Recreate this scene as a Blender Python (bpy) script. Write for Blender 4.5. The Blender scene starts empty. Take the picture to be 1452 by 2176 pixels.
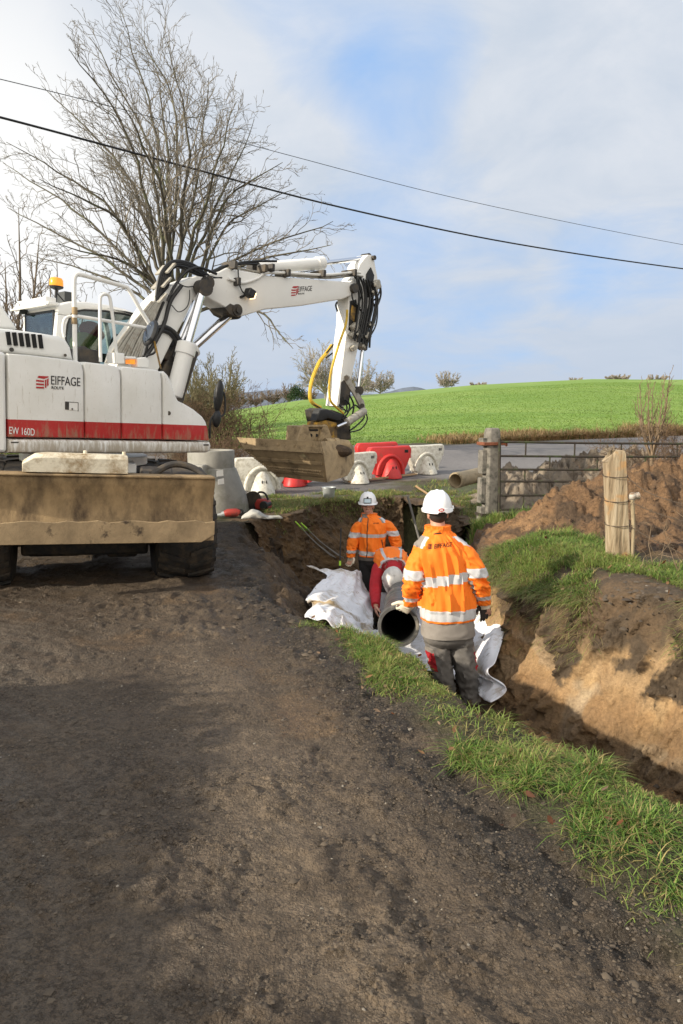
import bpy, bmesh, math, random
import numpy as np
from mathutils import Vector, Matrix, noise as mnoise

random.seed(7)
rng = np.random.default_rng(7)
R = math.radians
sc = bpy.context.scene
col = sc.collection

# ------------------------------------------------------------------ camera
CAM = Vector((0.0, 0.0, 1.65))
TILT = R(8.35)
FPX = 24.0 / 36.0 * 2176.0
cd = bpy.data.cameras.new("camera")
cd.sensor_fit = 'VERTICAL'
cd.sensor_height = 36.0
cd.sensor_width = 24.0
cd.lens = 24.0
cd.clip_start = 0.05
cd.clip_end = 6000.0
cam = bpy.data.objects.new("camera", cd)
cam.location = CAM
cam.rotation_euler = (R(90) - TILT, 0, 0)
col.objects.link(cam)
sc.camera = cam

# ------------------------------------------------------------------ light
SUN_AZ = Vector((-0.90, -0.43)).normalized()      # horizontal direction towards the sun
SUN_EL = R(24.0)
sun_dir = Vector((SUN_AZ.x * math.cos(SUN_EL), SUN_AZ.y * math.cos(SUN_EL), math.sin(SUN_EL)))
sd = bpy.data.lights.new("sun", 'SUN')
sd.energy = 4.9
sd.angle = R(0.6)
sd.color = (1.0, 0.90, 0.74)
sun = bpy.data.objects.new("sun", sd)
sun.rotation_euler = sun_dir.to_track_quat('Z', 'Y').to_euler()
sun.location = (-20, -10, 20)
col.objects.link(sun)

sc.view_settings.view_transform = 'Standard'
sc.view_settings.look = 'None'
sc.view_settings.exposure = 0.35
sc.view_settings.gamma = 1.0
sc.view_settings.use_curve_mapping = False

world = bpy.data.worlds.new("World")
sc.world = world
world.use_nodes = True


def NT(tree):
    nodes, links = tree.nodes, tree.links

    def n(kind, inputs=None, **props):
        nd = nodes.new(kind)
        for k, v in props.items():
            setattr(nd, k, v)
        if inputs:
            for k, v in inputs.items():
                s = nd.inputs[k]
                if isinstance(v, bpy.types.NodeSocket):
                    links.new(v, s)
                else:
                    s.default_value = v
        return nd
    return n


def ramp(n, fac, stops, interp='LINEAR'):
    nd = n('ShaderNodeValToRGB', {'Fac': fac})
    cr = nd.color_ramp
    cr.interpolation = interp
    while len(cr.elements) < len(stops):
        cr.elements.new(0.5)
    for e, (p, c) in zip(cr.elements, stops):
        e.position = p
        e.color = (c, c, c, 1) if not isinstance(c, (tuple, list)) else (*c[:3], 1)
    return nd.outputs['Color']


def mix(n, fac, a, b, blend='MIX'):
    nd = n('ShaderNodeMix', data_type='RGBA', blend_type=blend)
    lk = nd.id_data.links
    for idx, v in ((0, fac), (6, a), (7, b)):
        s = nd.inputs[idx]
        if isinstance(v, bpy.types.NodeSocket):
            lk.new(v, s)
        elif idx == 0:
            s.default_value = v
        else:
            s.default_value = (*v[:3], 1)
    return nd.outputs[2]


def math_(n, op, a, b=0.0, c=0.0, clamp=False):
    nd = n('ShaderNodeMath', operation=op, use_clamp=clamp)
    lk = nd.id_data.links
    for i, v in enumerate((a, b, c)):
        if isinstance(v, bpy.types.NodeSocket):
            lk.new(v, nd.inputs[i])
        else:
            nd.inputs[i].default_value = v
    return nd.outputs[0]


def ray(px, py):
    u = (px - 726.0) / FPX
    v = (1088.0 - py) / FPX
    return Vector((u, math.cos(TILT) + v * math.sin(TILT), -math.sin(TILT) + v * math.cos(TILT)))


def P(px, py, Y):
    d = ray(px, py)
    return CAM + d * (Y / d.y)


def G(px, py, z=0.0):
    d = ray(px, py)
    return CAM + d * ((z - CAM.z) / d.z)


def build_world():
    t = world.node_tree
    t.nodes.clear()
    n = NT(t)
    sky = n('ShaderNodeTexSky', sky_type='NISHITA', sun_disc=False)
    sky.sun_elevation = SUN_EL
    sky.sun_rotation = math.atan2(SUN_AZ.x, SUN_AZ.y)
    sky.altitude = 50
    sky.air_density = 1.0
    sky.dust_density = 0.6
    tc = n('ShaderNodeTexCoord')
    d = tc.outputs['Generated']
    sep = n('ShaderNodeSeparateXYZ', {0: d})
    # project the cloud deck on a plane above so that clouds flatten to the horizon
    zz = math_(n, 'ADD', math_(n, 'MAXIMUM', sep.outputs['Z'], 0.0), 0.22)
    cx = math_(n, 'DIVIDE', sep.outputs['X'], zz)
    cy = math_(n, 'DIVIDE', sep.outputs['Y'], zz)
    cv = n('ShaderNodeCombineXYZ', {0: cx, 1: cy, 2: 0.0}).outputs[0]
    n1 = n('ShaderNodeTexNoise', {'Vector': cv, 'Scale': 1.15, 'Detail': 7.0, 'Roughness': 0.52, 'Distortion': 0.35})
    n2 = n('ShaderNodeTexNoise', {'Vector': cv, 'Scale': 2.9, 'Detail': 8.0, 'Roughness': 0.60, 'Distortion': 0.5})
    cover = math_(n, 'ADD', math_(n, 'MULTIPLY', n1.outputs[0], 0.62), math_(n, 'MULTIPLY', n2.outputs[0], 0.38))

    def patch(px, py, width, gain):
        dv = ray(px, py).normalized()
        dot = n('ShaderNodeVectorMath', {0: d, 1: dv}, operation='DOT_PRODUCT').outputs['Value']
        mr = n('ShaderNodeMapRange', {'Value': dot, 'From Min': math.cos(R(width)), 'From Max': 1.0, 'To Min': 0.0, 'To Max': gain},
               interpolation_type='SMOOTHSTEP')
        return mr.outputs[0]
    cloud = cover
    for a in ((870, 178, 6.5, -0.20), (640, 40, 8, -0.15), (760, 60, 6, 0.06), (1000, 330, 8, 0.05), (1350, 555, 7, -0.26), (1050, 600, 11, -0.12), (800, 420, 8, -0.05),
              (720, 100, 7, -0.06), (640, 640, 12, -0.06), (150, 420, 24, 0.22), (1300, 280, 15, 0.14), (1250, 760, 16, 0.10), (1400, 60, 12, 0.05), (500, 400, 12, 0.08)):
        cloud = math_(n, 'ADD', cloud, patch(*a))
    fac = ramp(n, cloud, [(0.20, 0.0), (0.38, 0.55), (0.54, 1.0)])
    bright = patch(-160, 460, 19, 0.95)
    bl2 = patch(330, 220, 15, 0.14)
    shade = ramp(n, math_(n, 'ADD', n2.outputs[0], math_(n, 'MULTIPLY', bright, 0.6)), [(0.3, 0.0), (0.75, 1.0)])
    c_lo = (4.6, 5.2, 6.05)
    c_hi = (6.1, 6.35, 6.8)
    cc = mix(n, shade, c_lo, c_hi)
    # lavender grey towards the horizon
    hz = ramp(n, sep.outputs['Z'], [(0.0, 0.0), (0.30, 1.0)])
    cc = mix(n, hz, (4.3, 4.95, 5.95), cc)
    cc = mix(n, math_(n, 'ADD', bright, bl2, clamp=True), cc, (8.2, 8.2, 8.1))
    blue = mix(n, 0.85, sky.outputs[0], (2.9, 4.75, 7.9))
    out = mix(n, fac, blue, cc)
    # added fill light: the unseen sky behind the viewer is brightened
    back = n('ShaderNodeMapRange', {'Value': sep.outputs['Y'], 'From Min': 0.15, 'From Max': -0.75, 'To Min': 0.0, 'To Max': 1.0}, interpolation_type='SMOOTHSTEP').outputs[0]
    out = mix(n, math_(n, 'MULTIPLY', back, 0.92), out, (13.6, 12.8, 11.6))
    bg = n('ShaderNodeBackground', {'Color': out, 'Strength': 0.10})
    o = n('ShaderNodeOutputWorld', {'Surface': bg.outputs[0]})


build_world()


# ------------------------------------------------------------------ object helpers
def tag(o, label=None, cat=None, group=None, kind=None):
    if label:
        o['label'] = label
    if cat:
        o['category'] = cat
    if group:
        o['group'] = group
    if kind:
        o['kind'] = kind
    return o


def empty(name, M=None, label=None, cat=None, group=None):
    o = bpy.data.objects.new(name, None)
    o.empty_display_size = 0.2
    col.objects.link(o)
    if M is not None:
        o.matrix_world = M
    return tag(o, label, cat, group)


def frame_from_axis(d, up=Vector((0, 0, 1))):
    d = d.normalized()
    if abs(d.dot(up)) > 0.98:
        up = Vector((0, 1, 0)) if abs(d.y) < 0.9 else Vector((1, 0, 0))
    a = d.cross(up).normalized()
    b = a.cross(d).normalized()
    return a, b


class MB:
    """collects geometry and links it as ONE mesh object"""

    def __init__(self, M=None):
        self.v, self.f, self.m, self.g = [], [], [], []
        self.M = M

    def add(self, verts, faces, mi=0):
        o = len(self.v)
        self.g.append((o, len(self.f)))
        if self.M is not None:
            verts = [self.M @ Vector(p) for p in verts]
        self.v.extend([tuple(p) for p in verts])
        self.f.extend([tuple(i + o for i in fc) for fc in faces])
        self.m.extend([mi] * len(faces))
        return self

    def box(self, c, s, rot=None, mi=0, taper=(1, 1)):
        hx, hy, hz = s[0] / 2, s[1] / 2, s[2] / 2
        vs = []
        for z in (-1, 1):
            kx, ky = (taper if z > 0 else (1, 1))
            for x, y in ((-1, -1), (1, -1), (1, 1), (-1, 1)):
                vs.append(Vector((x * hx * kx, y * hy * ky, z * hz)))
        if rot is not None:
            vs = [rot @ p for p in vs]
        c = Vector(c)
        vs = [p + c for p in vs]
        return self.add(vs, [(3, 2, 1, 0), (4, 5, 6, 7), (0, 1, 5, 4), (1, 2, 6, 5), (2, 3, 7, 6), (3, 0, 4, 7)], mi)

    def prism(self, outline, ext, mi=0, mi_cap=None):
        n = len(outline)
        a = [Vector(p) for p in outline]
        e = Vector(ext)
        b = [p + e for p in a]
        nrm = Vector((0, 0, 0))
        for i in range(n):
            nrm += a[i].cross(a[(i + 1) % n])
        flip = nrm.dot(e) > 0
        f0 = tuple(range(n))
        f1 = tuple(range(n, 2 * n))
        if flip:
            f0 = f0[::-1]
        else:
            f1 = f1[::-1]
        sides = []
        for i in range(n):
            j = (i + 1) % n
            sides.append((i, j, n + j, n + i) if flip else (j, i, n + i, n + j))
        self.add(a + b, [f0, f1] + sides, mi)
        return self

    def tube(self, pts, r, sides=8, mi=0, caps=True, flat=None):
        pts = [Vector(p) for p in pts]
        k = len(pts)
        rs = r if isinstance(r, (list, tuple)) else [r] * k
        vs, fs = [], []
        a = None
        for i in range(k):
            if i == 0:
                d = pts[1] - pts[0]
            elif i == k - 1:
                d = pts[-1] - pts[-2]
            else:
                d = (pts[i + 1] - pts[i]).normalized() + (pts[i] - pts[i - 1]).normalized()
            if d.length < 1e-9:
                d = Vector((0, 0, 1))
            d.normalize()
            if a is None:
                a, b = frame_from_axis(d)
            else:
                a = (a - d * a.dot(d))
                if a.length < 1e-6:
                    a, b = frame_from_axis(d)
                a.normalize()
                b = d.cross(a) * -1
                b = a.cross(d)
            for j in range(sides):
                t = 2 * math.pi * j / sides
                vs.append(pts[i] + (a * math.cos(t) + b * math.sin(t)) * rs[i])
        for i in range(k - 1):
            for j in range(sides):
                j2 = (j + 1) % sides
                fs.append((i * sides + j, i * sides + j2, (i + 1) * sides + j2, (i + 1) * sides + j))
        if caps:
            fs.append(tuple(range(sides))[::-1])
            fs.append(tuple((k - 1) * sides + j for j in range(sides)))
        return self.add(vs, fs, mi)

    def cyl(self, p, q, r, sides=20, mi=0, r2=None):
        return self.tube([p, q], [r, r if r2 is None else r2], sides, mi)

    def lathe(self, prof, base=(0, 0, 0), axis=(0, 0, 1), sides=32, mi=0, ang=2 * math.pi, closed=False):
        """prof: list of (radius, height) from start to end"""
        ax = Vector(axis).normalized()
        a, b = frame_from_axis(ax)
        base = Vector(base)
        vs, fs = [], []
        k = len(prof)
        for r, h in prof:
            for j in range(sides):
                t = ang * j / sides
                vs.append(base + ax * h + (a * math.cos(t) + b * math.sin(t)) * max(r, 1e-5))
        kk = k if closed else k - 1
        for i in range(kk):
            i2 = (i + 1) % k
            for j in range(sides):
                j2 = (j + 1) % sides
                fs.append((i * sides + j, i * sides + j2, i2 * sides + j2, i2 * sides + j))
        if not closed:
            if prof[0][0] > 1e-4:
                fs.append(tuple(range(sides))[::-1])
            if prof[-1][0] > 1e-4:
                fs.append(tuple((k - 1) * sides + j for j in range(sides)))
        return self.add(vs, fs, mi)

    def ball(self, c, r, seg=14, rings=9, mi=0, rot=None):
        c = Vector(c)
        rr = r if isinstance(r, (tuple, list)) else (r, r, r)
        vs, fs = [], []
        for i in range(rings + 1):
            th = math.pi * i / rings
            for j in range(seg):
                ph = 2 * math.pi * j / seg
                p = Vector((rr[0] * math.sin(th) * math.cos(ph), rr[1] * math.sin(th) * math.sin(ph), rr[2] * math.cos(th)))
                if rot is not None:
                    p = rot @ p
                vs.append(c + p)
        for i in range(rings):
            for j in range(seg):
                j2 = (j + 1) % seg
                fs.append((i * seg + j, (i + 1) * seg + j, (i + 1) * seg + j2, i * seg + j2))
        return self.add(vs, fs, mi)

    def loft(self, rings, mi=0, caps=True, closed=True):
        """rings: list of equal-length point lists; mi may be list per ring gap"""
        k, s = len(rings), len(rings[0])
        vs = [p for r_ in rings for p in r_]
        o = len(self.v)
        self.g.append((o, len(self.f)))
        if self.M is not None:
            vs = [self.M @ Vector(p) for p in vs]
        self.v.extend([tuple(p) for p in vs])
        for i in range(k - 1):
            m_ = mi[i] if isinstance(mi, (list, tuple)) else mi
            for j in range(s if closed else s - 1):
                j2 = (j + 1) % s
                self.f.append((o + i * s + j, o + i * s + j2, o + (i + 1) * s + j2, o + (i + 1) * s + j))
                self.m.append(m_)
        if caps:
            m0 = mi[0] if isinstance(mi, (list, tuple)) else mi
            m1 = mi[-1] if isinstance(mi, (list, tuple)) else mi
            self.f.append(tuple(o + j for j in range(s))[::-1])
            self.m.append(m0)
            self.f.append(tuple(o + (k - 1) * s + j for j in range(s)))
            self.m.append(m1)
        return self

    def pillow(self, outline, ext, r=0.012, mi=0, steps=3):
        """flat outline extruded along ext, its first face rounded at the rim by r"""
        a = [Vector(p) for p in outline]
        e = Vector(ext)
        en = e.normalized()
        n = len(a)
        nrm = Vector((0, 0, 0))
        for i in range(n):
            nrm += a[i].cross(a[(i + 1) % n])
        if nrm.dot(e) < 0:
            a = a[::-1]
        # inward normals in the plane
        ins = []
        for i in range(n):
            d1 = (a[i] - a[i - 1]).normalized()
            d2 = (a[(i + 1) % n] - a[i]).normalized()
            n1 = en.cross(d1)
            n2 = en.cross(d2)
            m = n1 + n2
            m = m / max(m.dot(n1), 0.25) if m.length > 1e-6 else n1
            ins.append(m)
        rings = []
        for s in range(steps + 1):
            t = math.pi / 2 * s / steps
            k_in = r * (1 - math.sin(t))
            k_d = r * (1 - math.cos(t))
            rings.append([a[i] + ins[i] * k_in + en * k_d for i in range(n)])
        rings.append([p + e for p in a])
        o = len(self.v)
        self.loft(rings, mi)
        return self

    def each(self, name, mats, parent=None, **kw):
        """every added piece becomes an object of its own"""
        out = []
        ends = self.g[1:] + [(len(self.v), len(self.f))]
        for (v0, f0), (v1, f1) in zip(self.g, ends):
            b = MB()
            b.v = self.v[v0:v1]
            b.f = [tuple(i - v0 for i in f) for f in self.f[f0:f1]]
            b.m = self.m[f0:f1]
            out.append(b.build(name, mats, parent, **kw))
        return out

    def build(self, name, mats, parent=None, smooth=40, bevel=0.0, seg=2, origin=None, solid=0.0, sub=0, fixn=True):
        me = bpy.data.meshes.new(name)
        vs = self.v
        if origin is not None:
            ox = Vector(origin)
            vs = [(p[0] - ox.x, p[1] - ox.y, p[2] - ox.z) for p in vs]
        me.from_pydata(vs, [], self.f)
        if not isinstance(mats, (list, tuple)):
            mats = [mats]
        for m in mats:
            me.materials.append(m)
        if len(mats) > 1:
            me.polygons.foreach_set('material_index', np.array(self.m, dtype=np.int32))
        if len(me.vertices) < 80000 and fixn:
            bm_ = bmesh.new()
            bm_.from_mesh(me)
            bmesh.ops.recalc_face_normals(bm_, faces=bm_.faces)
            bm_.to_mesh(me)
            bm_.free()
        if smooth:
            me.polygons.foreach_set('use_smooth', np.ones(len(me.polygons), dtype=bool))
            try:
                me.set_sharp_from_angle(angle=R(smooth))
            except Exception:
                pass
        me.update()
        o = bpy.data.objects.new(name, me)
        col.objects.link(o)
        if parent is not None:
            o.parent = parent
        if origin is not None:
            o.location = origin
        if solid:
            md = o.modifiers.new('thick', 'SOLIDIFY')
            md.thickness = solid
            md.offset = 0
        if bevel:
            md = o.modifiers.new('bevel', 'BEVEL')
            md.width = bevel
            md.segments = seg
            md.limit_method = 'ANGLE'
            md.angle_limit = R(35)
            md.harden_normals = False
        if sub:
            md = o.modifiers.new('sub', 'SUBSURF')
            md.levels = sub
            md.render_levels = sub
        return o


def catmull(pts, n=8, closed=False):
    pts = [Vector(p) for p in pts]
    out = []
    k = len(pts)
    rng_ = range(k) if closed else range(k - 1)
    for i in rng_:
        p1, p2 = pts[i], pts[(i + 1) % k]
        p0 = pts[i - 1] if (closed or i > 0) else p1 * 2 - p2
        p3 = pts[(i + 2) % k] if (closed or i + 2 < k) else p2 * 2 - p1
        for s in range(n):
            t = s / n
            out.append(0.5 * ((2 * p1) + (p2 - p0) * t + (2 * p0 - 5 * p1 + 4 * p2 - p3) * t * t + (3 * p1 - p0 - 3 * p2 + p3) * t ** 3))
    if not closed:
        out.append(pts[-1])
    return out


def copy_tree(o, parent=None, M=None):
    c = o.copy()
    col.objects.link(c)
    if parent is not None:
        c.parent = parent
    if M is not None:
        c.matrix_world = M
    for ch in o.children:
        copy_tree(ch, c)
    return c


# ------------------------------------------------------------------ materials
MATS = {}


def mat(name, color, rough=0.6, metal=0.0, var=0.0, scale=8.0, bump=0.0, bscale=60.0, dirt=None, spec=0.4, coat=0.0, emit=None, detail=5.0, trans=0.0,
        dirt_lo=0.5, dirt_hi=0.7, dscale=5.0, bdist=0.01, stretch=None):
    """general surface: base colour varied by noise, optional dirt colour in blotches, optional bump"""
    m = bpy.data.materials.new(name)
    m.use_nodes = True
    t = m.node_tree
    t.nodes.clear()
    n = NT(t)
    tc = n('ShaderNodeTexCoord')
    vec = tc.outputs['Object']
    if stretch:
        vec = n('ShaderNodeMapping', {'Vector': vec, 'Scale': stretch}).outputs[0]
    c = (*color, 1)
    nz = n('ShaderNodeTexNoise', {'Vector': vec, 'Scale': scale, 'Detail': detail, 'Roughness': 0.6})
    if var:
        lo = tuple(x * (1 - var) for x in color)
        hi = tuple(min(1, x * (1 + var)) for x in color)
        base = ramp(n, nz.outputs[0], [(0.3, lo), (0.7, hi)])
    else:
        rgb = n('ShaderNodeRGB')
        rgb.outputs[0].default_value = c
        base = rgb.outputs[0]
    ro = rough
    if dirt:
        dz = n('ShaderNodeTexNoise', {'Vector': vec, 'Scale': dscale, 'Detail': 9.0, 'Roughness': 0.68})
        df = ramp(n, dz.outputs[0], [(dirt_lo, 0.0), (dirt_hi, 1.0)])
        base = mix(n, df, base, dirt)
        ro = mix(n, df, (rough,) * 3, (0.9,) * 3)
    b = n('ShaderNodeBsdfPrincipled')
    lk = t.links
    lk.new(base, b.inputs['Base Color'])
    if isinstance(ro, bpy.types.NodeSocket):
        lk.new(ro, b.inputs['Roughness'])
    else:
        b.inputs['Roughness'].default_value = ro
    b.inputs['Metallic'].default_value = metal
    b.inputs['Specular IOR Level'].default_value = spec
    b.inputs['Coat Weight'].default_value = coat
    b.inputs['Transmission Weight'].default_value = trans
    if emit:
        b.inputs['Emission Color'].default_value = (*emit[0], 1)
        b.inputs['Emission Strength'].default_value = emit[1]
    if bump:
        bz = n('ShaderNodeTexNoise', {'Vector': vec, 'Scale': bscale, 'Detail': 6.0, 'Roughness': 0.65})
        bp_ = n('ShaderNodeBump', {'Height': bz.outputs[0], 'Strength': bump, 'Distance': bdist})
        lk.new(bp_.outputs[0], b.inputs['Normal'])
    n('ShaderNodeOutputMaterial', {'Surface': b.outputs[0]})
    MATS[name] = m
    return m


# ------------------------------------------------------------------ numpy noise
_perm = np.random.default_rng(3).permutation(4096)
_vals = np.random.default_rng(4).random(4096)


def vnoise(x, y):
    xi = np.floor(x).astype(np.int64)
    yi = np.floor(y).astype(np.int64)
    fx = x - xi
    fy = y - yi
    fx = fx * fx * fx * (fx * (fx * 6 - 15) + 10)
    fy = fy * fy * fy * (fy * (fy * 6 - 15) + 10)

    def h(a, b):
        return _vals[_perm[(_perm[a & 4095] + b) & 4095]]
    v00, v10, v01, v11 = h(xi, yi), h(xi + 1, yi), h(xi, yi + 1), h(xi + 1, yi + 1)
    return (v00 * (1 - fx) + v10 * fx) * (1 - fy) + (v01 * (1 - fx) + v11 * fx) * fy


def fbm(x, y, f=1.0, octs=4, gain=0.5):
    s, a, tot = 0.0, 1.0, 0.0
    for i in range(octs):
        s = s + a * vnoise(x * f + 17.3 * i, y * f - 9.1 * i)
        tot += a
        a *= gain
        f *= 2.03
    return s / tot


def sstep(a, b, x):
    t = np.clip((x - a) / (b - a), 0, 1)
    return t * t * (3 - 2 * t)


# ------------------------------------------------------------------ terrain
# road axis heading: 21 degrees to the left of the view; q = distance right of the axis through the camera
ROAD = Vector((-math.sin(R(21)), math.cos(R(21)), 0))
RR = Vector((math.cos(R(21)), math.sin(R(21)), 0))

# upper rim of the excavation: (x, y, width of the slope below that rim vertex)
RIM = [(2.9, 0.5, .25), (1.44, 2.68, .2), (1.24, 2.97, .2), (.98, 3.33, .2), (.74, 3.58, .16), (.64, 3.88, .14), (.50, 4.42, .14), (.22, 4.80, .16), (-.28, 5.30, .45), (-.55, 6.0, 1.1), (-.82, 7.0, 1.35),
       (-1.12, 8.3, 1.35), (-1.40, 9.6, 1.2), (-1.45, 10.5, .7), (-.97, 11.25, .4), (-.31, 12.5, .3), (.88, 13.2, .3), (2.0, 13.0, .3), (2.15, 11.6, .25),
       (1.95, 10.3, .3), (2.0, 9.3, .5), (1.75, 8.2, .5), (1.5, 7.3, .3), (1.47, 6.5, .16), (1.73, 5.85, .14), (2.05, 5.12, .2), (2.42, 4.55, .25), (2.8, 3.7, .3), (4.6, .6, .4)]


def rim_sd(x, y):
    """signed distance to the rim (positive inside) and the slope width there"""
    n = len(RIM)
    best = np.full(x.shape, 1e9)
    wsum = np.zeros(x.shape)
    wacc = np.zeros(x.shape)
    inside = np.zeros(x.shape, dtype=bool)
    for i in range(n):
        x0, y0, w0 = RIM[i]
        x1, y1, w1 = RIM[(i + 1) % n]
        dx, dy = x1 - x0, y1 - y0
        t = np.clip(((x - x0) * dx + (y - y0) * dy) / (dx * dx + dy * dy), 0, 1)
        d = np.hypot(x - (x0 + dx * t), y - (y0 + dy * t))
        k = 1.0 / (d + 0.03) ** 4
        wsum += k * (w0 + (w1 - w0) * t)
        wacc += k
        best = np.minimum(best, d)
        with np.errstate(divide='ignore', invalid='ignore'):
            c = ((y0 > y) != (y1 > y)) & (x < dx * (y - y0) / (dy if dy else 1e-9) + x0)
        inside ^= c
    return np.where(inside, best, -best), wsum / wacc


def road_near(x):       # near edge (y) of the crossing lane
    return 15.6 + 0.18 * x + 0.004 * x * x


def road_far(x):
    return 22.6 + 0.30 * x + 0.006 * x * x


SKY_PTS = [(-900, 880), (300, 880), (480, 874), (640, 853), (800, 842), (1000, 825), (1250, 812), (1452, 812), (2600, 830)]
_su = np.array([(a - 726) / FPX / 1.0 for a, b in SKY_PTS])
_sv = np.array([(-math.sin(TILT) + (1088 - b) / FPX * math.cos(TILT)) / (math.cos(TILT) + (1088 - b) / FPX * math.sin(TILT)) for a, b in SKY_PTS])
CREST = 105.0


def far_base(x, y):
    z = 0.55 * sstep(14.0, 26.0, y) + 0.25 * sstep(0, 25, x) * sstep(14, 24, y)
    return z


def field_z(x, y):
    u = x / np.maximum(y, 1.0)
    H = CAM.z + np.interp(u, _su, _sv) * CREST
    yf = road_far(np.clip(x, -25, 40)) + 1.0
    s = np.clip((y - yf) / (CREST - yf), 0, 1.0)
    s = s * 0.75 + 0.25 * s * s * (3 - 2 * s)
    zb = far_base(x, np.minimum(y, yf))
    z = zb + (H - zb) * np.sin(s * math.pi / 2) ** 0.95
    z = z - np.clip(y - CREST, 0, 300) * 0.055
    return z


def ground_base(x, y):
    q = x * RR.x + y * RR.y
    along = x * ROAD.x + y * ROAD.y
    z = -0.035 * np.clip(q, -2.5, 1.6) * (1 - sstep(10.5, 13.5, y))
    # verge stands a little proud, then bank rises on the right
    z = z + 0.05 * sstep(1.55, 1.85, q) * (1 - sstep(5.0, 6.0, y)) * (1 - sstep(1.5, 3.0, x))
    z = z + 0.36 * sstep(1.75, 2.35, x + 0.12 * (y - 5.2)) * sstep(3.0, 4.6, y) * (1 - sstep(7.0, 8.2, y))
    z = z + 0.10 * np.exp(-((x - 1.75) / .3) ** 2 - ((y - 6.5) / .7) ** 2)
    # spoil mound in front of the gate
    mx, my = x - 4.35, y - 8.75
    z = z + 0.95 * np.exp(-(np.abs(mx / 1.55) ** 2.4) - (np.abs(my / .98) ** 2.2)) * (x > 0)
    z = z + 0.30 * np.exp(-((x - 2.75) / .75) ** 2 - ((y - 8.6) / .6) ** 2)
    z = np.where(y > 13, z + far_base(x, y), z)
    return z


def ground_z(x, y, detail=True, open_bank=False):
    x = np.asarray(x, dtype=float)
    y = np.asarray(y, dtype=float)
    z = ground_base(x, y)
    wob = (fbm(x, y, 2.2, 3) - .5) * .30 + (fbm(x, y, 9, 3) - .5) * .12
    near = (x > -3.5) & (x < 6) & (y > .2) & (y < 15)
    sd = np.full(x.shape, -9.0)
    w = np.full(x.shape, .3)
    if near.any():
        a, b = rim_sd(x[near], y[near])
        sd[near], w[near] = a, b
    sdw = sd + wob * np.clip(w / .3, .5, 1.6) * np.where((x > 2.05 + (3.6 - y) * .60) & (y < 7.4), .12, 1.0)
    if open_bank:                                      # the trench_wall sheet lies in front here
        sdw = sdw + .40 * far_bank(x, y) * sstep(7.0, 6.4, y) * near
        sdw = sdw + .30 * sstep(10.75, 11.15, y) * sstep(2.6, 2.3, x) * near
    floor = -0.86 - 0.36 * sstep(5.2, 9.0, y) + .10 * sstep(4.6, 3.0, y) + (fbm(x, y, 3, 4) - .5) * .16
    k = np.clip(sdw / w, 0, 1)
    k = np.where(w > .6, k ** .9, k * k * (3 - 2 * k) * .5 + k * .5)
    terr = (fbm(x, y, 2.6, 4, .6) - .5) * .8 * np.clip(w - .5, 0, 1) * k * (1 - k) * 4
    z = z * (1 - k) + (floor + terr) * k
    zone = field_zone(x, y)
    z = np.where(zone, field_z(x, y), z)
    if detail:
        z = z + micro(x, y, sdw, k)
    return z


def far_bank(x, y):
    return sstep(-.15, .15, x - (2.05 + (3.6 - y) * .60))


def field_zone(x, y):
    return y > road_far(np.clip(x, -25, 40)) + 1.0


def micro(x, y, sd, k):
    """mud relief, clods and ruts"""
    q = x * RR.x + y * RR.y
    al = x * ROAD.x + y * ROAD.y
    near = 1 - sstep(9, 16, y)
    a = 0.0
    rd = 1 - sstep(1.2, 1.7, q)
    # tyre-smeared crust: ridges stretched across the wheel tracks
    f = fbm(q * .8 + al * .15, al, 5.5, 4)
    cr = np.clip(f - .52, 0, 1) * sstep(.44, .54, fbm(x + 31, y, 1.3, 3)) * 0.04
    a = a + rd * cr
    a = a + rd * (fbm(x, y, 17, 4, .62) - .5) * .016
    pat = sstep(.55, .72, fbm(x - 7, y + 3, 2.6, 3))
    a = a + rd * pat * np.clip(fbm(x, y, 24, 4, .6) - .46, 0, 1) * .055
    rad = np.hypot(x + 4.2, y - .2)
    a = a + rd * (fbm(rad * 14, np.arctan2(y - .2, x + 4.2) * 2.2, 1.0, 3) - .5) * .012 * sstep(.30, -.5, q)
    # torn crust: thin plates with sharp edges, dragged along the tracks
    fq = fbm(q * 1.0 + .25 * fbm(x, y, 3, 2), al * .62, 8.5, 5, .62)
    fk = sstep(.36, .58, fbm(x + 50, y, 1.15, 4))
    a = a + rd * fk * (sstep(.52, .55, fq) * .008 + sstep(.60, .625, fq) * .010)
    fq2 = fbm(x + 5, y - 8, 19, 4, .62)
    a = a + rd * (.25 + .75 * fk) * sstep(.56, .60, fq2) * .006
    # rough edge of the road and the verge
    ed = np.exp(-((q - 1.50) / .28) ** 2)
    a = a + ed * (fbm(x, y, 11, 4, .6) - .45) * .085 * (sd < .2)
    a = a - .018 * np.exp(-((q - 1.05) / .09) ** 2)
    # earth
    er = 1 - rd
    a = a + er * (fbm(x, y, 7, 4, .6) - .5) * (.05 + .10 * k)
    md = np.exp(-(((x - 3.9) / 2.2) ** 4) - (((y - 8.7) / 1.6) ** 4))
    md2 = sstep(2.45, 2.9, x) * sstep(6.0, 6.6, y) * (1 - sstep(8.6, 9.2, y))
    a = a + md2 * (np.clip(fbm(x - 3, y, 6, 4, .6) - .45, 0, 1) * .35)
    a = a + md * (np.clip(fbm(x + 3, y, 5, 4, .6) - .42, 0, 1) * .42 + (fbm(x, y, 18, 3) - .5) * .06)
    pit = (k > .05) * (1 - sstep(12, 14, y))
    a = a + pit * (fbm(x, y, 11, 3) - .5) * .06
    # vertical scrape marks of the digger on the sandy face
    return a * near


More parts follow.
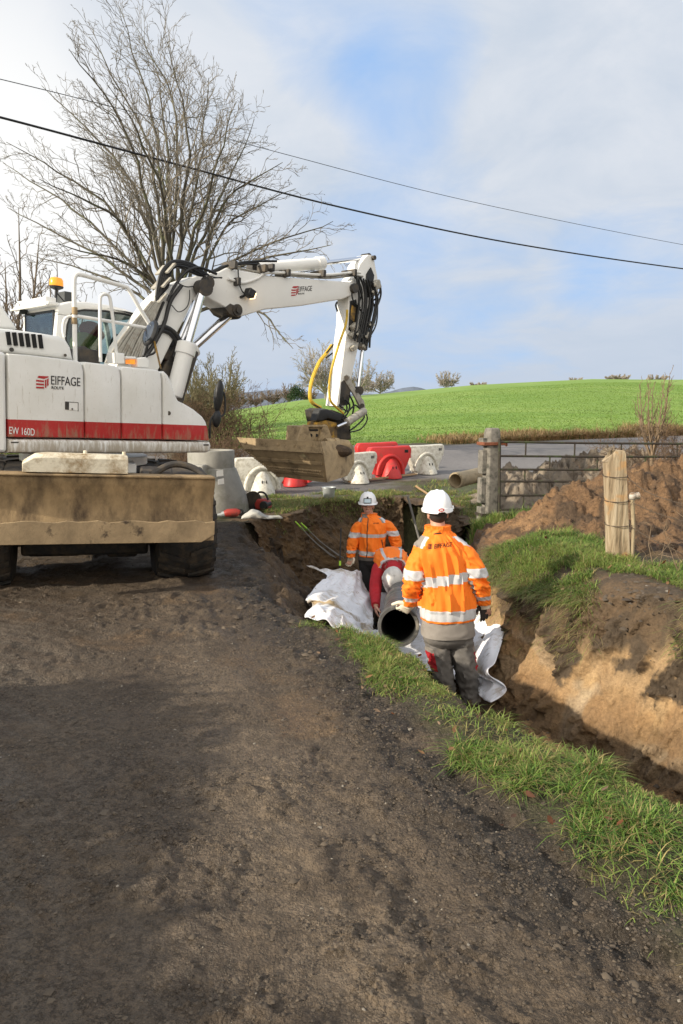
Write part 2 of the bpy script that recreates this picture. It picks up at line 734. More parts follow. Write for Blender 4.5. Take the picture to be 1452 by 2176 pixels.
def axis_grid():
    xs = list(np.arange(-3.6, -2.0, .0215)) + list(np.arange(-2.0, 2.6, .0140)) + list(np.arange(2.6, 4.7, .0215))
    st = .0215
    x = xs[-1]
    right = []
    while x < 1500:
        st *= 1.085 if st < .12 or x > 40 else 1.012
        x += st
        right.append(x)
    st = .0215
    x = xs[0]
    left = []
    while x > -1500:
        st *= 1.085 if st < .12 or x < -40 else 1.012
        x -= st
        left.append(x)
    xs = np.array(left[::-1] + xs + right)
    ys = [1.15]
    while ys[-1] < 16:
        ys.append(ys[-1] + max(.009, .0050 * ys[-1]))
    while ys[-1] < 150:
        ys.append(ys[-1] + .012 * ys[-1])
    while ys[-1] < 2500:
        ys.append(ys[-1] * 1.08)
    back = []
    st, y = .02, 1.15
    while y > -300:
        st *= 1.25
        y -= st
        back.append(y)
    return xs, np.array(back[::-1] + ys)


C = dict(road=(.068, .048, .031), road2=(.108, .079, .052), dark=(.022, .0165, .012), soil=(.050, .035, .022), mound=(.185, .103, .047), sand=(.38, .255, .125),
         orange=(.26, .15, .065), grey=(.16, .14, .115), turf=(.058, .055, .024), field=(.165, .262, .045), asph=(.150, .140, .135), dry=(.20, .14, .07))


def blend(base, c, k):
    return base * (1 - k[..., None]) + np.array(c) * k[..., None]


def build_terrain():
    xs, ys = axis_grid()
    X, Y = np.meshgrid(xs, ys)
    Z0 = ground_base(X, Y)
    sd = np.full(X.shape, -9.0)
    w = np.full(X.shape, .3)
    near = (X > -3.5) & (X < 6) & (Y > .2) & (Y < 15)
    sd[near], w[near] = rim_sd(X[near], Y[near])
    Z = ground_z(X, Y, True, True)
    q = X * RR.x + Y * RR.y
    al = X * ROAD.x + Y * ROAD.y
    fz = field_zone(X, Y)
    lane = (Y > road_near(np.clip(X, -25, 40))) & (Y < road_far(np.clip(X, -25, 40))) & (X > -14) & (X < 60)
    Z = np.where(lane, far_base(X, Y) + .01, Z)
    # colour
    n1 = fbm(X, Y, .9, 4)
    n2 = fbm(X, Y, 4.5, 4)
    n3 = fbm(X, Y, 16, 3)
    colr = np.ones(X.shape + (3,)) * np.array(C['road'])
    colr = blend(colr, C['road2'], sstep(.42, .68, fbm(q * 1.6, al * .35, 1.0, 4)) * .75)
    # smeared, drier wheel track along the right
    colr = blend(colr, (.150, .111, .073), np.exp(-((q - .72) / .30) ** 2) * sstep(.25, .6, n2) * .85)
    colr = blend(colr, (.045, .034, .024), sstep(.56, .70, n2) * .22)
    rad = np.hypot(X + 4.2, Y - .2)
    stri = fbm(rad * 16, np.arctan2(Y - .2, X + 4.2) * 2.2, 1.0, 3)
    colr = blend(colr, (.105, .083, .060), sstep(.50, .62, stri) * sstep(.45, -.5, q) * .65)
    colr = blend(colr, (.14, .085, .040), sstep(.66, .76, fbm(X + 9, Y, 1.7, 3)) * .5)
    colr = blend(colr, (.034, .026, .018), np.exp(-((q - 1.52) / .27) ** 2) * sstep(.25, .5, n2) * .95)
    off = sstep(1.6, 1.85, q)
    colr = blend(colr, C['soil'], off)
    colr = blend(colr, C['dark'], off * sstep(.45, .62, n2) * .6)
    # turf soil under the grass
    colr = blend(colr, C['turf'], sstep(1.6, 1.75, q) * (Y < 5.6) * (sd < 0) * .7)
    colr = blend(colr, C['turf'], (sstep(1.4, 1.6, X) * sstep(3, 4, Y) * (1 - sstep(7.2, 7.6, Y)) * (sd < 0.05)) * .6)
    # excavation: topsoil, then sand and clay below
    zz = Z
    depth = np.clip(Z0 - zz, 0, 3)
    ins = sstep(-.05, .08, sd)
    rightface = sstep(1.35, 1.62, X + .0 * Y) * (Y < 7.6)
    colr = blend(colr, C['soil'], ins)
    colr = blend(colr, C['dark'], ins * sstep(.42, .60, n2) * .8)
    colr = blend(colr, (.085, .055, .030), ins * sstep(.5, .66, n1) * .8)
    sandk = sstep(.14, .27, depth + (n2 - .5) * .5 + (n3 - .5) * .18) * rightface * ins
    streak = fbm((X * .55 - Y * .83) * 6.0, zz * .55 + 3, 1.0, 4)
    colr = blend(colr, C['sand'], sandk)
    colr = blend(colr, C['orange'], sandk * sstep(.46, .66, streak) * .75)
    colr = blend(colr, (.33, .26, .17), sandk * sstep(.60, .7, fbm(X - 4, Y + zz * 2, 5, 3)) * .7)
    colr = blend(colr, C['soil'], sandk * sstep(.60, .68, fbm(X * 2 + 5, Y * 2 + zz * 3, 2.2, 4, .62)) * .95)
    colr = blend(colr, C['orange'], sandk * sstep(.62, .82, depth) * .7)
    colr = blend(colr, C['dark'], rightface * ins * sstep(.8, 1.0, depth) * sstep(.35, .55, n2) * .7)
    backf = sstep(11.6, 12.3, Y) * ins
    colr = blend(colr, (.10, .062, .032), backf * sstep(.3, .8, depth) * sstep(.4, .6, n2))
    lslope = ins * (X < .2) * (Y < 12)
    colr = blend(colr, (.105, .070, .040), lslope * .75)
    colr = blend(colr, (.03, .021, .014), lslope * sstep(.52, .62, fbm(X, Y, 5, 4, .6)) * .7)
    # spoil mound
    md = np.exp(-(((X - 4.1) / 2.5) ** 6) - (((Y - 8.6) / 1.55) ** 6)) * (X > 1.5)
    mk = sstep(.25, .6, md) * (1 - ins * .4)
    colr = blend(colr, C['mound'], mk)
    colr = blend(colr, (.24, .140, .066), mk * sstep(.45, .65, n2))
    colr = blend(colr, (.05, .03, .018), mk * sstep(.55, .68, fbm(X, Y + 7, 6, 4)) * .8)
    mk2 = sstep(2.45, 2.9, X + (n2 - .5) * .5) * sstep(6.0, 6.6, Y + (n1 - .5)) * (1 - sstep(8.4, 8.8, Y)) * (sd < 0)
    colr = blend(colr, (.160, .092, .045), mk2)
    colr = blend(colr, (.05, .033, .02), mk2 * sstep(.5, .62, n2) * .8)
    # ground behind
    bh = sstep(10.2, 11.5, Y) * (sd < 0)
    colr = blend(colr, (.075, .062, .035), bh * .9)
    colr = blend(colr, (.075, .085, .028), bh * sstep(.48, .62, n1) * .8)
    colr = blend(colr, C['asph'], sstep(13.0, 13.6, Y - .0 * X) * (X < 1.6) * (X > -8) * (1 - sstep(.6, 1.6, X + (n2 - .5))) * .9)
    colr = np.where(lane[..., None], np.array(C['asph']) * (0.85 + .35 * n1[..., None]), colr)
    le = np.minimum(Y - road_near(np.clip(X, -25, 40)), road_far(np.clip(X, -25, 40)) - Y)
    colr = np.where((lane & (le < .5))[..., None], blend(colr, (.09, .075, .05), sstep(.5, .05, le + (n2 - .5) * .5)), colr)
    fc = np.ones(X.shape + (3,)) * np.array(C['field'])
    fc = blend(fc, (.205, .300, .062), sstep(.35, .65, fbm(X, Y, .12, 4)))
    fc = blend(fc, (.115, .225, .025), sstep(.5, .7, fbm(X * .35, Y * 1.4, .5, 4)) * .6)
    fc = blend(fc, (.10, .12, .030), sstep(2.5, .2, Y - road_far(np.clip(X, -25, 40)) - 1.0) * .8)
    wl = (Y - .28 * X) % 14.0
    fc = blend(fc, (.11, .21, .03), np.exp(-((wl - 7) / .35) ** 2) * .45)
    colr = np.where(fz[..., None], fc, colr)
    rough = .80 - .26 * sstep(.40, .66, n2) * (1 - off) - .10 * (1 - off)
    rough = np.where(fz, .9, rough)

    nx, ny = len(xs), len(ys)
    idx = np.arange(nx * ny).reshape(ny, nx)
    quads = np.stack([idx[:-1, :-1], idx[:-1, 1:], idx[1:, 1:], idx[1:, :-1]], -1)
    cX = (X[:-1, :-1] + X[1:, 1:]) / 2
    cY = (Y[:-1, :-1] + Y[1:, 1:]) / 2
    cq = cX * RR.x + cY * RR.y
    csd = (sd[:-1, :-1] + sd[1:, 1:]) / 2
    cn = (fbm(cX, cY, 3, 3) - .5) * .35
    is_field = fz[:-1, :-1]
    is_lane = lane[:-1, :-1] & ~is_field
    is_road = (cq + cn < 1.5) & (cq > -4.2) & (cY < 10.6) & (csd < 0) & ~is_field & ~is_lane
    rest = ~(is_field | is_lane | is_road)
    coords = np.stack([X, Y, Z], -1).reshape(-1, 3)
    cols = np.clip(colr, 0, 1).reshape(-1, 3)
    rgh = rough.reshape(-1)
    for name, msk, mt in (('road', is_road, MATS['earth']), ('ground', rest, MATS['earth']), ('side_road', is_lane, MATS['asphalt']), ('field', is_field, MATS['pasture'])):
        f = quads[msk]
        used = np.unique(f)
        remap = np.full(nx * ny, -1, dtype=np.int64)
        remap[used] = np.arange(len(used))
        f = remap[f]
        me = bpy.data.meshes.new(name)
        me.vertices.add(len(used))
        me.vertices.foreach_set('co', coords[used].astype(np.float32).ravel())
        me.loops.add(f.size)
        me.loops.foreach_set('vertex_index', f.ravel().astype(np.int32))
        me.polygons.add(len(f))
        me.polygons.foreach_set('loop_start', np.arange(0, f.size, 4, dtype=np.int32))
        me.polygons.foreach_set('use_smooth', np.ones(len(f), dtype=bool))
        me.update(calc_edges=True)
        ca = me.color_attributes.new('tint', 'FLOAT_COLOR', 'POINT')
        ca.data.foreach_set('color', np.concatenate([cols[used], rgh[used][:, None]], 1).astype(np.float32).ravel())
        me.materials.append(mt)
        o = bpy.data.objects.new(name, me)
        col.objects.link(o)
        o['kind'] = 'structure'


def ground_mats():
    def mk(name, scale, bumpd, var, stones):
        m = bpy.data.materials.new(name)
        m.use_nodes = True
        t = m.node_tree
        t.nodes.clear()
        n = NT(t)
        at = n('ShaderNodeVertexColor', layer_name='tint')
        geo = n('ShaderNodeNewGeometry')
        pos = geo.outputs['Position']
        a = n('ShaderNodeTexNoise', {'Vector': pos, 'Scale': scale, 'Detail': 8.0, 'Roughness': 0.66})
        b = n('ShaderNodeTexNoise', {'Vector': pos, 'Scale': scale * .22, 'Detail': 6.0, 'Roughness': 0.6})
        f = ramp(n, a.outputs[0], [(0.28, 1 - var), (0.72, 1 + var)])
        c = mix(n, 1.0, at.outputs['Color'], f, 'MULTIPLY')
        f2 = ramp(n, b.outputs[0], [(0.3, 1 - var * .6), (0.7, 1 + var * .6)])
        c = mix(n, 1.0, c, f2, 'MULTIPLY')
        h = math_(n, 'ADD', a.outputs[0], math_(n, 'MULTIPLY', b.outputs[0], 1.6))
        if stones:
            gv = n('ShaderNodeTexVoronoi', {'Vector': pos, 'Scale': 120.0, 'Randomness': 1.0})
            gv2 = n('ShaderNodeTexVoronoi', {'Vector': pos, 'Scale': 48.0, 'Randomness': 1.0, 'Detail': 2.0})
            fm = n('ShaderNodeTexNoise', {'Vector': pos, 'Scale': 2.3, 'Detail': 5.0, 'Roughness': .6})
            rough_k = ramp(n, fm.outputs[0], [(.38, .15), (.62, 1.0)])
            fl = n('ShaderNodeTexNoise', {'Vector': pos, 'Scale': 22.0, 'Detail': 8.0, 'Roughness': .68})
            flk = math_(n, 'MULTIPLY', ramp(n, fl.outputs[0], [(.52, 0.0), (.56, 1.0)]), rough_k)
            gr = math_(n, 'MULTIPLY', math_(n, 'SUBTRACT', 1.0, gv.outputs['Distance']), .22)
            gr2 = math_(n, 'MULTIPLY', math_(n, 'MULTIPLY', math_(n, 'SUBTRACT', 1.0, gv2.outputs['Distance']), .55), rough_k)
            h = math_(n, 'ADD', h, math_(n, 'ADD', math_(n, 'ADD', gr, gr2), math_(n, 'MULTIPLY', flk, .8)))
            gc = n('ShaderNodeSeparateColor', {0: gv.outputs['Color']})
            c = mix(n, 1.0, c, ramp(n, gc.outputs[0], [(.0, .84), (1.0, 1.16)]), 'MULTIPLY')
            c = mix(n, math_(n, 'MULTIPLY', flk, .30), c, mix(n, 1.0, c, (.60, .58, .56), 'MULTIPLY'))  # wet mud flecks, with crevice shade painted into their colour
            vo = n('ShaderNodeTexVoronoi', {'Vector': pos, 'Scale': 95.0, 'Randomness': 1.0})
            st = ramp(n, vo.outputs['Distance'], [(0.10, 1.0), (0.32, 0.0)])
            sp = n('ShaderNodeSeparateColor', {0: vo.outputs['Color']})
            rare = ramp(n, sp.outputs[0], [(0.80, 0.0), (0.86, 1.0)])
            sk = math_(n, 'MULTIPLY', st, rare)
            c = mix(n, math_(n, 'MULTIPLY', sk, .75), c, (.20, .17, .13))
            h = math_(n, 'ADD', h, math_(n, 'MULTIPLY', sk, .5))
        bp_ = n('ShaderNodeBump', {'Height': h, 'Strength': 0.85, 'Distance': bumpd})
        bs = n('ShaderNodeBsdfPrincipled', {'Base Color': c, 'Roughness': at.outputs['Alpha'], 'Normal': bp_.outputs[0]})
        bs.inputs['Specular IOR Level'].default_value = .4
        n('ShaderNodeOutputMaterial', {'Surface': bs.outputs[0]})
        MATS[name] = m
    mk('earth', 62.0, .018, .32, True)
    mk('earth_fine', 46.0, .022, .30, False)
    mk('asphalt', 40.0, .004, .18, False)
    mk('pasture', 7.0, .03, .14, False)


ground_mats()
build_terrain()


def gz(x, y):
    return float(ground_z(np.array([float(x)]), np.array([float(y)]))[0])


def trench_face(i0, i1, sandy, Lmax, H, seed, NU=420, NV=110):
    """fine sheet for a cut face of the trench: crumbling topsoil, over banded sand on the right"""
    pts = [Vector((x, y, 0)) for x, y, w in RIM]
    path = catmull(pts[i0:i1], 14)
    seg = [0.0]
    for a, b in zip(path[:-1], path[1:]):
        seg.append(seg[-1] + (b - a).length)
    L = min(seg[-1], Lmax)
    u = np.linspace(0, L, NU)
    px_ = np.interp(u, seg, [p.x for p in path])
    py_ = np.interp(u, seg, [p.y for p in path])
    for _ in range(12):
        px_[1:-1] = (px_[:-2] + px_[1:-1] * 2 + px_[2:]) / 4
        py_[1:-1] = (py_[:-2] + py_[1:-1] * 2 + py_[2:]) / 4
    tx, ty = np.gradient(px_), np.gradient(py_)
    l = np.hypot(tx, ty)
    tx, ty = tx / l, ty / l
    nx, ny = ty, -tx
    # make sure it points inside
    sdv, _ = rim_sd(px_ + nx * .1, py_ + ny * .1)
    sg = np.where(sdv > 0, 1.0, -1.0)
    nx, ny = nx * sg, ny * sg
    U, V = np.meshgrid(u, np.linspace(0, 1, NV), indexing='ij')
    V_all = V
    if sandy:
        back = .10 + .26 * sstep(1.7, 2.6, U) * (1 - sstep(2.9, 3.5, U))      # slumped part of the rim
    else:
        back = .05 + .30 * sstep(.45, .65, fbm(U + seed, U * 0, 1.1, 2))
        slope = .30 + .5 * sstep(.4, .65, fbm(U + 20, U * 0, .9, 2))
    off = -back * (1 - V) ** 2.2 + .075 + (.27 if sandy else slope) * V ** 1.3 + .16 * V ** 6
    lo = (fbm(U + seed, V * H, 1.3, 3) - .5) * .16
    mid = (fbm(U + 5, V * H * .8, 4.2, 5, .62) - .5) * .15
    rid = np.abs(fbm(U * 1.0 + V * .35, V * .5 + 9, 3.2, 4) - .5) * .12 * sstep(.35, .6, fbm(U + 3, V, 1.3, 2))                 # bucket marks
    clod = np.clip(fbm(U, V * H, 13, 4, .6) - .5, 0, 1)
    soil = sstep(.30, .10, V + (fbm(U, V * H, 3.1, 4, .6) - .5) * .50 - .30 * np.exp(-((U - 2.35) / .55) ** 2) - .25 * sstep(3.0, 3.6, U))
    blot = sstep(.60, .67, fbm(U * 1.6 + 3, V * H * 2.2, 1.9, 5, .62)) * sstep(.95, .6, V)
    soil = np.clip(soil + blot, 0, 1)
    if not sandy:
        lo, mid, rid = lo * 1.7, mid * 1.5, rid * .4
        soil = np.clip(soil + .35, 0, 1)
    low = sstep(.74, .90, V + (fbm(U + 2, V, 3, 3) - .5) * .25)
    off = off + lo + mid - rid * (1 - soil) * .7 + clod * (.10 + .26 * soil + .24 * low) + (fbm(U, V * H, 34, 3) - .5) * .012
    T0 = .16
    Vt = np.clip((V - T0) / (1 - T0), 0, 1)
    jt = np.argmax(V[0] >= T0)
    top = V < T0
    s_ = V / T0
    o0 = off[:, jt:jt + 1]
    off = np.where(top, -.62 + s_ * (.62 + o0), off)
    X = px_[:, None] + nx[:, None] * off
    Y = py_[:, None] + ny[:, None] * off
    zt = ground_base(X, Y) + (fbm(X, Y, 7, 4, .6) - .5) * .05 + clod * .05 * s_ - .05 * (s_ < .10)
    ztop = zt[:, jt]
    zbot = np.minimum(ground_z(px_ + nx * .55, py_ + ny * .55, False), -.6) - .06
    Z = np.where(top, zt, ztop[:, None] + (zbot - ztop)[:, None] * Vt + clod * soil * .03)
    soil = np.where(top, 1.0, soil)
    c = np.ones(X.shape + (3,)) * np.array(C['sand'])
    c = blend(c, (.43, .30, .16), sstep(.45, .65, fbm(U * .8, V * H * 2.5, 3.0, 4)))
    c = blend(c, C['orange'], sstep(.50, .68, fbm(U * 1.5 + 8, V * H * 1.2, 2.6, 5, .6)) * .75)
    c = blend(c, C['orange'], sstep(.55, .80, V + (fbm(U, V, 4, 3) - .5) * .3) * .75)
    c = blend(c, (.36, .30, .21), sstep(.58, .68, fbm(U - 4, V * H * 2, 2.4, 4)) * .6)
    c = blend(c, (.20, .12, .06), sstep(.025, .0, rid) * .5)
    if not sandy:
        c = np.ones(X.shape + (3,)) * np.array((.13, .078, .038))
        c = blend(c, (.19, .115, .05), sstep(.5, .66, fbm(U + seed, V * H * 1.5, 2.2, 4)) * .7)
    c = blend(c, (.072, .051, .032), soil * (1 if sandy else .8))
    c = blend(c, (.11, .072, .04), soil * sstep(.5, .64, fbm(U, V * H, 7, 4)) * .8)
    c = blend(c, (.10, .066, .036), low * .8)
    idx = np.arange(NU * NV).reshape(NU, NV)
    q = np.stack([idx[:-1, :-1], idx[:-1, 1:], idx[1:, 1:], idx[1:, :-1]], -1).reshape(-1, 4)
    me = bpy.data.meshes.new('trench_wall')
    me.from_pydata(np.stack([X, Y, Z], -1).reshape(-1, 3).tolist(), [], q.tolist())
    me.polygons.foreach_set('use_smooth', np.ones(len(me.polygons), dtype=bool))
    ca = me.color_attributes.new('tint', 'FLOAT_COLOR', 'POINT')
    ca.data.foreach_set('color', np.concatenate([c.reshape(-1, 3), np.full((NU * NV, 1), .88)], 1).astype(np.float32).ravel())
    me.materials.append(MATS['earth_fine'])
    o = bpy.data.objects.new('trench_wall', me)
    col.objects.link(o)
    o['kind'] = 'structure'


_i = next(i for i, p in enumerate(RIM) if abs(p[0] - 1.5) < 1e-6)
trench_face(_i, len(RIM), True, 5.2, .95, 0)
_i = next(i for i, p in enumerate(RIM) if abs(p[0] + 1.45) < 1e-6)
_j = next(i for i, p in enumerate(RIM) if abs(p[0] - 2.15) < 1e-6)
trench_face(_i, _j + 2, False, 9.0, 1.15, 40, 460, 100)


def far_hills():
    """wooded ridge beyond the field, a kilometre off"""
    px = np.linspace(380, 1120, 90)
    py = 838 - 15 * np.exp(-((px - 875) / 45.0) ** 2) - 8 * np.exp(-((px - 590) / 70.0) ** 2) - 2.0 * fbm(px, px * 0, .06, 3)
    V, F = [], []
    for i in range(90):
        t, b = P(px[i], py[i], 900.0), P(px[i], 880, 860.0)
        V += [tuple(b), tuple(t), (t.x * 1.12, 1010.0, b.z)]
    for i in range(89):
        for k in range(2):
            F.append((3 * i + k, 3 * i + 3 + k, 3 * i + 4 + k, 3 * i + 1 + k))
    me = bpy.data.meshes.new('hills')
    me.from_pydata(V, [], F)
    me.materials.append(mat('hill_wood_haze', (.105, .125, .165), .95, var=.2, scale=.06))  # blue haze of distance put into the wood's colour
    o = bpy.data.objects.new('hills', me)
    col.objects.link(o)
    o['kind'] = 'structure'


far_hills()


# ------------------------------------------------------------------ shared materials
mat('exc_white_plain', (.78, .77, .73), .42, var=.04, scale=3, dirt=(.30, .25, .18), dirt_lo=.66, dirt_hi=.86, dscale=6, coat=.15, bump=.05, bscale=30)
mat('exc_black', (.018, .018, .018), .55, var=.3, scale=20)
mat('rubber', (.016, .0155, .015), .75, var=.3, dirt=(.075, .055, .035), dirt_lo=.45, dirt_hi=.7, dscale=9, bump=.4, bscale=50)
mat('hose', (.014, .014, .014), .45, var=.2, dirt=(.16, .14, .11), dirt_lo=.6, dirt_hi=.85, dscale=14)
mat('pipe_grey', (.36, .34, .29), .5, var=.12, scale=20, dirt=(.17, .13, .085), dirt_lo=.5, dirt_hi=.75, dscale=14)
mat('chrome', (.72, .73, .76), .16, metal=1.0)
mat('steel_dark', (.060, .055, .05), .6, metal=.3, var=.3, dirt=(.13, .10, .065), dirt_lo=.45, dirt_hi=.75, dscale=8, bump=.2)
mat('mud_steel', (.34, .250, .140), .78, var=.20, scale=9, dirt=(.085, .058, .034), dirt_lo=.50, dirt_hi=.72, dscale=5, bump=.5, bscale=26, bdist=.012)
mat('blade_steel', (.300, .208, .108), .75, var=.42, scale=5, dirt=(.065, .043, .027), dirt_lo=.47, dirt_hi=.68, dscale=3.6, bump=.5, bscale=24, bdist=.012, stretch=(1, 1, .45))
mat('blade_edge', (.29, .210, .120), .75, var=.28, scale=5, dirt=(.055, .038, .026), dirt_lo=.57, dirt_hi=.66, dscale=4.5, bump=.4, bscale=24, bdist=.01)
mat('beam_white', (.66, .60, .47), .75, var=.12, scale=6, dirt=(.28, .20, .11), dirt_lo=.46, dirt_hi=.66, dscale=7, bump=.4, bscale=20)
mat('red_paint', (.42, .022, .022), .4, coat=.2)
mat('amber', (.85, .30, .02), .25, emit=((1.0, .42, .05), .35), trans=.2)
mat('yellow', (.50, .28, .03), .55, var=.25, dirt=(.13, .09, .05), dirt_lo=.34, dirt_hi=.55, dscale=9)
mat('yellow_hose', (.60, .40, .04), .55, var=.25, dirt=(.10, .075, .03), dirt_lo=.55, dirt_hi=.75, dscale=30)
mat('letter_black', (.03, .028, .03), .5)
mat('letter_white', (.75, .74, .72), .5)
mat('seam', (.012, .012, .012), .8)
mat('mirror_glass', (.12, .14, .17), .08, metal=.8)
mat('lamp_lit', (.9, .7, .4), .3, emit=((1.0, .66, .30), 3.0))
mat('hivis_seat', (.30, .32, .05), .7)
mat('cab_inner', (.05, .055, .055), .7, var=.3)
mat('tape_red', (.45, .03, .06), .6)


def glass_mat():
    m = bpy.data.materials.new('cab_glass')
    m.use_nodes = True
    t = m.node_tree
    t.nodes.clear()
    n = NT(t)
    tr = n('ShaderNodeBsdfTransparent', {'Color': (.52, .62, .62, 1)})
    gl = n('ShaderNodeBsdfGlossy', {'Color': (1, 1, 1, 1), 'Roughness': .02})
    fr = n('ShaderNodeFresnel', {'IOR': 1.45})
    f = math_(n, 'ADD', math_(n, 'MULTIPLY', fr.outputs[0], .9), .03, clamp=True)
    mx = n('ShaderNodeMixShader', {0: f, 1: tr.outputs[0], 2: gl.outputs[0]})
    n('ShaderNodeOutputMaterial', {'Surface': mx.outputs[0]})
    MATS['cab_glass'] = m


glass_mat()


def striped_white(name, z0, z1, z2):
    """white body paint with a red waist stripe (by height on the machine) and splashed mud near the sill"""
    m = bpy.data.materials.new(name)
    m.use_nodes = True
    t = m.node_tree
    t.nodes.clear()
    n = NT(t)
    tc = n('ShaderNodeTexCoord')
    v = tc.outputs['Object']
    s = n('ShaderNodeSeparateXYZ', {0: v})
    z = s.outputs['Z']
    a = math_(n, 'GREATER_THAN', z, z0)
    b = math_(n, 'LESS_THAN', z, z1)
    k = math_(n, 'MULTIPLY', a, b)
    nz = n('ShaderNodeTexNoise', {'Vector': v, 'Scale': 2.0, 'Detail': 8.0, 'Roughness': .65})
    w = ramp(n, nz.outputs[0], [(.3, (.68, .67, .62)), (.7, (.81, .80, .77))])
    red = ramp(n, nz.outputs[0], [(.3, (.40, .020, .022)), (.7, (.47, .026, .026))])
    c = mix(n, k, w, red)
    st = n('ShaderNodeTexNoise', {'Vector': n('ShaderNodeMapping', {'Vector': v, 'Scale': (26, 26, 5)}).outputs[0], 'Scale': 1.0, 'Detail': 8.0, 'Roughness': .7})
    low = n('ShaderNodeMapRange', {'Value': z, 'From Min': z2 + .22, 'From Max': z2 - .12, 'To Min': 0, 'To Max': 1}).outputs[0]
    mud = ramp(n, math_(n, 'ADD', st.outputs[0], math_(n, 'MULTIPLY', low, .30)), [(.58, 0.0), (.78, 1.0)])
    c = mix(n, math_(n, 'MULTIPLY', mud, .75), c, (.30, .235, .15))
    dn = n('ShaderNodeTexNoise', {'Vector': v, 'Scale': 60.0, 'Detail': 3.0})
    spk = ramp(n, dn.outputs[0], [(.66, 0.0), (.73, 1.0)])
    c = mix(n, math_(n, 'MULTIPLY', spk, .35), c, (.35, .29, .2))
    bs = n('ShaderNodeBsdfPrincipled', {'Base Color': c, 'Roughness': .38})
    bs.inputs['Coat Weight'].default_value = .25
    n('ShaderNodeOutputMaterial', {'Surface': bs.outputs[0]})
    MATS[name] = m


def text_mesh(s, size, extrude=.002):
    cu = bpy.data.curves.new('txt', 'FONT')
    cu.body = s
    cu.size = size
    cu.extrude = extrude
    o = bpy.data.objects.new('txt', cu)
    col.objects.link(o)
    bpy.context.view_layer.update()
    me = bpy.data.meshes.new_from_object(o.evaluated_get(bpy.context.evaluated_depsgraph_get()))
    bpy.data.objects.remove(o)
    vs = [v.co.copy() for v in me.vertices]
    fs = [tuple(p.vertices) for p in me.polygons]
    bpy.data.meshes.remove(me)
    return vs, fs


def lettering(s, p0, xdir, ydir, width, parent, m, name='lettering', M=None, height=None, bend=None):
    """text whose lower left corner sits at p0, scaled to width along xdir (and height along ydir)"""
    vs, fs = text_mesh(s, 1.0)
    x0 = min(v.x for v in vs)
    x1 = max(v.x for v in vs)
    y0 = min(v.y for v in vs)
    y1 = max(v.y for v in vs)
    k = width / (x1 - x0)
    ky = k if height is None else height / (y1 - y0)
    xd, yd = Vector(xdir).normalized(), Vector(ydir).normalized()
    zd = xd.cross(yd)
    out = []
    for v in vs:
        p = Vector(p0) + xd * (v.x - x0) * k + yd * (v.y - y0) * ky + zd * v.z
        out.append(bend(p) if bend else p)
    mb = MB(M)
    mb.add(out, fs)
    return mb.build(name, m, parent, smooth=0, fixn=False)


def emblem(p0, xd, yd, size, parent, M=None, m=None):
    """slanted stack of bars with a folded right side"""
    xd, yd = Vector(xd).normalized(), Vector(yd).normalized()
    zd = xd.cross(yd)
    mb = MB(M)

    def q(pts):
        mb.prism([Vector(p0) + xd * a * size + yd * b * size for a, b in pts], zd * .003)
    q([(.0, .0), (.62, .0), (.62, .13), (.0, .13)])
    q([(.0, .27), (.62, .25), (.62, .38), (.0, .40)])
    q([(.0, .54), (.62, .50), (.62, .63), (.0, .67)])
    q([(.10, .84), (.62, .76), (.98, .90), (.98, .98), (.20, .98)])
    q([(.70, .10), (.80, .04), (.80, .72), (.70, .68)])
    q([(.86, .18), (.98, .30), (.98, .82), (.86, .74)])
    return mb.build('emblem', m or MATS['red_paint'], parent, smooth=0)


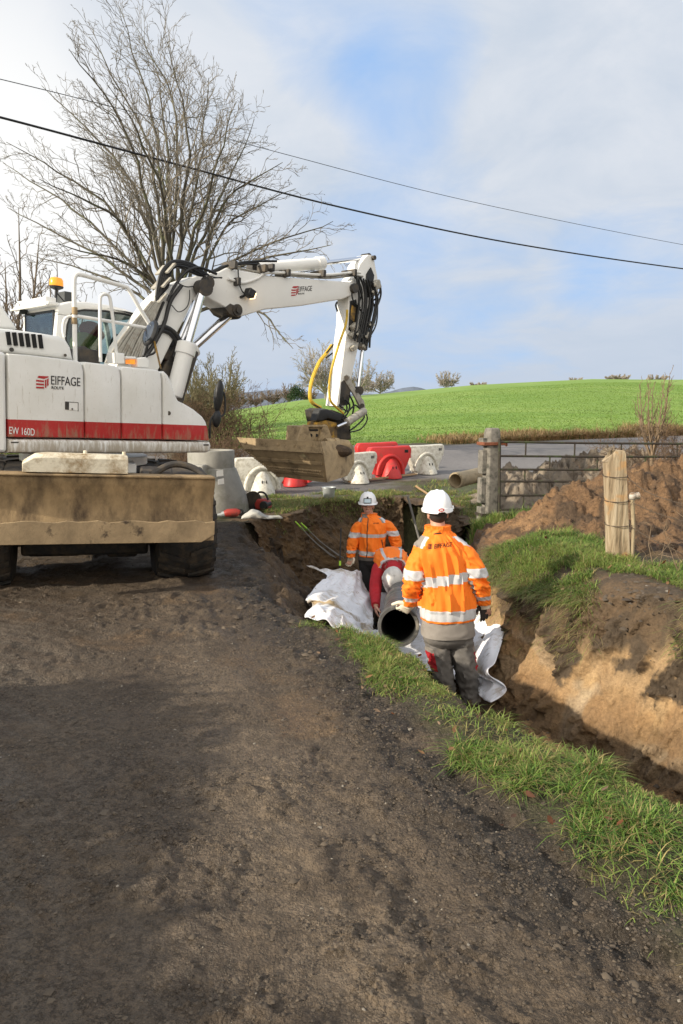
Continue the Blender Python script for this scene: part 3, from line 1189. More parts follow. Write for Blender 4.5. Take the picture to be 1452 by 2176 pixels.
def excavator():
    Cx, Cy = -3.06, 7.98
    tilt = Matrix.Rotation(R(3.3), 4, 'Y')
    MR = Matrix.Translation((Cx, Cy, -.02)) @ tilt
    MU = Matrix.Rotation(R(21), 4, 'Z')          # undercarriage
    MBD = Matrix.Rotation(R(45), 4, 'Z')         # upper structure
    root = empty('excavator', MR, 'white wheeled excavator with red waist stripe, holding a muddy bucket over the barriers', 'excavator')
    inv = (MR @ MBD).inverted()
    inv3 = inv.to_3x3()
    invu = (MR @ MU).inverted()

    def bp(px, py, lat):
        o = inv @ CAM
        d = inv3 @ ray(px, py)
        s = (-lat - o.y) / d.y
        return o + d * s

    def up(px, py, y):
        """undercarriage frame, on the plane at local y"""
        o = invu @ CAM
        d = invu.to_3x3() @ ray(px, py)
        return o + d * ((y - o.y) / d.y)

    W, BK, HO, CHR, PG, SD = (MATS[k] for k in ('exc_white_plain', 'exc_black', 'hose', 'chrome', 'pipe_grey', 'steel_dark'))
    zt = bp(20, 891, 1.25).z
    zb = bp(20, 930, 1.25).z
    zs = bp(20, 962, 1.25).z
    striped_white('exc_body', zb, zt, zs + .10)
    BODY = MATS['exc_body']

    # ---------------- undercarriage
    mb = MB(MU)
    mb.box((0, .1, .62), (.92, 3.0, .36))
    mb.box((0, -1.25, .55), (1.9, .3, .3))
    mb.box((0, 1.3, .55), (1.9, .3, .3))
    mb.box((0, -1.6, .72), (.7, .7, .28))
    mb.cyl((0, 0, .78), (0, 0, 1.12), .58, 32)
    mb.build('chassis', MATS['steel_dark'], root, bevel=.015)
    mb = MB(MU)
    mb.box((0, -1.15, .44), (1.2, .40, .34))
    mb.cyl((-.7, -1.25, .5), (.7, -1.25, .5), .15, 16)
    mb.box((.35, -1.0, .33), (.3, .5, .22))
    mb.box((-.3, -.9, .36), (.5, .6, .26))
    mb.box((0, -.2, .40), (1.0, 1.6, .32))
    mb.each('axle_housing', MATS['rubber'], root, bevel=.03)
    mb = MB(MU)
    mb.cyl((0, 0, 1.10), (0, 0, 1.20), .70, 40)
    mb.box((.25, -.72, 1.12), (.5, .5, .10))
    mb.build('slew_ring', MATS['exc_white_plain'], root, bevel=.01)
    for sx in (-1, 1):
        for yy in (-1.25, 1.3):
            c = Vector((sx * .95, yy, .50))
            mb = MB(MU)
            pr = [(.27, -.28), (.36, -.30), (.47, -.285), (.515, -.24), (.525, -.1), (.525, .1), (.515, .24), (.47, .285), (.36, .30), (.27, .28)]
            mb.lathe(pr, c, (1, 0, 0), 48)
            for k in range(22):                          # chevron lugs
                for s2 in (-1, 1):
                    a0 = 2 * math.pi * (k + (.5 if s2 > 0 else 0)) / 22
                    ring = []
                    for (xx, da) in ((.02, .0), (.15, .09), (.28, .17)):
                        for rr_ in (.51, .55 if xx < .2 else .535):
                            for dd in (-.045, .045):
                                aa = a0 + da + dd
                                ring.append(c + Vector((s2 * xx, math.sin(aa) * rr_, math.cos(aa) * rr_)))
                    mb.add(ring, [(0, 1, 3, 2), (2, 3, 7, 6), (0, 2, 6, 4), (1, 5, 7, 3), (6, 7, 11, 10), (4, 6, 10, 8), (5, 9, 11, 7), (8, 10, 11, 9)])
            wh = mb.build('wheel', MATS['rubber'], root, smooth=30, origin=None)
            mb = MB(MU)
            mb.lathe([(.08, .02 * sx), (.22, .06 * sx), (.25, .16 * sx), (.275, .27 * sx), (.285, .29 * sx), (.275, .20 * sx)], c, (1, 0, 0), 32)
            mb.build('rim', MATS['exc_white_plain'], wh)
    # dozer blade: curved plate traced in profile, swept across the machine
    yb = -2.22
    ztop = up(230, 1014, yb).z
    zbot = up(230, 1152, yb).z
    xr = up(457, 1090, yb).x
    H = ztop - zbot
    prof = []
    for i in range(15):
        t = i / 14
        prof.append((yb + .09 * math.sin(t * math.pi) ** 1.0 + (.015 if t > .93 else 0), zbot + H * t))
    mb = MB(MU)
    f = [Vector((-xr, y, z)) for y, z in prof] + [Vector((-xr, y + .035, z)) for y, z in prof[::-1]]
    mb.prism(f, (2 * xr, 0, 0))
    mb.box((0, yb + .09, ztop + .008), (2 * xr - .012, .20, .022))
    mb.box((0, yb + .19, zbot + H * .55), (2 * xr - .1, .08, .10))
    mb.box((.45, yb + .52, .72), (.16, .7, .20))
    mb.box((-.45, yb + .52, .72), (.16, .7, .20))
    bl = mb.build('dozer_blade', MATS['blade_steel'], root, smooth=50, bevel=.008)
    mb = MB(MU)
    n = 26
    top = [Vector((-xr + 2 * xr * i / n, yb - .012, zbot + H * (.315 + .012 * math.sin(i * 1.9) + (0.01 if i % 5 else -.012)))) for i in range(n + 1)]
    bot = [Vector((xr, yb - .012, zbot + .06)), Vector((xr - .12, yb - .012, zbot - .012)), Vector((-xr + .1, yb - .012, zbot - .012)), Vector((-xr, yb - .012, zbot + .03))]
    mb.prism(top + bot, (0, .028, 0))
    mb.build('cutting_edge', MATS['blade_edge'], bl, smooth=0, bevel=.004)
    # white step beam standing on the blade
    z0 = ztop + .028
    prof = [(0, 0), (.34, 0), (.34, .05), (.27, .155), (.06, .165), (.0, .13)]
    x0 = up(47, 1012, yb).x
    x1 = up(273, 1012, yb).x
    mb = MB(MU)
    rings = []
    for x, sc_ in ((x0, .55), (x0 + .09, .93), (x0 + .18, 1), (x1 - .03, 1), (x1, .95)):
        rings.append([Vector((x, yb + .02 + y, z0 + z * sc_)) for y, z in prof])
    mb.loft(rings)
    for i in range(2):
        mb.cyl((x0 + .5 + .33 * i, yb + .2, z0 + .15), (x0 + .5 + .33 * i, yb + .2, z0 + .185), .018, 10)
    mb.build('step_cover', MATS['beam_white'], root, smooth=25, bevel=.012)
    mb = MB(MU)                                            # dark hydraulics and dirt behind the blade
    for x, y, s in ((.62, .36, .30), (.9, .38, .34), (-.9, .5, .4), (-.55, .5, .3)):
        mb.box((x, yb + y, ztop - .03), (s, .35, .12), Matrix.Rotation(R(12), 3, 'X'))
    mb.tube(catmull([(.55, yb + .25, ztop), (.75, yb + .3, ztop + .10), (.95, yb + .28, ztop + .07), (1.1, yb + .2, ztop - .05)], 5), .035, 8)
    mb.each('blade_linkage', MATS['steel_dark'], root, bevel=.02)

    # ---------------- upper structure panels (near side plane)
    L = 1.25
    inn = Vector((0, .9, 0))

    def panel(name, pts, lat=L, depth=.9, r=.014, m=None, M=MBD):
        mb = MB(M)
        mb.pillow([bp(x, y, lat) for x, y in pts], (0, depth, 0), r)
        return mb.build(name, m or BODY, root, smooth=35)
    # top edge of the panels is a line in the body frame
    d1 = panel('side_panel', [(17, 751), (60, 754), (120, 761), (166, 767), (173, 772), (178, 790), (180, 931), (19, 929)])
    d2 = panel('side_panel', [(182, 795), (178, 775), (182, 769), (215, 773), (245, 777), (254, 784), (257, 800), (258, 933), (182, 931)])
    d3 = panel('side_panel', [(260, 802), (257, 785), (262, 779), (300, 783), (335, 786), (341, 792), (344, 806), (345, 934), (260, 933)])
    d4 = panel('nose_panel', [(347, 808), (344, 793), (349, 789), (357, 797), (364, 812), (372, 838), (379, 852), (392, 858), (412, 870), (430, 885), (438, 897), (442, 912), (445, 937), (347, 934)])
    panel('sill', [(19, 933), (120, 934), (250, 936), (360, 938), (447, 939), (450, 948), (447, 959), (440, 962), (250, 964), (17, 963)], depth=1.2, r=.03)
    # counterweight at the rear end
    p_ = bp(13, 748, L)
    q_ = bp(13, 962, L)
    mb = MB(MBD)
    cwx = p_.x
    out = [(cwx, -1.25), (cwx - .5, -1.25), (cwx - .85, -1.1), (cwx - 1.0, -.7), (cwx - 1.05, 0), (cwx - 1.0, .7), (cwx - .85, 1.1), (cwx - .5, 1.25), (cwx, 1.25)]
    ring = lambda z, k: [Vector((cwx + (x - cwx) * k, y * (1 if abs(y) > 1.2 else k), z)) for x, y in out]
    mb.loft([ring(q_.z - .0, .93), ring(q_.z + .08, 1), ring(p_.z - .10, 1), ring(p_.z, .92)])
    mb.build('counterweight', MATS['exc_white_plain'], root, smooth=35, bevel=.03)
    # deck and far side body
    zf = bp(250, 779, L).z
    xf = bp(344, 800, L).x
    mb = MB(MBD)
    mb.box(((cwx + xf) / 2, .12, (zs + zf) / 2 - .02), (xf - cwx - .02, 2.2, zf - zs - .10))
    mb.box(((cwx + xf) / 2 + .1, .1, zs + .02), (xf - cwx + .35, 1.9, .12))
    mb.build('deck', MATS['exc_white_plain'], root, bevel=.02)
    # engine hood with vents
    hood = [(-70, 690), (0, 697), (40, 701), (90, 708), (128, 714), (143, 723), (152, 738), (158, 765), (100, 757), (-70, 742)]
    mb = MB(MBD)
    mb.pillow([bp(x, y, 1.12) for x, y in hood], (0, .95, 0), .05, steps=5)
    hd = mb.build('engine_hood', MATS['exc_white_plain'], root, smooth=45)
    mb = MB(MBD)
    for k in range(6):
        xa = 18 + k * 13.6
        a = bp(xa - 1.5, 705 + k * 1.2, 1.12)
        b = bp(xa + 2.5, 733 + k * 1.5, 1.12)
        mb.tube([a, a + (b - a) * .5, b], .020, 10)
    mb.each('vent', MATS['seam'], hd)
    mb = MB(MBD)
    mb.pillow([bp(x, y, .55) for x, y in [(-140, 560), (-60, 585), (0, 640), (38, 699), (-140, 690)]], (0, .45, 0), .03)
    mb.build('exhaust_cowl', MATS['exc_white_plain'], root, smooth=40)
    # latch, bolts, slots
    mb = MB(MBD)
    mb.prism([bp(x, y, L + .004) for x, y in [(140, 855), (166, 857), (166, 873), (140, 871)]], (0, .01, 0))
    mb.build('latch', MATS['exc_white_plain'], d1, smooth=0, bevel=.003)
    mb = MB(MBD)
    for a in ([(139, 854), (147, 855), (147, 871), (139, 870)], [(139.4, 853), (167, 855), (167, 856), (139.4, 854.2)], [(166, 855), (167, 855), (167, 874), (166, 874)]):
        mb.prism([bp(x, y, L + .0062) for x, y in a], (0, .004, 0))
    mb.cyl(bp(154, 869, L + .016), bp(154, 869, L), .008, 10)
    mb.build('handle', SD, d1, smooth=0)
    mb = MB(MBD)
    mb.cyl(bp(359, 878, L + .004), bp(359, 878, L - .03), .022, 16)
    mb.prism([bp(x, y, L + .003) for x, y in [(24, 938.5), (40, 938.5), (40, 941.5), (24, 941.5)]], (0, .01, 0))
    mb.prism([bp(x, y, L + .003) for x, y in [(433, 944), (444, 944), (444, 947), (433, 947)]], (0, .01, 0))
    mb.cyl(bp(139, 755, 1.14), bp(139, 755, 1.0), .014, 12)
    mb.cyl(bp(25, 743, 1.14), bp(25, 743, 1.0), .02, 12)
    mb.each('bolt', SD, root, smooth=30)
    mb = MB(MBD)
    mb.prism([bp(x, y, L + .003) for x, y in [(369, 906), (386, 907), (386, 914), (369, 913)]], (0, .006, 0))
    mb.build('reflector', MATS['red_paint'], d4, smooth=0)
    # writing on the side
    def write(s, a, b, lat, h_px, m, parent, name='lettering'):
        A, B = bp(*a, lat), bp(*b, lat)
        Hh = bp(a[0], a[1] - h_px, lat)
        xd = B - A
        lettering(s, A, xd, (0, 0, 1), xd.length, parent, m, name, MBD, (Hh - A).length)
    write('EIFFAGE', (109, 817), (171, 821), L + .003, 19, MATS['letter_black'], d1)
    write('ROUTE', (110, 826.5), (136, 828), L + .003, 6.2, MATS['letter_black'], d1)
    write('EW 160D', (20, 922), (74, 926), L + .003, 15.5, MATS['letter_white'], d1)
    A, B = bp(77, 825, L + .002), bp(104, 826, L + .002)
    emblem(A, B - A, (0, 0, 1), (B - A).length, d1, MBD)

    # ---------------- cab on the far side
    lc = -.22                                            # near side of the cab
    wc = 1.0
    lcf = lc - wc
    cabz0 = zf - .25
    side = [(126, 655), (131, 645), (150, 640), (185, 641), (230, 647), (270, 657), (296, 668), (318, 700), (322, 800), (150, 800), (128, 740)]
    S = [bp(x, y, lc) for x, y in side]
    far = Vector((0, wc, 0))
    pz = lambda x, y: bp(x, y, lc)
    # pillars and roof as separate solid pieces, glass between
    roof = [(122, 668), (124, 652), (131, 644), (150, 640), (185, 641), (230, 647), (270, 657), (297, 668), (303, 676), (270, 668), (225, 661), (180, 659), (160, 662), (150, 672)]
    mb = MB(MBD)
    mb.pillow([pz(*p) for p in roof], far, .035)
    rf = mb.build('cab_roof', W, root, smooth=40)
    mb = MB(MBD)
    rearp = [(122, 668), (150, 671), (143, 690), (140, 720), (146, 745), (150, 790), (112, 790), (116, 730)]
    mb.pillow([pz(*p) for p in rearp], (0, .07, 0), .02)
    mb.pillow([pz(*p) + Vector((0, wc, 0)) for p in rearp[::-1]], (0, -.07, 0), .02)
    a, b, c, d = pz(122, 668), pz(112, 790), pz(118, 730), pz(120, 690)
    bx = a.x
    mb.box((bx + .05, lc * -1 + wc / 2, cabz0 + .2), (.1, wc, .5))
    # front pillars, far from the viewer's window
    for yy in (-lc, -lcf):
        fp = [pz(297, 668), pz(306, 676), pz(330, 800), pz(316, 800)]
        mb.prism([p + Vector((0, yy + lc, 0)) for p in fp], (0, .05 if yy == -lc else -.05, 0))
    mb.box((pz(230, 790).x, -lc + wc / 2, cabz0), (pz(322, 790).x - bx, wc, .16))
    cb = mb.build('cab', W, root, smooth=40, bevel=.008)
    # side window
    win = [(150, 672), (160, 662), (180, 659), (225, 661), (270, 668), (303, 676), (320, 740), (322, 790), (150, 790), (145, 745), (141, 720), (144, 690)]
    mb = MB(MBD)
    mb.prism([pz(*p) + Vector((0, .02, 0)) for p in win], (0, .006, 0))
    sw = mb.build('side_window', MATS['cab_glass'], cb, smooth=0)
    mb = MB(MBD)
    wp = [pz(*p) + Vector((0, .012, 0)) for p in win]
    mb.tube(wp + [wp[0]], .012, 6)
    mb.tube([pz(243, 664), pz(243, 790)], .010, 6)
    mb.build('window_frame', BK, sw)
    # rear window (plane x = bx)
    zr0, zr1 = bp(90, 728, lc - .5).z, bp(118, 664, lc - .1).z
    mb = MB(MBD)
    mb.box((bx - .005, -lc + wc / 2, (zr0 + zr1) / 2 + .01), (.008, wc - .16, zr1 - zr0))
    rw = mb.build('rear_window', MATS['cab_glass'], cb, smooth=0)
    mb = MB(MBD)
    for (y0, y1, za, zb_) in ((.07, .10, zr0, zr1), (wc - .10, wc - .07, zr0, zr1), (.07, wc - .07, zr0 - .02, zr0), (.07, wc - .07, zr1, zr1 + .025)):
        mb.box((bx - .007, -lc + (y0 + y1) / 2, (za + zb_) / 2), (.014, y1 - y0, zb_ - za))
    mb.build('window_frame', BK, rw)
    mb = MB(MBD)
    mb.box((bx - .05, -lc + wc / 2, zr1 + .085), (.12, wc + .04, .03))
    mb.box((bx - .04, -lc + wc / 2, zr1 + .13), (.12, wc * .85, .06))
    mb.tube([(bx - .13, -lc - .03, zr1 + .06), (bx - .13, -lc + wc + .05, zr1 + .06)], .014, 8)
    mb.build('roof_rail', W, rf, bevel=.01)
    # inside: seat, back wall, hi-vis clothing, red bag
    mb = MB(MBD)
    cx_ = (bx + pz(310, 700).x) / 2
    mb.box((cx_ - .22, -lc + .55, cabz0 + .62), (.14, .5, .75), Matrix.Rotation(R(-8), 3, 'Y'))
    mb.box((cx_ + .02, -lc + .55, cabz0 + .28), (.5, .5, .14))
    mb.box((cx_ - .24, -lc + .55, cabz0 + 1.07), (.1, .26, .2))
    mb.box((cx_ + .2, -lc + .22, cabz0 + .42), (.4, .14, .10))
    mb.tube([(cx_ + .55, -lc + .55, cabz0 + .05), (cx_ + .45, -lc + .55, cabz0 + .55)], .035, 8)
    mb.tube([(cx_ + .45 + .0 * math.cos(a), -lc + .55 + .18 * math.cos(a), cabz0 + .57 + .18 * math.sin(a)) for a in np.linspace(0, 6.28, 18)], .015, 6)
    st_ = mb.build('seat', MATS['cab_inner'], cb, bevel=.04, seg=3)
    mb = MB(MBD)
    mb.ball((cx_ - .02, -lc + .3, cabz0 + .75), (.14, .12, .10))
    mb.ball((cx_ + .10, -lc + .36, cabz0 + .70), (.08, .1, .07))
    mb.build('bag', MATS['tape_red'], st_)
    mb = MB(MBD)
    mb.ball((cx_ - .1, -lc + .26, cabz0 + .55), (.2, .1, .16), 12, 8)
    mb.ball((cx_ + .25, -lc + .2, cabz0 + .32), (.13, .08, .14), 12, 8)
    mb.each('cushion', MATS['hivis_seat'], st_)
    # beacon
    b0 = bp(118, 648, lc - .3)
    b1 = bp(120, 612, lc - .3)
    b2 = bp(121, 590, lc - .3)
    mb = MB(MBD)
    mb.box(b0 - Vector((0, 0, .02)), (.14, .10, .06))
    mb.cyl(b0, b1, .016, 10)
    mb.tube([b0 + Vector((.16, 0, 0)), b0 + (b1 - b0) * .75], .008, 6)
    mb.lathe([(.03, -.02), (.075, 0), (.08, .02)], b1, (0, 0, 1), 20)
    bc = mb.build('beacon', BK, root)
    hb = (b2 - b1).length
    mb = MB(MBD)
    mb.lathe([(.076, .02), (.078, hb * .35), (.074, hb * .75), (.060, hb * .95), (.02, hb * 1.02), (0, hb * 1.02)], b1, (0, 0, 1), 24)
    mb.build('lamp_dome', MATS['amber'], bc)
    wl = bp(38, 656, lc - wc + .1)
    mb = MB(MBD)
    mb.cyl(wl, wl + Vector((.10, 0, 0)), .075, 18, r2=.05)
    mb.build('work_light', BK, root)
    mb = MB(MBD)
    mb.cyl(wl - Vector((.006, 0, 0)), wl + Vector((.002, 0, 0)), .068, 18)
    mb.build('lens', MATS['letter_white'], root.children[-1])

    # ---------------- handrails, mirrors, small boxes on the right deck
    def rail(pts, lat, r=.019, n=5, name='handrail'):
        mb = MB(MBD)
        mb.tube(catmull([bp(x, y, lat) for x, y in pts], n), r, 10)
        return mb.build(name, W, root)
    r1 = rail([(160, 770), (159, 700), (158, 640), (158, 600), (160, 588), (168, 583), (200, 591), (262, 608), (272, 613), (282, 628), (300, 660), (322, 695), (330, 712)], 1.0, .022, 4)
    rail([(214, 769), (213, 700), (213, 640), (216, 628), (225, 625), (233, 631), (238, 660), (243, 705), (249, 768)], 1.12, .017, 5)
    rail([(160, 671), (185, 675), (240, 684), (312, 697)], 1.0, .017, 3)
    rail([(160, 671), (146, 673), (137, 680), (134, 700), (137, 716)], .98, .014, 4)
    mb = MB(MBD)
    p = bp(159, 662, 1.0)
    mb.cyl(p - Vector((0, 0, .03)), p + Vector((0, 0, .04)), .027, 10)
    p = bp(158, 682, 1.0)
    mb.cyl(p - Vector((0, 0, .03)), p + Vector((0, 0, .03)), .027, 10)
    mb.each('rail_joint', MATS['mud_steel'], r1)

    def mirror(c, lat, w, h, rotz, roty, arm, name='mirror'):
        p = bp(*c, lat)
        rot = (Matrix.Rotation(R(rotz), 3, 'Z') @ Matrix.Rotation(R(roty), 3, 'Y'))
        mb = MB(MBD)
        mb.ball(p, (.045, w / 2, h / 2), 14, 9, rot=rot)
        mb.tube(catmull([bp(x, y, lat) for x, y in arm], 5), .012, 7)
        o = mb.build(name, BK, root)
        mb = MB(MBD)
        mb.ball(p - rot @ Vector((.012, 0, 0)), (.042, w / 2 - .02, h / 2 - .02), 14, 9, rot=rot)
        mb.build('mirror_glass', MATS['mirror_glass'], o)
        return o
    mirror((320, 708), 1.05, .20, .30, 10, 22, [(322, 712), (330, 735), (328, 750), (312, 757), (308, 770)])
    mirror((465, 842), 1.05, .16, .38, -60, 5, [(467, 830), (477, 838), (478, 875), (470, 885), (466, 885)])
    mirror((461, 890), 1.05, .15, .20, -60, 4, [(461, 880), (452, 886), (447, 900), (446, 932)])
    mb = MB(MBD)
    mb.tube(catmull([bp(328, 725, 1.1), bp(333, 745, 1.1), bp(342, 784, 1.1)], 4), .010, 6)
    mb.build('rod', MATS['yellow'], root)
    mb = MB(MBD)
    mb.pillow([bp(x, y, 1.15) for x, y in [(247, 749), (265, 751), (266, 773), (248, 772)]], (0, .2, 0), .012)
    mb.pillow([bp(x, y, 1.15) for x, y in [(292, 761), (311, 759), (318, 765), (317, 781), (293, 780)]], (0, .14, 0), .01)
    mb.pillow([bp(x, y, 1.15) for x, y in [(268, 757), (289, 758), (291, 763), (268, 762)]], (0, .15, 0), .01)
    mb.each('deck_box', W, root)
    mb = MB(MBD)
    mb.prism([bp(x, y, 1.14) for x, y in [(277, 764), (287, 764), (287, 774), (277, 773)]], (0, .1, 0))
    mb.build('amber_lamp', MATS['amber'], root)
    mb = MB(MBD)
    mb.box(bp(178, 766, .75) + Vector((0, 0, .03)), (.22, .3, .16))
    mb.tube(catmull([bp(160, 745, .7), bp(180, 742, .7), bp(195, 760, .7), bp(200, 775, .7)], 4), .03, 8)
    mb.build('valve_block', SD, root, bevel=.01)

    # ---------------- boom
    hw = .17
    near = .02 + hw

    def slab(name, pts, lat=near, w=2 * hw, r=.02, m=W):
        mb = MB(MBD)
        mb.pillow([bp(x, y, lat) for x, y in pts], (0, w, 0), r)
        return mb.build(name, m, root, smooth=35)
    lb = slab('lower_boom', [(404, 592), (420, 586), (436, 588), (445, 600), (438, 616), (425, 624), (416, 628), (408, 645), (396, 673), (365, 729), (338, 785), (300, 840), (225, 850), (262, 735), (330, 640), (364, 607)])
    ub = slab('upper_boom', [(431, 604), (430, 594), (436, 584), (450, 580), (467, 577), (482, 569), (510, 574), (546, 580), (580, 587), (660, 593), (745, 599), (757, 607), (757, 624), (728, 636), (641, 650), (563, 658), (515, 672), (500, 672), (489, 666), (478, 652), (451, 638), (436, 628)])
    mb = MB(MBD)
    p = bp(437, 601, near)
    mb.cyl(p + Vector((0, -.09, 0)), p + Vector((0, .45, 0)), .075, 24)
    mb.cyl(p + Vector((0, -.10, 0)), p + Vector((0, -.13, 0)), .045, 20)
    p2 = bp(503, 659, near)
    mb.cyl(p2 + Vector((0, -.06, 0)), p2 + Vector((0, .40, 0)), .040, 20)
    mb.lathe([(.05, 0), (.075, 0), (.075, .02), (.05, .02)], p2 + Vector((0, -.03, 0)), (0, 1, 0), 20)
    p3 = bp(750, 613, near)
    mb.cyl(p3 + Vector((0, -.06, 0)), p3 + Vector((0, .42, 0)), .07, 20)
    mb.cyl(bp(787, 549, near - .1) + Vector((0, -.10, 0)), bp(787, 549, near - .1) + Vector((0, .26, 0)), .035, 16)
    mb.each('pivot_pin', SD, root)
    # bracket of the second cylinder
    slab('boom_bracket', [(478, 654), (490, 645), (515, 655), (512, 671), (500, 673), (488, 667)], near + .012, .36, .006, SD)

    def ram(a, b, c, lat, r1, r2, name='hydraulic_cylinder', m=W):
        A, B, D = bp(*a, lat), bp(*b, lat), bp(*c, lat)
        mb = MB(MBD)
        ax = (B - A).normalized()
        ln = (B - A).length
        mb.lathe([(r1 * .6, -.02), (r1 * .95, 0), (r1, .02), (r1, ln - .16), (r1 * 1.16, ln - .15), (r1 * 1.16, ln - .02), (r1 * .9, ln), (r2 * 1.1, ln)], A, ax, 24)
        o = mb.build(name, m, root)
        mb = MB(MBD)
        mb.cyl(B - ax * .05, D, r2, 18)
        mb.build('rod', CHR, o)
        mb = MB(MBD)
        side = Vector((0, 1, 0))
        mb.cyl(D - side * .07, D + side * .07, r2 * 1.9, 18)
        mb.cyl(A - side * .07, A + side * .07, r1 * 1.0, 18)
        mb.each('rod_eye', SD, o)
        return o
    ram((370, 842), (399, 728), (432, 612), near + .12, .105, .052)
    ram((330, 812), (412, 737), (496, 662), near - .17, .105, .055)
    ram((330, 812), (385, 728), (432, 612), near - .48, .10, .05)
    sc1 = ram((540, 571), (688, 559), (778, 548), near - .17, .082, .034)
    # mud-dark brackets near the boom foot
    mb = MB(MBD)
    for q, s in (((372, 735), .16), ((362, 760), .2), ((350, 790), .22), ((340, 750), .14), ((375, 790), .16)):
        mb.box(bp(*q, .0), (s, .3, s), Matrix.Rotation(R(30), 3, 'Y'))
    mb.tube([bp(412, 745, .1), bp(378, 850, .1)], .07, 10)
    mb.build('boom_foot', SD, root, bevel=.02)
    # work lamp on the boom
    p = bp(531, 623, near + .10)
    mb = MB(MBD)
    mb.box(p, (.10, .12, .10), Matrix.Rotation(R(20), 3, 'Y'))
    mb.tube([p + Vector((-.08, .1, -.06)), p], .018, 8)
    wl2 = mb.build('boom_lamp', BK, root, bevel=.015)
    mb = MB(MBD)
    mb.box(p + Vector((.058, .0, -.03)), (.008, .10, .075), Matrix.Rotation(R(20), 3, 'Y'))
    mb.build('lens', MATS['lamp_lit'], wl2)
    write('EIFFAGE', (633, 620), (663, 618), near + .002, 11, MATS['letter_black'], ub)
    write('ROUTE', (634, 626), (647, 625.2), near + .002, 3.4, MATS['letter_black'], ub)
    A, B = bp(619, 629, near + .002), bp(632, 628, near + .002)
    emblem(A, B - A, (0, 0, 1), (B - A).length * 1.15, ub, MBD)

    # hoses
    def hoses(paths, lat0, r, m, name, spread=.028, nper=1, n=6, sides=7):
        mb = MB(MBD)
        for pth in paths:
            for k in range(nper):
                pts = []
                for i, (x, y) in enumerate(pth):
                    j = .5 * spread
                    pts.append(bp(x + random.uniform(-2.0, 2.0), y + random.uniform(-2, 2), lat0 - spread * k))
                mb.tube(catmull(pts, n), r * random.uniform(.85, 1.15), sides)
        return mb.each(name, m, root)
    # pale steel pipes up the lower boom
    for k in range(3):
        hoses([[(226 + 24 * k + 6 * j, 772), (262 + 18 * k + 4.5 * j, 715), (322 + 7 * k + 2.6 * j, 642)] for j in range(4)], near + .035, .015, PG, 'hydraulic_pipe', nper=1, n=4)
    hoses([[(300, 772), (325, 735), (350, 690), (362, 640), (385, 605)]], near + .04, .026, HO, 'hose')
    hoses([[(236 + 17 * k, 772), (266 + 14 * k, 715), (326 + 6 * k, 642)] for k in range(5)], near + .018, .016, HO, 'hose', n=4)
    hoses([[(333, 645 - 2 * k), (336 + 3 * k, 610), (345 + 3 * k, 578), (362 + 2 * k, 559 + 1.0 * k), (388, 556 + 2.2 * k), (415, 566 + 2.2 * k), (442, 583 + k), (470, 590)] for k in range(7)], near - .02, .021, HO, 'hose', nper=1, n=6)
    hoses([[(340 + 2 * k, 640), (343 + 2 * k, 600), (355 + k * 2, 570), (378, 560 + 2 * k), (402, 563 + 2 * k), (430, 575 + 2 * k)] for k in range(5)], near - .2, .021, HO, 'hose', n=6)
    hoses([[(356, 640), (372, 610), (392, 582), (410, 571), (430, 570), (460, 582)]], near + .06, .020, HO, 'hose')
    hoses([[(372, 598), (395, 611), (425, 608)], [(366, 650), (380, 661), (395, 655), (404, 635), (403, 615)]], near + .05, .007, HO, 'hose')
    hoses([[(332, 698), (352, 697), (370, 708), (381, 730), (374, 760)], [(332, 704), (350, 702), (366, 714), (376, 735), (370, 760)]], near + .02, .028, HO, 'hose')
    mb = MB(MBD)
    for q in ((334, 636), (343, 602), (352, 572)):
        p = bp(*q, near - .08)
        mb.box(p, (.16, .3, .02), Matrix.Rotation(R(-50), 3, 'Y'))
    mb.each('hose_clamp', PG, root)
    # along the upper boom
    hoses([[(446, 580), (478, 570), (510, 559), (545, 556), (590, 556)], [(450, 577), (480, 566), (515, 562), (545, 562)]], near - .05, .018, HO, 'hose')
    hoses([[(470, 578), (492, 573), (515, 576), (538, 581)], [(468, 580), (490, 570), (520, 571), (545, 578), (600, 582)], [(475, 583), (500, 577), (530, 583)]], near - .02, .010, PG, 'hydraulic_pipe')
    hoses([[(486, 590), (500, 597), (520, 599), (548, 592), (568, 581), (610, 580), (690, 584), (750, 580), (768, 580)]], near + .02, .022, W, 'hydraulic_pipe', n=8)
    hoses([[(600, 585), (650, 588), (700, 590), (750, 585), (770, 588)], [(590, 580), (640, 583), (700, 586), (760, 577)]], near - .03, .014, PG, 'hydraulic_pipe')
    hoses([[(505, 574), (508, 600), (514, 618), (522, 625)]], near + .04, .008, HO, 'hose')
    mb = MB(MBD)
    for q in ((552, 572), (567, 571), (495, 600), (601, 582), (676, 583), (742, 581), (488, 565)):
        mb.box(bp(*q, near - .05), (.05, .3, .10))
    mb.each('hose_clamp', SD, root, bevel=.01)

    # ---------------- stick
    sl = .02 + .125
    stk = [(775, 549), (783, 541), (790, 542), (796, 552), (799, 570), (803, 590), (801, 618), (786, 640), (778, 668), (770, 700), (760, 745), (747, 806), (738, 858), (730, 866), (716, 863), (723, 812), (731, 752), (739, 690), (742, 632), (747, 600), (757, 586), (765, 562)]
    sk = slab('stick', stk, sl, .25, .012, W)
    slab('wear_plate', [(744, 640), (757, 636), (763, 660), (758, 688), (752, 712), (741, 700)], sl + .006, .02, .003, BK)
    slab('warning_plate', [(748, 648), (757, 653), (753, 684), (745, 678)], sl + .012, .01, .003, MATS['yellow'])
    slab('mud_plate', [(726, 812), (742, 800), (748, 815), (742, 860), (722, 863)], sl + .008, .27, .006, SD)
    slab('ear_plate', [(780, 582), (789, 568), (796, 585), (792, 618), (783, 632), (778, 610)], sl + .02, .03, .004, BK)
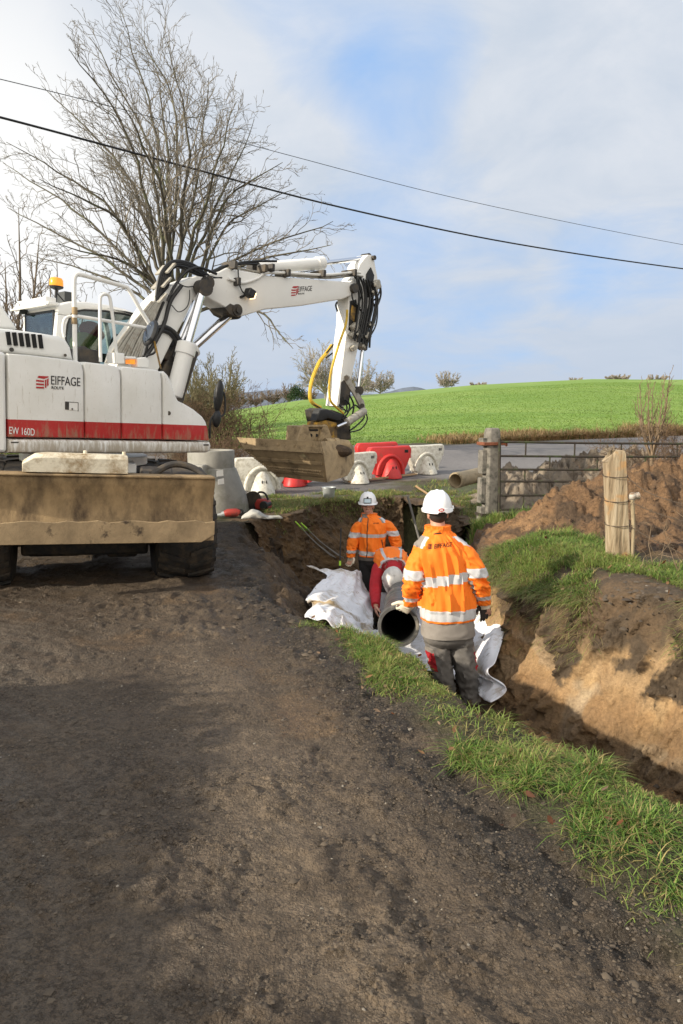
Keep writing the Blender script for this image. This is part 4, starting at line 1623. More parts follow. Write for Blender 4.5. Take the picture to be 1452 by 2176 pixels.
    # bucket cylinder: black barrel and rod behind the stick
    ram((790, 600), (770, 744), (760, 830), sl - .10, .070, .036, m=BK)
    mb = MB(MBD)
    for q, s in (((798, 606), .13), ((793, 620), .10), ((752, 696), .12), ((760, 710), .09), ((779, 715), .10), ((748, 740), .07), ((772, 735), .09), ((787, 690), .08), ((746, 712), .08)):
        mb.box(bp(*q, sl + .02), (s, .12, s * 1.1), Matrix.Rotation(R(20 + q[0] % 40), 3, 'Y'))
        mb.cyl(bp(*q, sl + .05), bp(*q, sl + .15), s * .22, 10)
    mb.each('valve_block', PG, root, bevel=.012)
    hs = []
    for k in range(8):
        x = 757 + k * 5
        hs.append([(x, 585 + 2 * k), (x + 4 + k, 606 + 4 * k), (x + 8, 640 + 3 * k), (x + 2 - 2 * k * .4, 690 + 3 * k), (x - 6 - k * .3, 720 + 3 * k)])
    hoses(hs, sl + .08, .016, HO, 'hose')
    hoses([[(752, 590), (762, 600), (768, 625), (762, 650), (772, 668)], [(780, 625), (795, 640), (806, 620), (803, 600)], [(790, 640), (800, 650), (808, 625), (806, 595)], [(760, 600), (750, 615), (752, 640), (765, 655)],
           [(798, 640), (797, 680), (785, 712)], [(804, 640), (800, 690), (778, 730)], [(718, 640), (714, 650), (716, 660)]], sl + .05, .014, HO, 'hose')
    # link and levers
    slab('link', [(733, 799), (738, 796), (744, 800), (748, 812), (760, 832), (774, 852), (777, 866), (770, 870), (764, 860), (752, 838), (740, 820), (733, 808)], sl + .02, .03, .004, MATS['pipe_grey'])
    slab('link', [(755, 826), (764, 830), (772, 856), (776, 868), (768, 872), (758, 850)], sl - .22, .03, .004, SD)
    mb = MB(MBD)
    for q in ((737, 803), (770, 862), (760, 830), (726, 868)):
        mb.cyl(bp(*q, sl + .05), bp(*q, sl - .30), .035, 14)
    mb.each('link_pin', SD, root)
    # lower tangle of hoses and the tilt rotator
    hoses([[(735, 850), (745, 862), (740, 880), (728, 890)], [(742, 840), (752, 860), (748, 885), (735, 900)], [(722, 860), (738, 872), (755, 862), (765, 868)], [(770, 870), (772, 890), (758, 905), (742, 915)],
           [(776, 868), (779, 890), (765, 910), (745, 920)], [(728, 842), (736, 868), (724, 884)]], sl + .05, .013, HO, 'hose')
    hoses([[(738, 660), (734, 690), (716, 740), (703, 800), (702, 845), (712, 865), (732, 878)]], sl + .07, .018, MATS['yellow_hose'], 'hose', n=8)
    hoses([[(706, 735), (694, 752), (680, 770), (664, 800), (658, 828), (662, 852), (672, 862), (682, 868)]], sl - .30, .030, MATS['yellow_hose'], 'hose', n=8)
    hoses([[(708, 732), (695, 750)], [(708, 752), (694, 761)], [(668, 858), (682, 868)]], sl - .28, .012, HO, 'hose')
    tr = slab('tilt_rotator', [(676, 873), (688, 868), (712, 872), (732, 880), (745, 890), (748, 935), (708, 935), (690, 915), (680, 895)], sl - .02, .30, .03, SD)
    mb = MB(MBD)
    mb.pillow([bp(x, y, sl + .10) for x, y in [(681, 871), (695, 869), (713, 876), (730, 880), (726, 896), (712, 893), (698, 889), (686, 895), (673, 894), (676, 882)]], (0, .14, 0), .02)
    mb.build('rotator_cover', BK, tr)
    mb = MB(MBD)
    mb.pillow([bp(x, y, sl + .06) for x, y in [(672, 897), (694, 893), (716, 898), (718, 934), (702, 935), (696, 905), (671, 905)]], (0, .2, 0), .01)
    mb.cyl(bp(716, 906, sl + .09), bp(716, 906, sl - .2), .03, 12)
    mb.build('rotator_body', MATS['yellow'], tr, bevel=.01)
    mb = MB(MBD)
    A, B, D = bp(775, 873, sl + .12), bp(737, 898, sl + .14), bp(716, 907, sl + .12)
    mb.lathe([(.055, 0), (.062, .02), (.062, (B - A).length), (.035, (B - A).length + .01)], A, B - A, 20)
    tc_ = mb.build('tilt_cylinder', PG, root)
    mb = MB(MBD)
    mb.cyl(B, D, .03, 14)
    mb.build('rod', CHR, tc_)
    # bucket bracket and bucket
    mb = MB(MBD)
    for dl in (0, -.40):
        mb.pillow([bp(x, y, sl + .22 + dl) for x, y in [(632, 937), (646, 904), (650, 902), (655, 904), (664, 937)]], (0, .05, 0), .006)
        mb.pillow([bp(x, y, sl + .22 + dl) for x, y in [(678, 937), (688, 904), (692, 902), (697, 905), (709, 939)]], (0, .05, 0), .006)
    mb.pillow([bp(x, y, sl + .17) for x, y in [(648, 907), (692, 907), (686, 938), (645, 938)]], (0, .40, 0), .01)
    mb.tube([bp(648, 906, sl + .20), bp(694, 906, sl + .20)], .022, 10)
    bk = mb.build('bucket_bracket', MATS['mud_steel'], root, bevel=.006)
    mb = MB(MBD)
    for q in ((661, 925), (673, 925)):
        mb.cyl(bp(*q, sl + .178), bp(*q, sl + .15), .024, 14)
    mb.tube([bp(657, 914, sl + .172), bp(675, 914, sl + .172)], .014, 8)
    mb.each('hole', MATS['seam'], bk)
    # bucket: world vertices, from right profile to left profile
    mi = MR.inverted()
    Rp = [P(682, 938, 9.45), P(688, 964, 9.40), P(695, 1024, 9.62), P(738, 1010, 10.05), P(752, 984, 10.25), P(752, 952, 10.35), P(741, 936, 10.40)]
    Lp = [P(507, 930, 10.3), P(523, 955, 10.22), P(594, 1011, 10.15), P(620, 1003, 10.6), P(600, 980, 10.95), P(565, 952, 11.1), P(545, 936, 11.15)]
    Rp = [mi @ p for p in Rp]
    Lp = [mi @ p for p in Lp]
    mb = MB()
    k = len(Rp)
    vs = []
    NS = 14
    for i in range(k):
        for s in range(NS + 1):
            vs.append(Rp[i] + (Lp[i] - Rp[i]) * (s / NS))
    fs = []
    for i in range(k - 1):
        for s in range(NS):
            fs.append((i * (NS + 1) + s, i * (NS + 1) + s + 1, (i + 1) * (NS + 1) + s + 1, (i + 1) * (NS + 1) + s))
    fs.append(tuple(i * (NS + 1) for i in range(k)))
    fs.append(tuple(i * (NS + 1) + NS for i in range(k))[::-1])
    mb.add(vs, fs)
    bu = mb.build('bucket', MATS['mud_steel'], root, smooth=30, solid=.022, bevel=.004)
    # lip plate and ribs
    nrm = (Rp[1] - Rp[0]).cross(Lp[0] - Rp[0]).normalized()
    if nrm.dot(mi @ CAM - Rp[0]) < 0:
        nrm = -nrm
    mb = MB()
    mb.prism([Rp[0] + nrm * .016, Lp[0] + nrm * .016, Lp[1] + nrm * .016, Rp[1] + nrm * .016], nrm * .022)
    for i in range(5):
        c_ = Rp[0] + (Lp[0] - Rp[0]) * (.1 + .2 * i) + (Rp[1] - Rp[0]) * .45 + nrm * .036
        mb.cyl(c_, c_ + nrm * .012, .02, 10)
    mb.build('bucket_lip', MATS['mud_steel'], bu, smooth=0, bevel=.004)
    n2 = (Rp[2] - Rp[1]).cross(Lp[1] - Rp[1]).normalized()
    if n2.dot(mi @ CAM - Rp[1]) < 0:
        n2 = -n2
    mb = MB()
    for t, ww in ((.28, .05), (.58, .10), (.86, .06)):
        a, b = Rp[1] + (Rp[2] - Rp[1]) * t, Lp[1] + (Lp[2] - Lp[1]) * t
        dd = (Rp[2] - Rp[1]).normalized() * ww
        a = a + (b - a) * .03
        b = b + (a - b) * .04
        mb.prism([a + n2 * .012, b + n2 * .012, b + dd + n2 * .012, a + dd + n2 * .012], n2 * .014)
    for i in range(26):                                    # weld beads on the wear strips
        for t in (.60, .70):
            a, b = Rp[1] + (Rp[2] - Rp[1]) * t, Lp[1] + (Lp[2] - Lp[1]) * t
            c_ = a + (b - a) * (.08 + .84 * i / 25) + n2 * .028
            mb.ball(c_, .016, 6, 4)
    for i in range(18):
        c_ = Lp[1] + (Lp[2] - Lp[1]) * (i / 17) + n2 * .015
        mb.ball(c_, .022, 6, 4)
    mb.build('wear_strip', MATS['mud_steel'], bu, smooth=30)
    mb = MB()
    a, b = mi @ P(690, 943, 10.0), mi @ P(738, 946, 10.25)
    mb.tube([a, a + (b - a) * .35, a + (b - a) * .36, a + (b - a) * .55, a + (b - a) * .56, b], [.085, .085, .10, .10, .085, .08], 18)
    mb.build('torque_tube', MATS['mud_steel'], bu)
    mb = MB()
    mb.ball(mi @ P(712, 958, 10.0), (.26, .2, .10), 12, 8)
    mb.build('earth', MATS['earth_clod'], bu)
    return root


mat('earth_clod', (.075, .05, .03), .95, var=.4, scale=14, bump=1.0, bscale=30, bdist=.03)
excavator()


# ------------------------------------------------------------------ things on and around the site
def hit(px, py, smax=60.0):
    """where the ray of that picture point meets the terrain"""
    d = ray(px, py)
    s = np.concatenate([np.linspace(1.5, 16, 1200), np.linspace(16.05, smax, 500)])
    x, y, z = CAM.x + d.x * s, CAM.y + d.y * s, CAM.z + d.z * s
    below = z <= ground_z(x, y, False)
    i = int(np.argmax(below)) if below.any() else len(s) - 1
    return Vector((x[i], y[i], z[i]))


mat('concrete', (.30, .29, .26), .85, var=.14, scale=5, dirt=(.17, .17, .12), dirt_lo=.52, dirt_hi=.75, dscale=3, bump=.35, bscale=45, bdist=.006)
mat('old_concrete', (.19, .175, .15), .9, var=.25, scale=14, dirt=(.055, .055, .045), dirt_lo=.48, dirt_hi=.66, dscale=9, bump=.7, bscale=60, bdist=.012)
mat('paper', (.75, .75, .73), .8)
mat('plastic_white', (.60, .58, .51), .5, var=.08, scale=4, dirt=(.30, .26, .19), dirt_lo=.46, dirt_hi=.72, dscale=11, bump=.05)
mat('plastic_red', (.50, .030, .028), .45, var=.12, scale=4, dirt=(.20, .08, .055), dirt_lo=.56, dirt_hi=.76, dscale=6)
mat('saw_red', (.33, .035, .025), .5, dirt=(.06, .05, .04), dirt_lo=.5, dirt_hi=.7)
mat('zinc', (.42, .44, .44), .45, metal=.5, var=.12, dirt=(.2, .19, .16), dirt_lo=.5, dirt_hi=.75)
mat('clay_pipe', (.34, .27, .17), .8, var=.15, scale=6, dirt=(.13, .105, .06), dirt_lo=.5, dirt_hi=.7, bump=.25)
mat('gate_metal', (.045, .036, .028), .75, metal=.3, var=.4, scale=30, dirt=(.055, .075, .03), dirt_lo=.5, dirt_hi=.66, dscale=7, bump=.4, bscale=80)
mat('rust', (.20, .07, .035), .8, var=.3, scale=20)
mat('wire', (.10, .075, .055), .7, metal=.4)
mat('wood_handle', (.34, .22, .11), .7, var=.2, scale=10)
mat('grey_pole', (.15, .14, .125), .7, var=.2)
mat('lime', (.35, .62, .05), .6)
mat('pvc', (.045, .045, .045), .38, var=.2, scale=5, dirt=(.15, .135, .11), dirt_lo=.52, dirt_hi=.75, dscale=6)
mat('pvc_rim', (.085, .083, .078), .4, var=.3, scale=12, dirt=(.30, .27, .22), dirt_lo=.5, dirt_hi=.7, dscale=10)
mat('pvc_in_shade', (.008, .008, .008), .6)
mat('old_cap', (.42, .39, .34), .7, var=.2, scale=30, dirt=(.18, .11, .06), dirt_lo=.45, dirt_hi=.6, dscale=25)
mat('cable', (.02, .02, .022), .6)
mat('sack', (.50, .49, .45), .85, var=.15, scale=4, dirt=(.17, .14, .10), dirt_lo=.5, dirt_hi=.7, dscale=4, bump=.4, bscale=14, bdist=.03)
mat('spoil_grey', (.215, .175, .130), .9, var=.3, scale=12, dirt=(.085, .062, .042), dirt_lo=.48, dirt_hi=.62, dscale=6, bump=.9, bscale=30, bdist=.025)


def old_wood():
    m = bpy.data.materials.new('old_wood')
    m.use_nodes = True
    t = m.node_tree
    t.nodes.clear()
    n = NT(t)
    tc = n('ShaderNodeTexCoord')
    v = n('ShaderNodeMapping', {'Vector': tc.outputs['Object'], 'Scale': (12, 12, 1.1)}).outputs[0]
    a = n('ShaderNodeTexNoise', {'Vector': v, 'Scale': 1.6, 'Detail': 8.0, 'Roughness': .65, 'Distortion': .5})
    b = n('ShaderNodeTexNoise', {'Vector': tc.outputs['Object'], 'Scale': 4.0, 'Detail': 5.0})
    c = ramp(n, a.outputs[0], [(.33, (.05, .035, .02)), (.45, (.27, .20, .12)), (.62, (.46, .37, .25)), (.8, (.58, .50, .38))])
    c = mix(n, ramp(n, b.outputs[0], [(.56, 0.0), (.68, 1.0)]), c, (.50, .25, .07))
    bp_ = n('ShaderNodeBump', {'Height': a.outputs[0], 'Strength': 1.0, 'Distance': .03})
    bs = n('ShaderNodeBsdfPrincipled', {'Base Color': c, 'Roughness': .85, 'Normal': bp_.outputs[0]})
    n('ShaderNodeOutputMaterial', {'Surface': bs.outputs[0]})
    MATS['old_wood'] = m


old_wood()


def manhole_cone():
    p = hit(463, 1086)
    p.z = gz(p.x, p.y)
    o = empty('manhole_cone', Matrix.Translation(p), 'pale concrete manhole cone with two paper stickers, standing behind the muddy blade', 'manhole cone')
    k = p.y / FPX
    rb, rt = 66 * k, 49 * k
    H = 130 * k
    off = -11 * k
    mb = MB()
    rings = []
    S = 48
    for z, r, dx in ((0, rb, 0), (H * .10, rb, 0), (H * .30, rb * .955, off * .25), (H * .70, rt * 1.045, off * .9), (H * .72, rt * 1.0, off), (H * .99, rt, off), (H, rt * .985, off), (H, rt * .80, off), (H * .7, rt * .78, off)):
        rings.append([Vector((dx + r * math.cos(2 * math.pi * j / S), r * math.sin(2 * math.pi * j / S), z)) for j in range(S)])
    mb.loft(rings)
    b = mb.build('shell', MATS['concrete'], o, smooth=38)
    mb = MB()
    a = -1.9
    c = Vector((off * .5 + rb * .86 * math.cos(a), rb * .86 * math.sin(a), H * .70))
    mb.box(c, (.20, .16, .2), Matrix.Rotation(a + math.pi / 2, 3, 'Z'))
    mb.build('lug', MATS['concrete'], o, bevel=.025)
    mb = MB()
    d = Vector((math.cos(a), math.sin(a), 0))
    mb.cyl(c + d * .05, c + d * .084, .032, 16)
    mb.build('hole', MATS['seam'], o)
    for t, z, w in ((-1.22, .66, .055), (-1.20, .53, .05)):
        r = rt * 1.03 if z > .72 else rb * (1.0 - .20 * (z - .3))
        mb = MB()
        d = Vector((math.cos(t), math.sin(t), 0))
        tt = Vector((-d.y, d.x, 0))
        cc = d * (rb * .985) * (1 - .09 * (z - .3) / .3) + Vector((off * .3, 0, H * z))
        mb.prism([cc - tt * w - Vector((0, 0, w)), cc + tt * w - Vector((0, 0, w * .8)), cc + tt * w * .9 + Vector((0, 0, w)), cc - tt * w + Vector((0, 0, w * .7))], d * .012)
        mb.build('sticker', MATS['paper'], o, smooth=0)


def barrier(px, py, yaw, m, label, s=1.0, roll=0.0, name='road_barrier'):
    p = hit(px, py)
    p.z = gz(p.x, p.y) + .01
    M = Matrix.Translation(p) @ Matrix.Rotation(R(yaw), 4, 'Z') @ Matrix.Rotation(R(roll), 4, 'X') @ Matrix.Scale(s, 4)
    o = empty(name, M, label, 'barrier', 'water filled road barriers along the junction')
    mb = MB()
    out = catmull([(-.30, 0, .04), (-.43, 0, .20), (-.53, 0, .42), (-.57, 0, .60), (-.53, 0, .70), (-.45, 0, .73), (.0, 0, .735), (.42, 0, .75), (.53, 0, .735), (.57, 0, .62), (.52, 0, .44), (.41, 0, .20), (.28, 0, .04), (0, 0, .02)], 4, True)
    mb.pillow([q + Vector((0, -.10, 0)) for q in out], (0, .10, 0), .04, steps=3)
    mb.pillow([q + Vector((0, .10, 0)) for q in out[::-1]], (0, -.10, 0), .04, steps=3)
    b = mb.build('panel', m, o, smooth=50)
    for sy in (-1, 1):
        mb = MB()
        arch = [Vector((.34 * math.cos(a), sy * .10, .08 + .44 * math.sin(a))) for a in np.linspace(0.0, math.pi, 18)]
        mb.tube(arch, .045, 10)
        mb.build('arch_rib', m, o)
        mb = MB()
        rings = []
        for z, rx, ry in ((0.0, .26, .34), (.04, .26, .34), (.2, .20, .24), (.36, .14, .14), (.44, .07, .07), (.46, .02, .03)):
            rings.append([Vector((rx * math.cos(a), sy * (.08 + ry * math.sin(a)), z)) for a in np.linspace(0, math.pi, 14)] + [Vector((-rx, 0, z)), Vector((rx, 0, z))])
        mb.loft(rings)
        f = mb.build('foot', m, o, smooth=50)
        mb = MB()
        for dx in (-.04, .05):
            mb.ball((dx, sy * .285, .24), (.012, .02, .05), 8, 6)
        mb.each('slot', MATS['seam'], f)
    mb = MB()
    mb.cyl((.55, 0, .45), (.55, 0, .68), .045, 14)
    mb.build('hinge', m, o)
    mb = MB()
    mb.box((.42, -.10, .62), (.10, .012, .07))
    mb.build('grip', MATS['seam'] if m.name == 'plastic_red' else MATS['pvc_rim'], o, bevel=.003)
    return o


def site_props():
    manhole_cone()
    barrier(556, 1049, 18, MATS['plastic_white'], 'dirty white road barrier beside the concrete manhole cone', 1.0)
    barrier(628, 1032, -8, MATS['plastic_red'], 'red road barrier half hidden beneath the excavator bucket', .95)
    barrier(757, 1026, 30, MATS['plastic_white'], 'white road barrier just right of the excavator bucket, in front of the red pair', .93)
    barrier(826, 1016, 24, MATS['plastic_red'], 'red road barrier in the row, front one of the red pair', 1.02)
    barrier(800, 1004, 22, MATS['plastic_red'], 'red road barrier standing behind the front one of the red pair', 1.02)
    barrier(902, 1007, 28, MATS['plastic_white'], 'white road barrier at the right end of the row, beside the lane', .97)

    # cut-off saw
    p = hit(556, 1084)
    p.z = gz(p.x, p.y)
    k = p.y / FPX
    o = empty('disc_saw', Matrix.Translation(p) @ Matrix.Rotation(R(-15), 4, 'Z'), 'red and black petrol disc saw on the ground beside the manhole cone', 'disc saw')
    mb = MB()
    mb.pillow([Vector((x * k, -.10, z * k)) for x, z in ((-10, 2), (-12, 14), (-6, 24), (8, 25), (18, 18), (20, 6), (14, 1))], (0, .2, 0), .03)
    mb.build('motor_body', MATS['saw_red'], o, bevel=.01)
    mb = MB()
    mb.tube(catmull([(-10 * k, 0, 20 * k), (-6 * k, 0, 37 * k), (8 * k, 0, 36 * k), (16 * k, 0, 22 * k)], 5), .018, 8)
    mb.build('handle', MATS['exc_black'], o)
    mb = MB()
    mb.cyl((-19 * k, -.02, 20 * k), (-19 * k, .02, 20 * k), 20 * k, 28)
    mb.build('blade_guard', MATS['steel_dark'], o, bevel=.006)
    mb = MB()
    mb.cyl((11 * k, -.14, 12 * k), (11 * k, .08, 12 * k), 9 * k, 20)
    mb.build('starter_cover', MATS['exc_black'], o, bevel=.01)
    # breaker hammer
    p = hit(492, 1101)
    p.z = gz(p.x, p.y) + .02
    k = p.y / FPX
    o = empty('demolition_hammer', Matrix.Translation(p) @ Matrix.Rotation(R(6), 4, 'Z'), 'red and grey demolition hammer lying at the foot of the manhole cone', 'power tool')
    mb = MB()
    mb.tube([(-34 * k, 0, .03), (-20 * k, 0, .035)], [.02, .035], 10)
    mb.tube([(-20 * k, 0, .04), (-14 * k, 0, .05)], [.045, .05], 12)
    mb.build('chisel_end', MATS['zinc'], o)
    mb = MB()
    mb.tube([(-14 * k, 0, .05), (-8 * k, 0, .065), (10 * k, 0, .07), (16 * k, 0, .06), (18 * k, 0, .05)], [.05, .065, .07, .06, .03], 14)
    mb.build('motor_body', MATS['saw_red'], o)
    mb = MB()
    mb.tube(catmull([(12 * k, .0, .05), (22 * k, 0, .03), (24 * k, 0, .10), (14 * k, 0, .12)], 4), .016, 8)
    mb.build('handle', MATS['exc_black'], o)
    # sack
    p = hit(556, 1106)
    p.z = gz(p.x, p.y)
    k = p.y / FPX
    mb = MB()
    rings = []
    for i in range(26):
        t = i / 25
        x = (-42 + 86 * t) * k
        w = .12 * math.sin(math.pi * min(1, t * 1.15 + .06)) ** .6 + .02
        h = (.10 + .055 * math.sin(t * 7)) * math.sin(math.pi * min(1, .12 + t * .86)) ** .8 + .012
        ring = []
        for j in range(20):
            a = 2 * math.pi * j / 20
            nz = 1 + .28 * (mnoise.noise(Vector((x * 9, math.cos(a) * 2, math.sin(a) * 2 + 5))))
            ring.append(Vector((x, w * math.cos(a) * nz + .10 * t, max(.004, h * (.5 + .5 * math.sin(a)) * nz))))
        rings.append(ring)
    mb.loft(rings)
    o = mb.build('sack', MATS['sack'], None, smooth=70, origin=None)
    o.matrix_world = Matrix.Translation(p)
    tag(o, 'crumpled whitish sack lying on the road edge before the manhole cone', 'sack')
    # pail
    p = hit(699, 1061)
    p.z = gz(p.x, p.y)
    k = p.y / FPX
    o = empty('pail', Matrix.Translation(p), 'grey metal pail standing on the grass above the pit', 'pail')
    mb = MB()
    mb.lathe([(10.5 * k, 0), (11 * k, .01), (14.5 * k, 25 * k), (15.5 * k, 25.5 * k), (15.3 * k, 26.5 * k), (13.8 * k, 25.5 * k), (10 * k, 2 * k), (0, 2 * k)], (0, 0, 0), (0, 0, 1), 28)
    mb.build('pail_body', MATS['zinc'], o)
    mb = MB()
    mb.tube([(15 * k * math.cos(a), -15.5 * k * math.sin(a) * .55, 24 * k - 8 * k * math.sin(a)) for a in np.linspace(0, math.pi, 14)], .006, 6)
    mb.build('handle', MATS['wire'], o)
    # timber and shovel
    a, b = hit(742, 1029), hit(884, 1013)
    mb = MB()
    a.z, b.z = gz(a.x, a.y) + .04, gz(b.x, b.y) + .04
    d = (b - a).normalized()
    n_ = Vector((-d.y, d.x, 0)).normalized()
    mb.prism([a - n_ * .05, a + n_ * .05, a + n_ * .05 + Vector((0, 0, .035)), a - n_ * .05 + Vector((0, 0, .035))], b - a)
    tag(mb.build('plank', MATS['wood_handle'], None, bevel=.004), 'long thin plank lying on the grass in front of the barriers', 'plank')
    a, b = hit(838, 1008), hit(866, 1023)
    a.z, b.z = gz(a.x, a.y) + .22, gz(b.x, b.y) + .03
    d = (b - a).normalized()
    s_ = Vector((d.y, -d.x, 0)).normalized()
    o = empty('shovel', Matrix.Translation(b), 'grey shovel blade leaning beside the red road barrier', 'shovel')
    mb = MB()
    rings = []
    for t, w in ((0, .11), (.2, .125), (.55, .115), (.85, .06), (1.0, .012)):
        c = a + d * .34 * t - b
        rings.append([c + s_ * w * u + Vector((0, 0, .03 * (u * u))) for u in np.linspace(-1, 1, 9)])
    mb.loft(rings, caps=False, closed=False)
    mb.build('shovel_blade', MATS['steel_dark'], o, solid=.005)
    mb = MB()
    mb.tube([a - b, a - b - d * .5 + Vector((0, .1, .12)), a - b - d * 1.0 + Vector((0, .25, .22))], .017, 8)
    mb.build('handle', MATS['wood_handle'], o)
    # handle leaning on the back rim, pole in the pit
    a, b = hit(884, 1036), P(930, 1063, 11.3)
    a.z += .03
    mb = MB()
    mb.tube([a, b], .022, 8)
    tag(mb.build('wooden_handle', MATS['wood_handle'], None), 'light wooden tool handle poking over the rim of the pit', 'tool handle')
    a, b = P(866, 1052, 11.9), P(891, 1145, 11.6)
    mb = MB()
    mb.tube([a, b], .020, 8)
    tag(mb.build('grey_pole', MATS['grey_pole'], None), 'thin grey pole leaning against the dark back wall of the pit', 'pole')
    # marking rods
    for i in range(6):
        a = P(628 + 4 * i, 1108 + 1.0 * i + (i % 3) * 4, 10.4)
        b = P(703 + 5.5 * i, 1181 + 2.5 * (i % 3), 10.0)
        o = empty('marking_rod', Matrix.Translation(a), 'thin grey marking rod with lime end, in the bundle sloping down the pit side', 'marking rod', 'marking rods sloping into the pit')
        mb = MB()
        mb.tube([Vector((0, 0, 0)), (b - a) * .5 + Vector((0, 0, -.03)), b - a], .007, 6)
        mb.build('shaft', MATS['grey_pole'], o)
        mb = MB()
        t0 = random.choice((.0, .0, .55))
        mb.tube([(b - a) * t0 + Vector((0, 0, -.02 * (t0 > 0) * 2)), (b - a) * (t0 + .16) + Vector((0, 0, -.02 * (t0 > 0) * 2 - .005))], .0105, 6)
        mb.build('lime_end', MATS['lime'], o)
    a, b = P(725, 1122, 8.5), P(722, 1222, 8.35)
    o = empty('marker_stake', Matrix.Translation(b), 'thin dark stake with a lime band standing in the white geotextile', 'stake')
    mb = MB()
    mb.tube([Vector((0, 0, 0)), a - b], .009, 6)
    mb.build('shaft', MATS['exc_black'], o)
    mb = MB()
    mb.tube([(a - b) * .20, (a - b) * .30], .014, 6)
    mb.build('lime_band', MATS['lime'], o)

    # clay pipe on the bank by the gate post
    a, b = P(968, 1021, 11.2), P(1040, 1004, 12.0)
    d = (b - a)
    o = empty('clay_pipe', Matrix.Translation(a), 'short tan clay drain pipe lying beside the concrete gate post', 'drain pipe')
    k = 16.5 * 11.2 / FPX
    mb = MB()
    mb.lathe([(k * .80, d.length), (k, d.length), (k, .13), (k * 1.05, .12), (k * 1.05, 0), (k * .86, -.002), (k * .82, .01)], (0, 0, 0), d, 32, closed=True)
    mb.build('pipe_wall', MATS['clay_pipe'], o)
    # heap of grey clods behind the gate
    heap()
    gate()
    wires()
    drain_pipe()


def heap():
    xs = np.arange(2.2, 8.2, .03)
    ys = np.arange(10.6, 14.2, .035)
    X, Y = np.meshgrid(xs, ys)
    base = ground_z(X, Y, False)
    e = np.exp(-(np.abs((X - 5.15) / 2.35) ** 7) - (np.abs((Y - 12.35) / 1.15) ** 2.4))
    ridge = .60 + .36 * np.exp(-((X - 2.85) / .33) ** 2) + .20 * np.exp(-((X - 5.0) / .8) ** 2) - .14 * np.exp(-((X - 3.5) / .3) ** 2)
    n1 = fbm(X, Y, 1.7, 4)
    wx, wy = X + (fbm(X, Y, 3, 2) - .5) * .3, Y + (fbm(X + 7, Y, 3, 2) - .5) * .3
    cl = np.maximum(1 - np.abs(fbm(wx, wy, 5.0, 2) - .5) * 7, 0)
    cl2 = np.maximum(1 - np.abs(fbm(wx + 9, wy, 8.5, 2) - .5) * 6, 0)
    Z = base + e * (ridge * (.45 + .85 * n1) + .20 - cl * .15 - cl2 * .09 + (fbm(X, Y, 11, 4, .6) - .5) * .30 + (fbm(X, Y, 27, 3, .6) - .5) * .13) - .04 * (1 - e)
    ny, nx = X.shape
    idx = np.arange(nx * ny).reshape(ny, nx)
    q = np.stack([idx[:-1, :-1], idx[:-1, 1:], idx[1:, 1:], idx[1:, :-1]], -1).reshape(-1, 4)
    keep = (e[:-1, :-1] > .02).reshape(-1)
    me = bpy.data.meshes.new('soil_heap')
    me.from_pydata(np.stack([X, Y, Z], -1).reshape(-1, 3).tolist(), [], q[keep].tolist())
    me.polygons.foreach_set('use_smooth', np.ones(len(me.polygons), dtype=bool))
    me.materials.append(MATS['spoil_grey'])
    o = bpy.data.objects.new('soil_heap', me)
    col.objects.link(o)
    tag(o, 'heap of grey brown clods piled up behind the metal gate', 'soil heap')


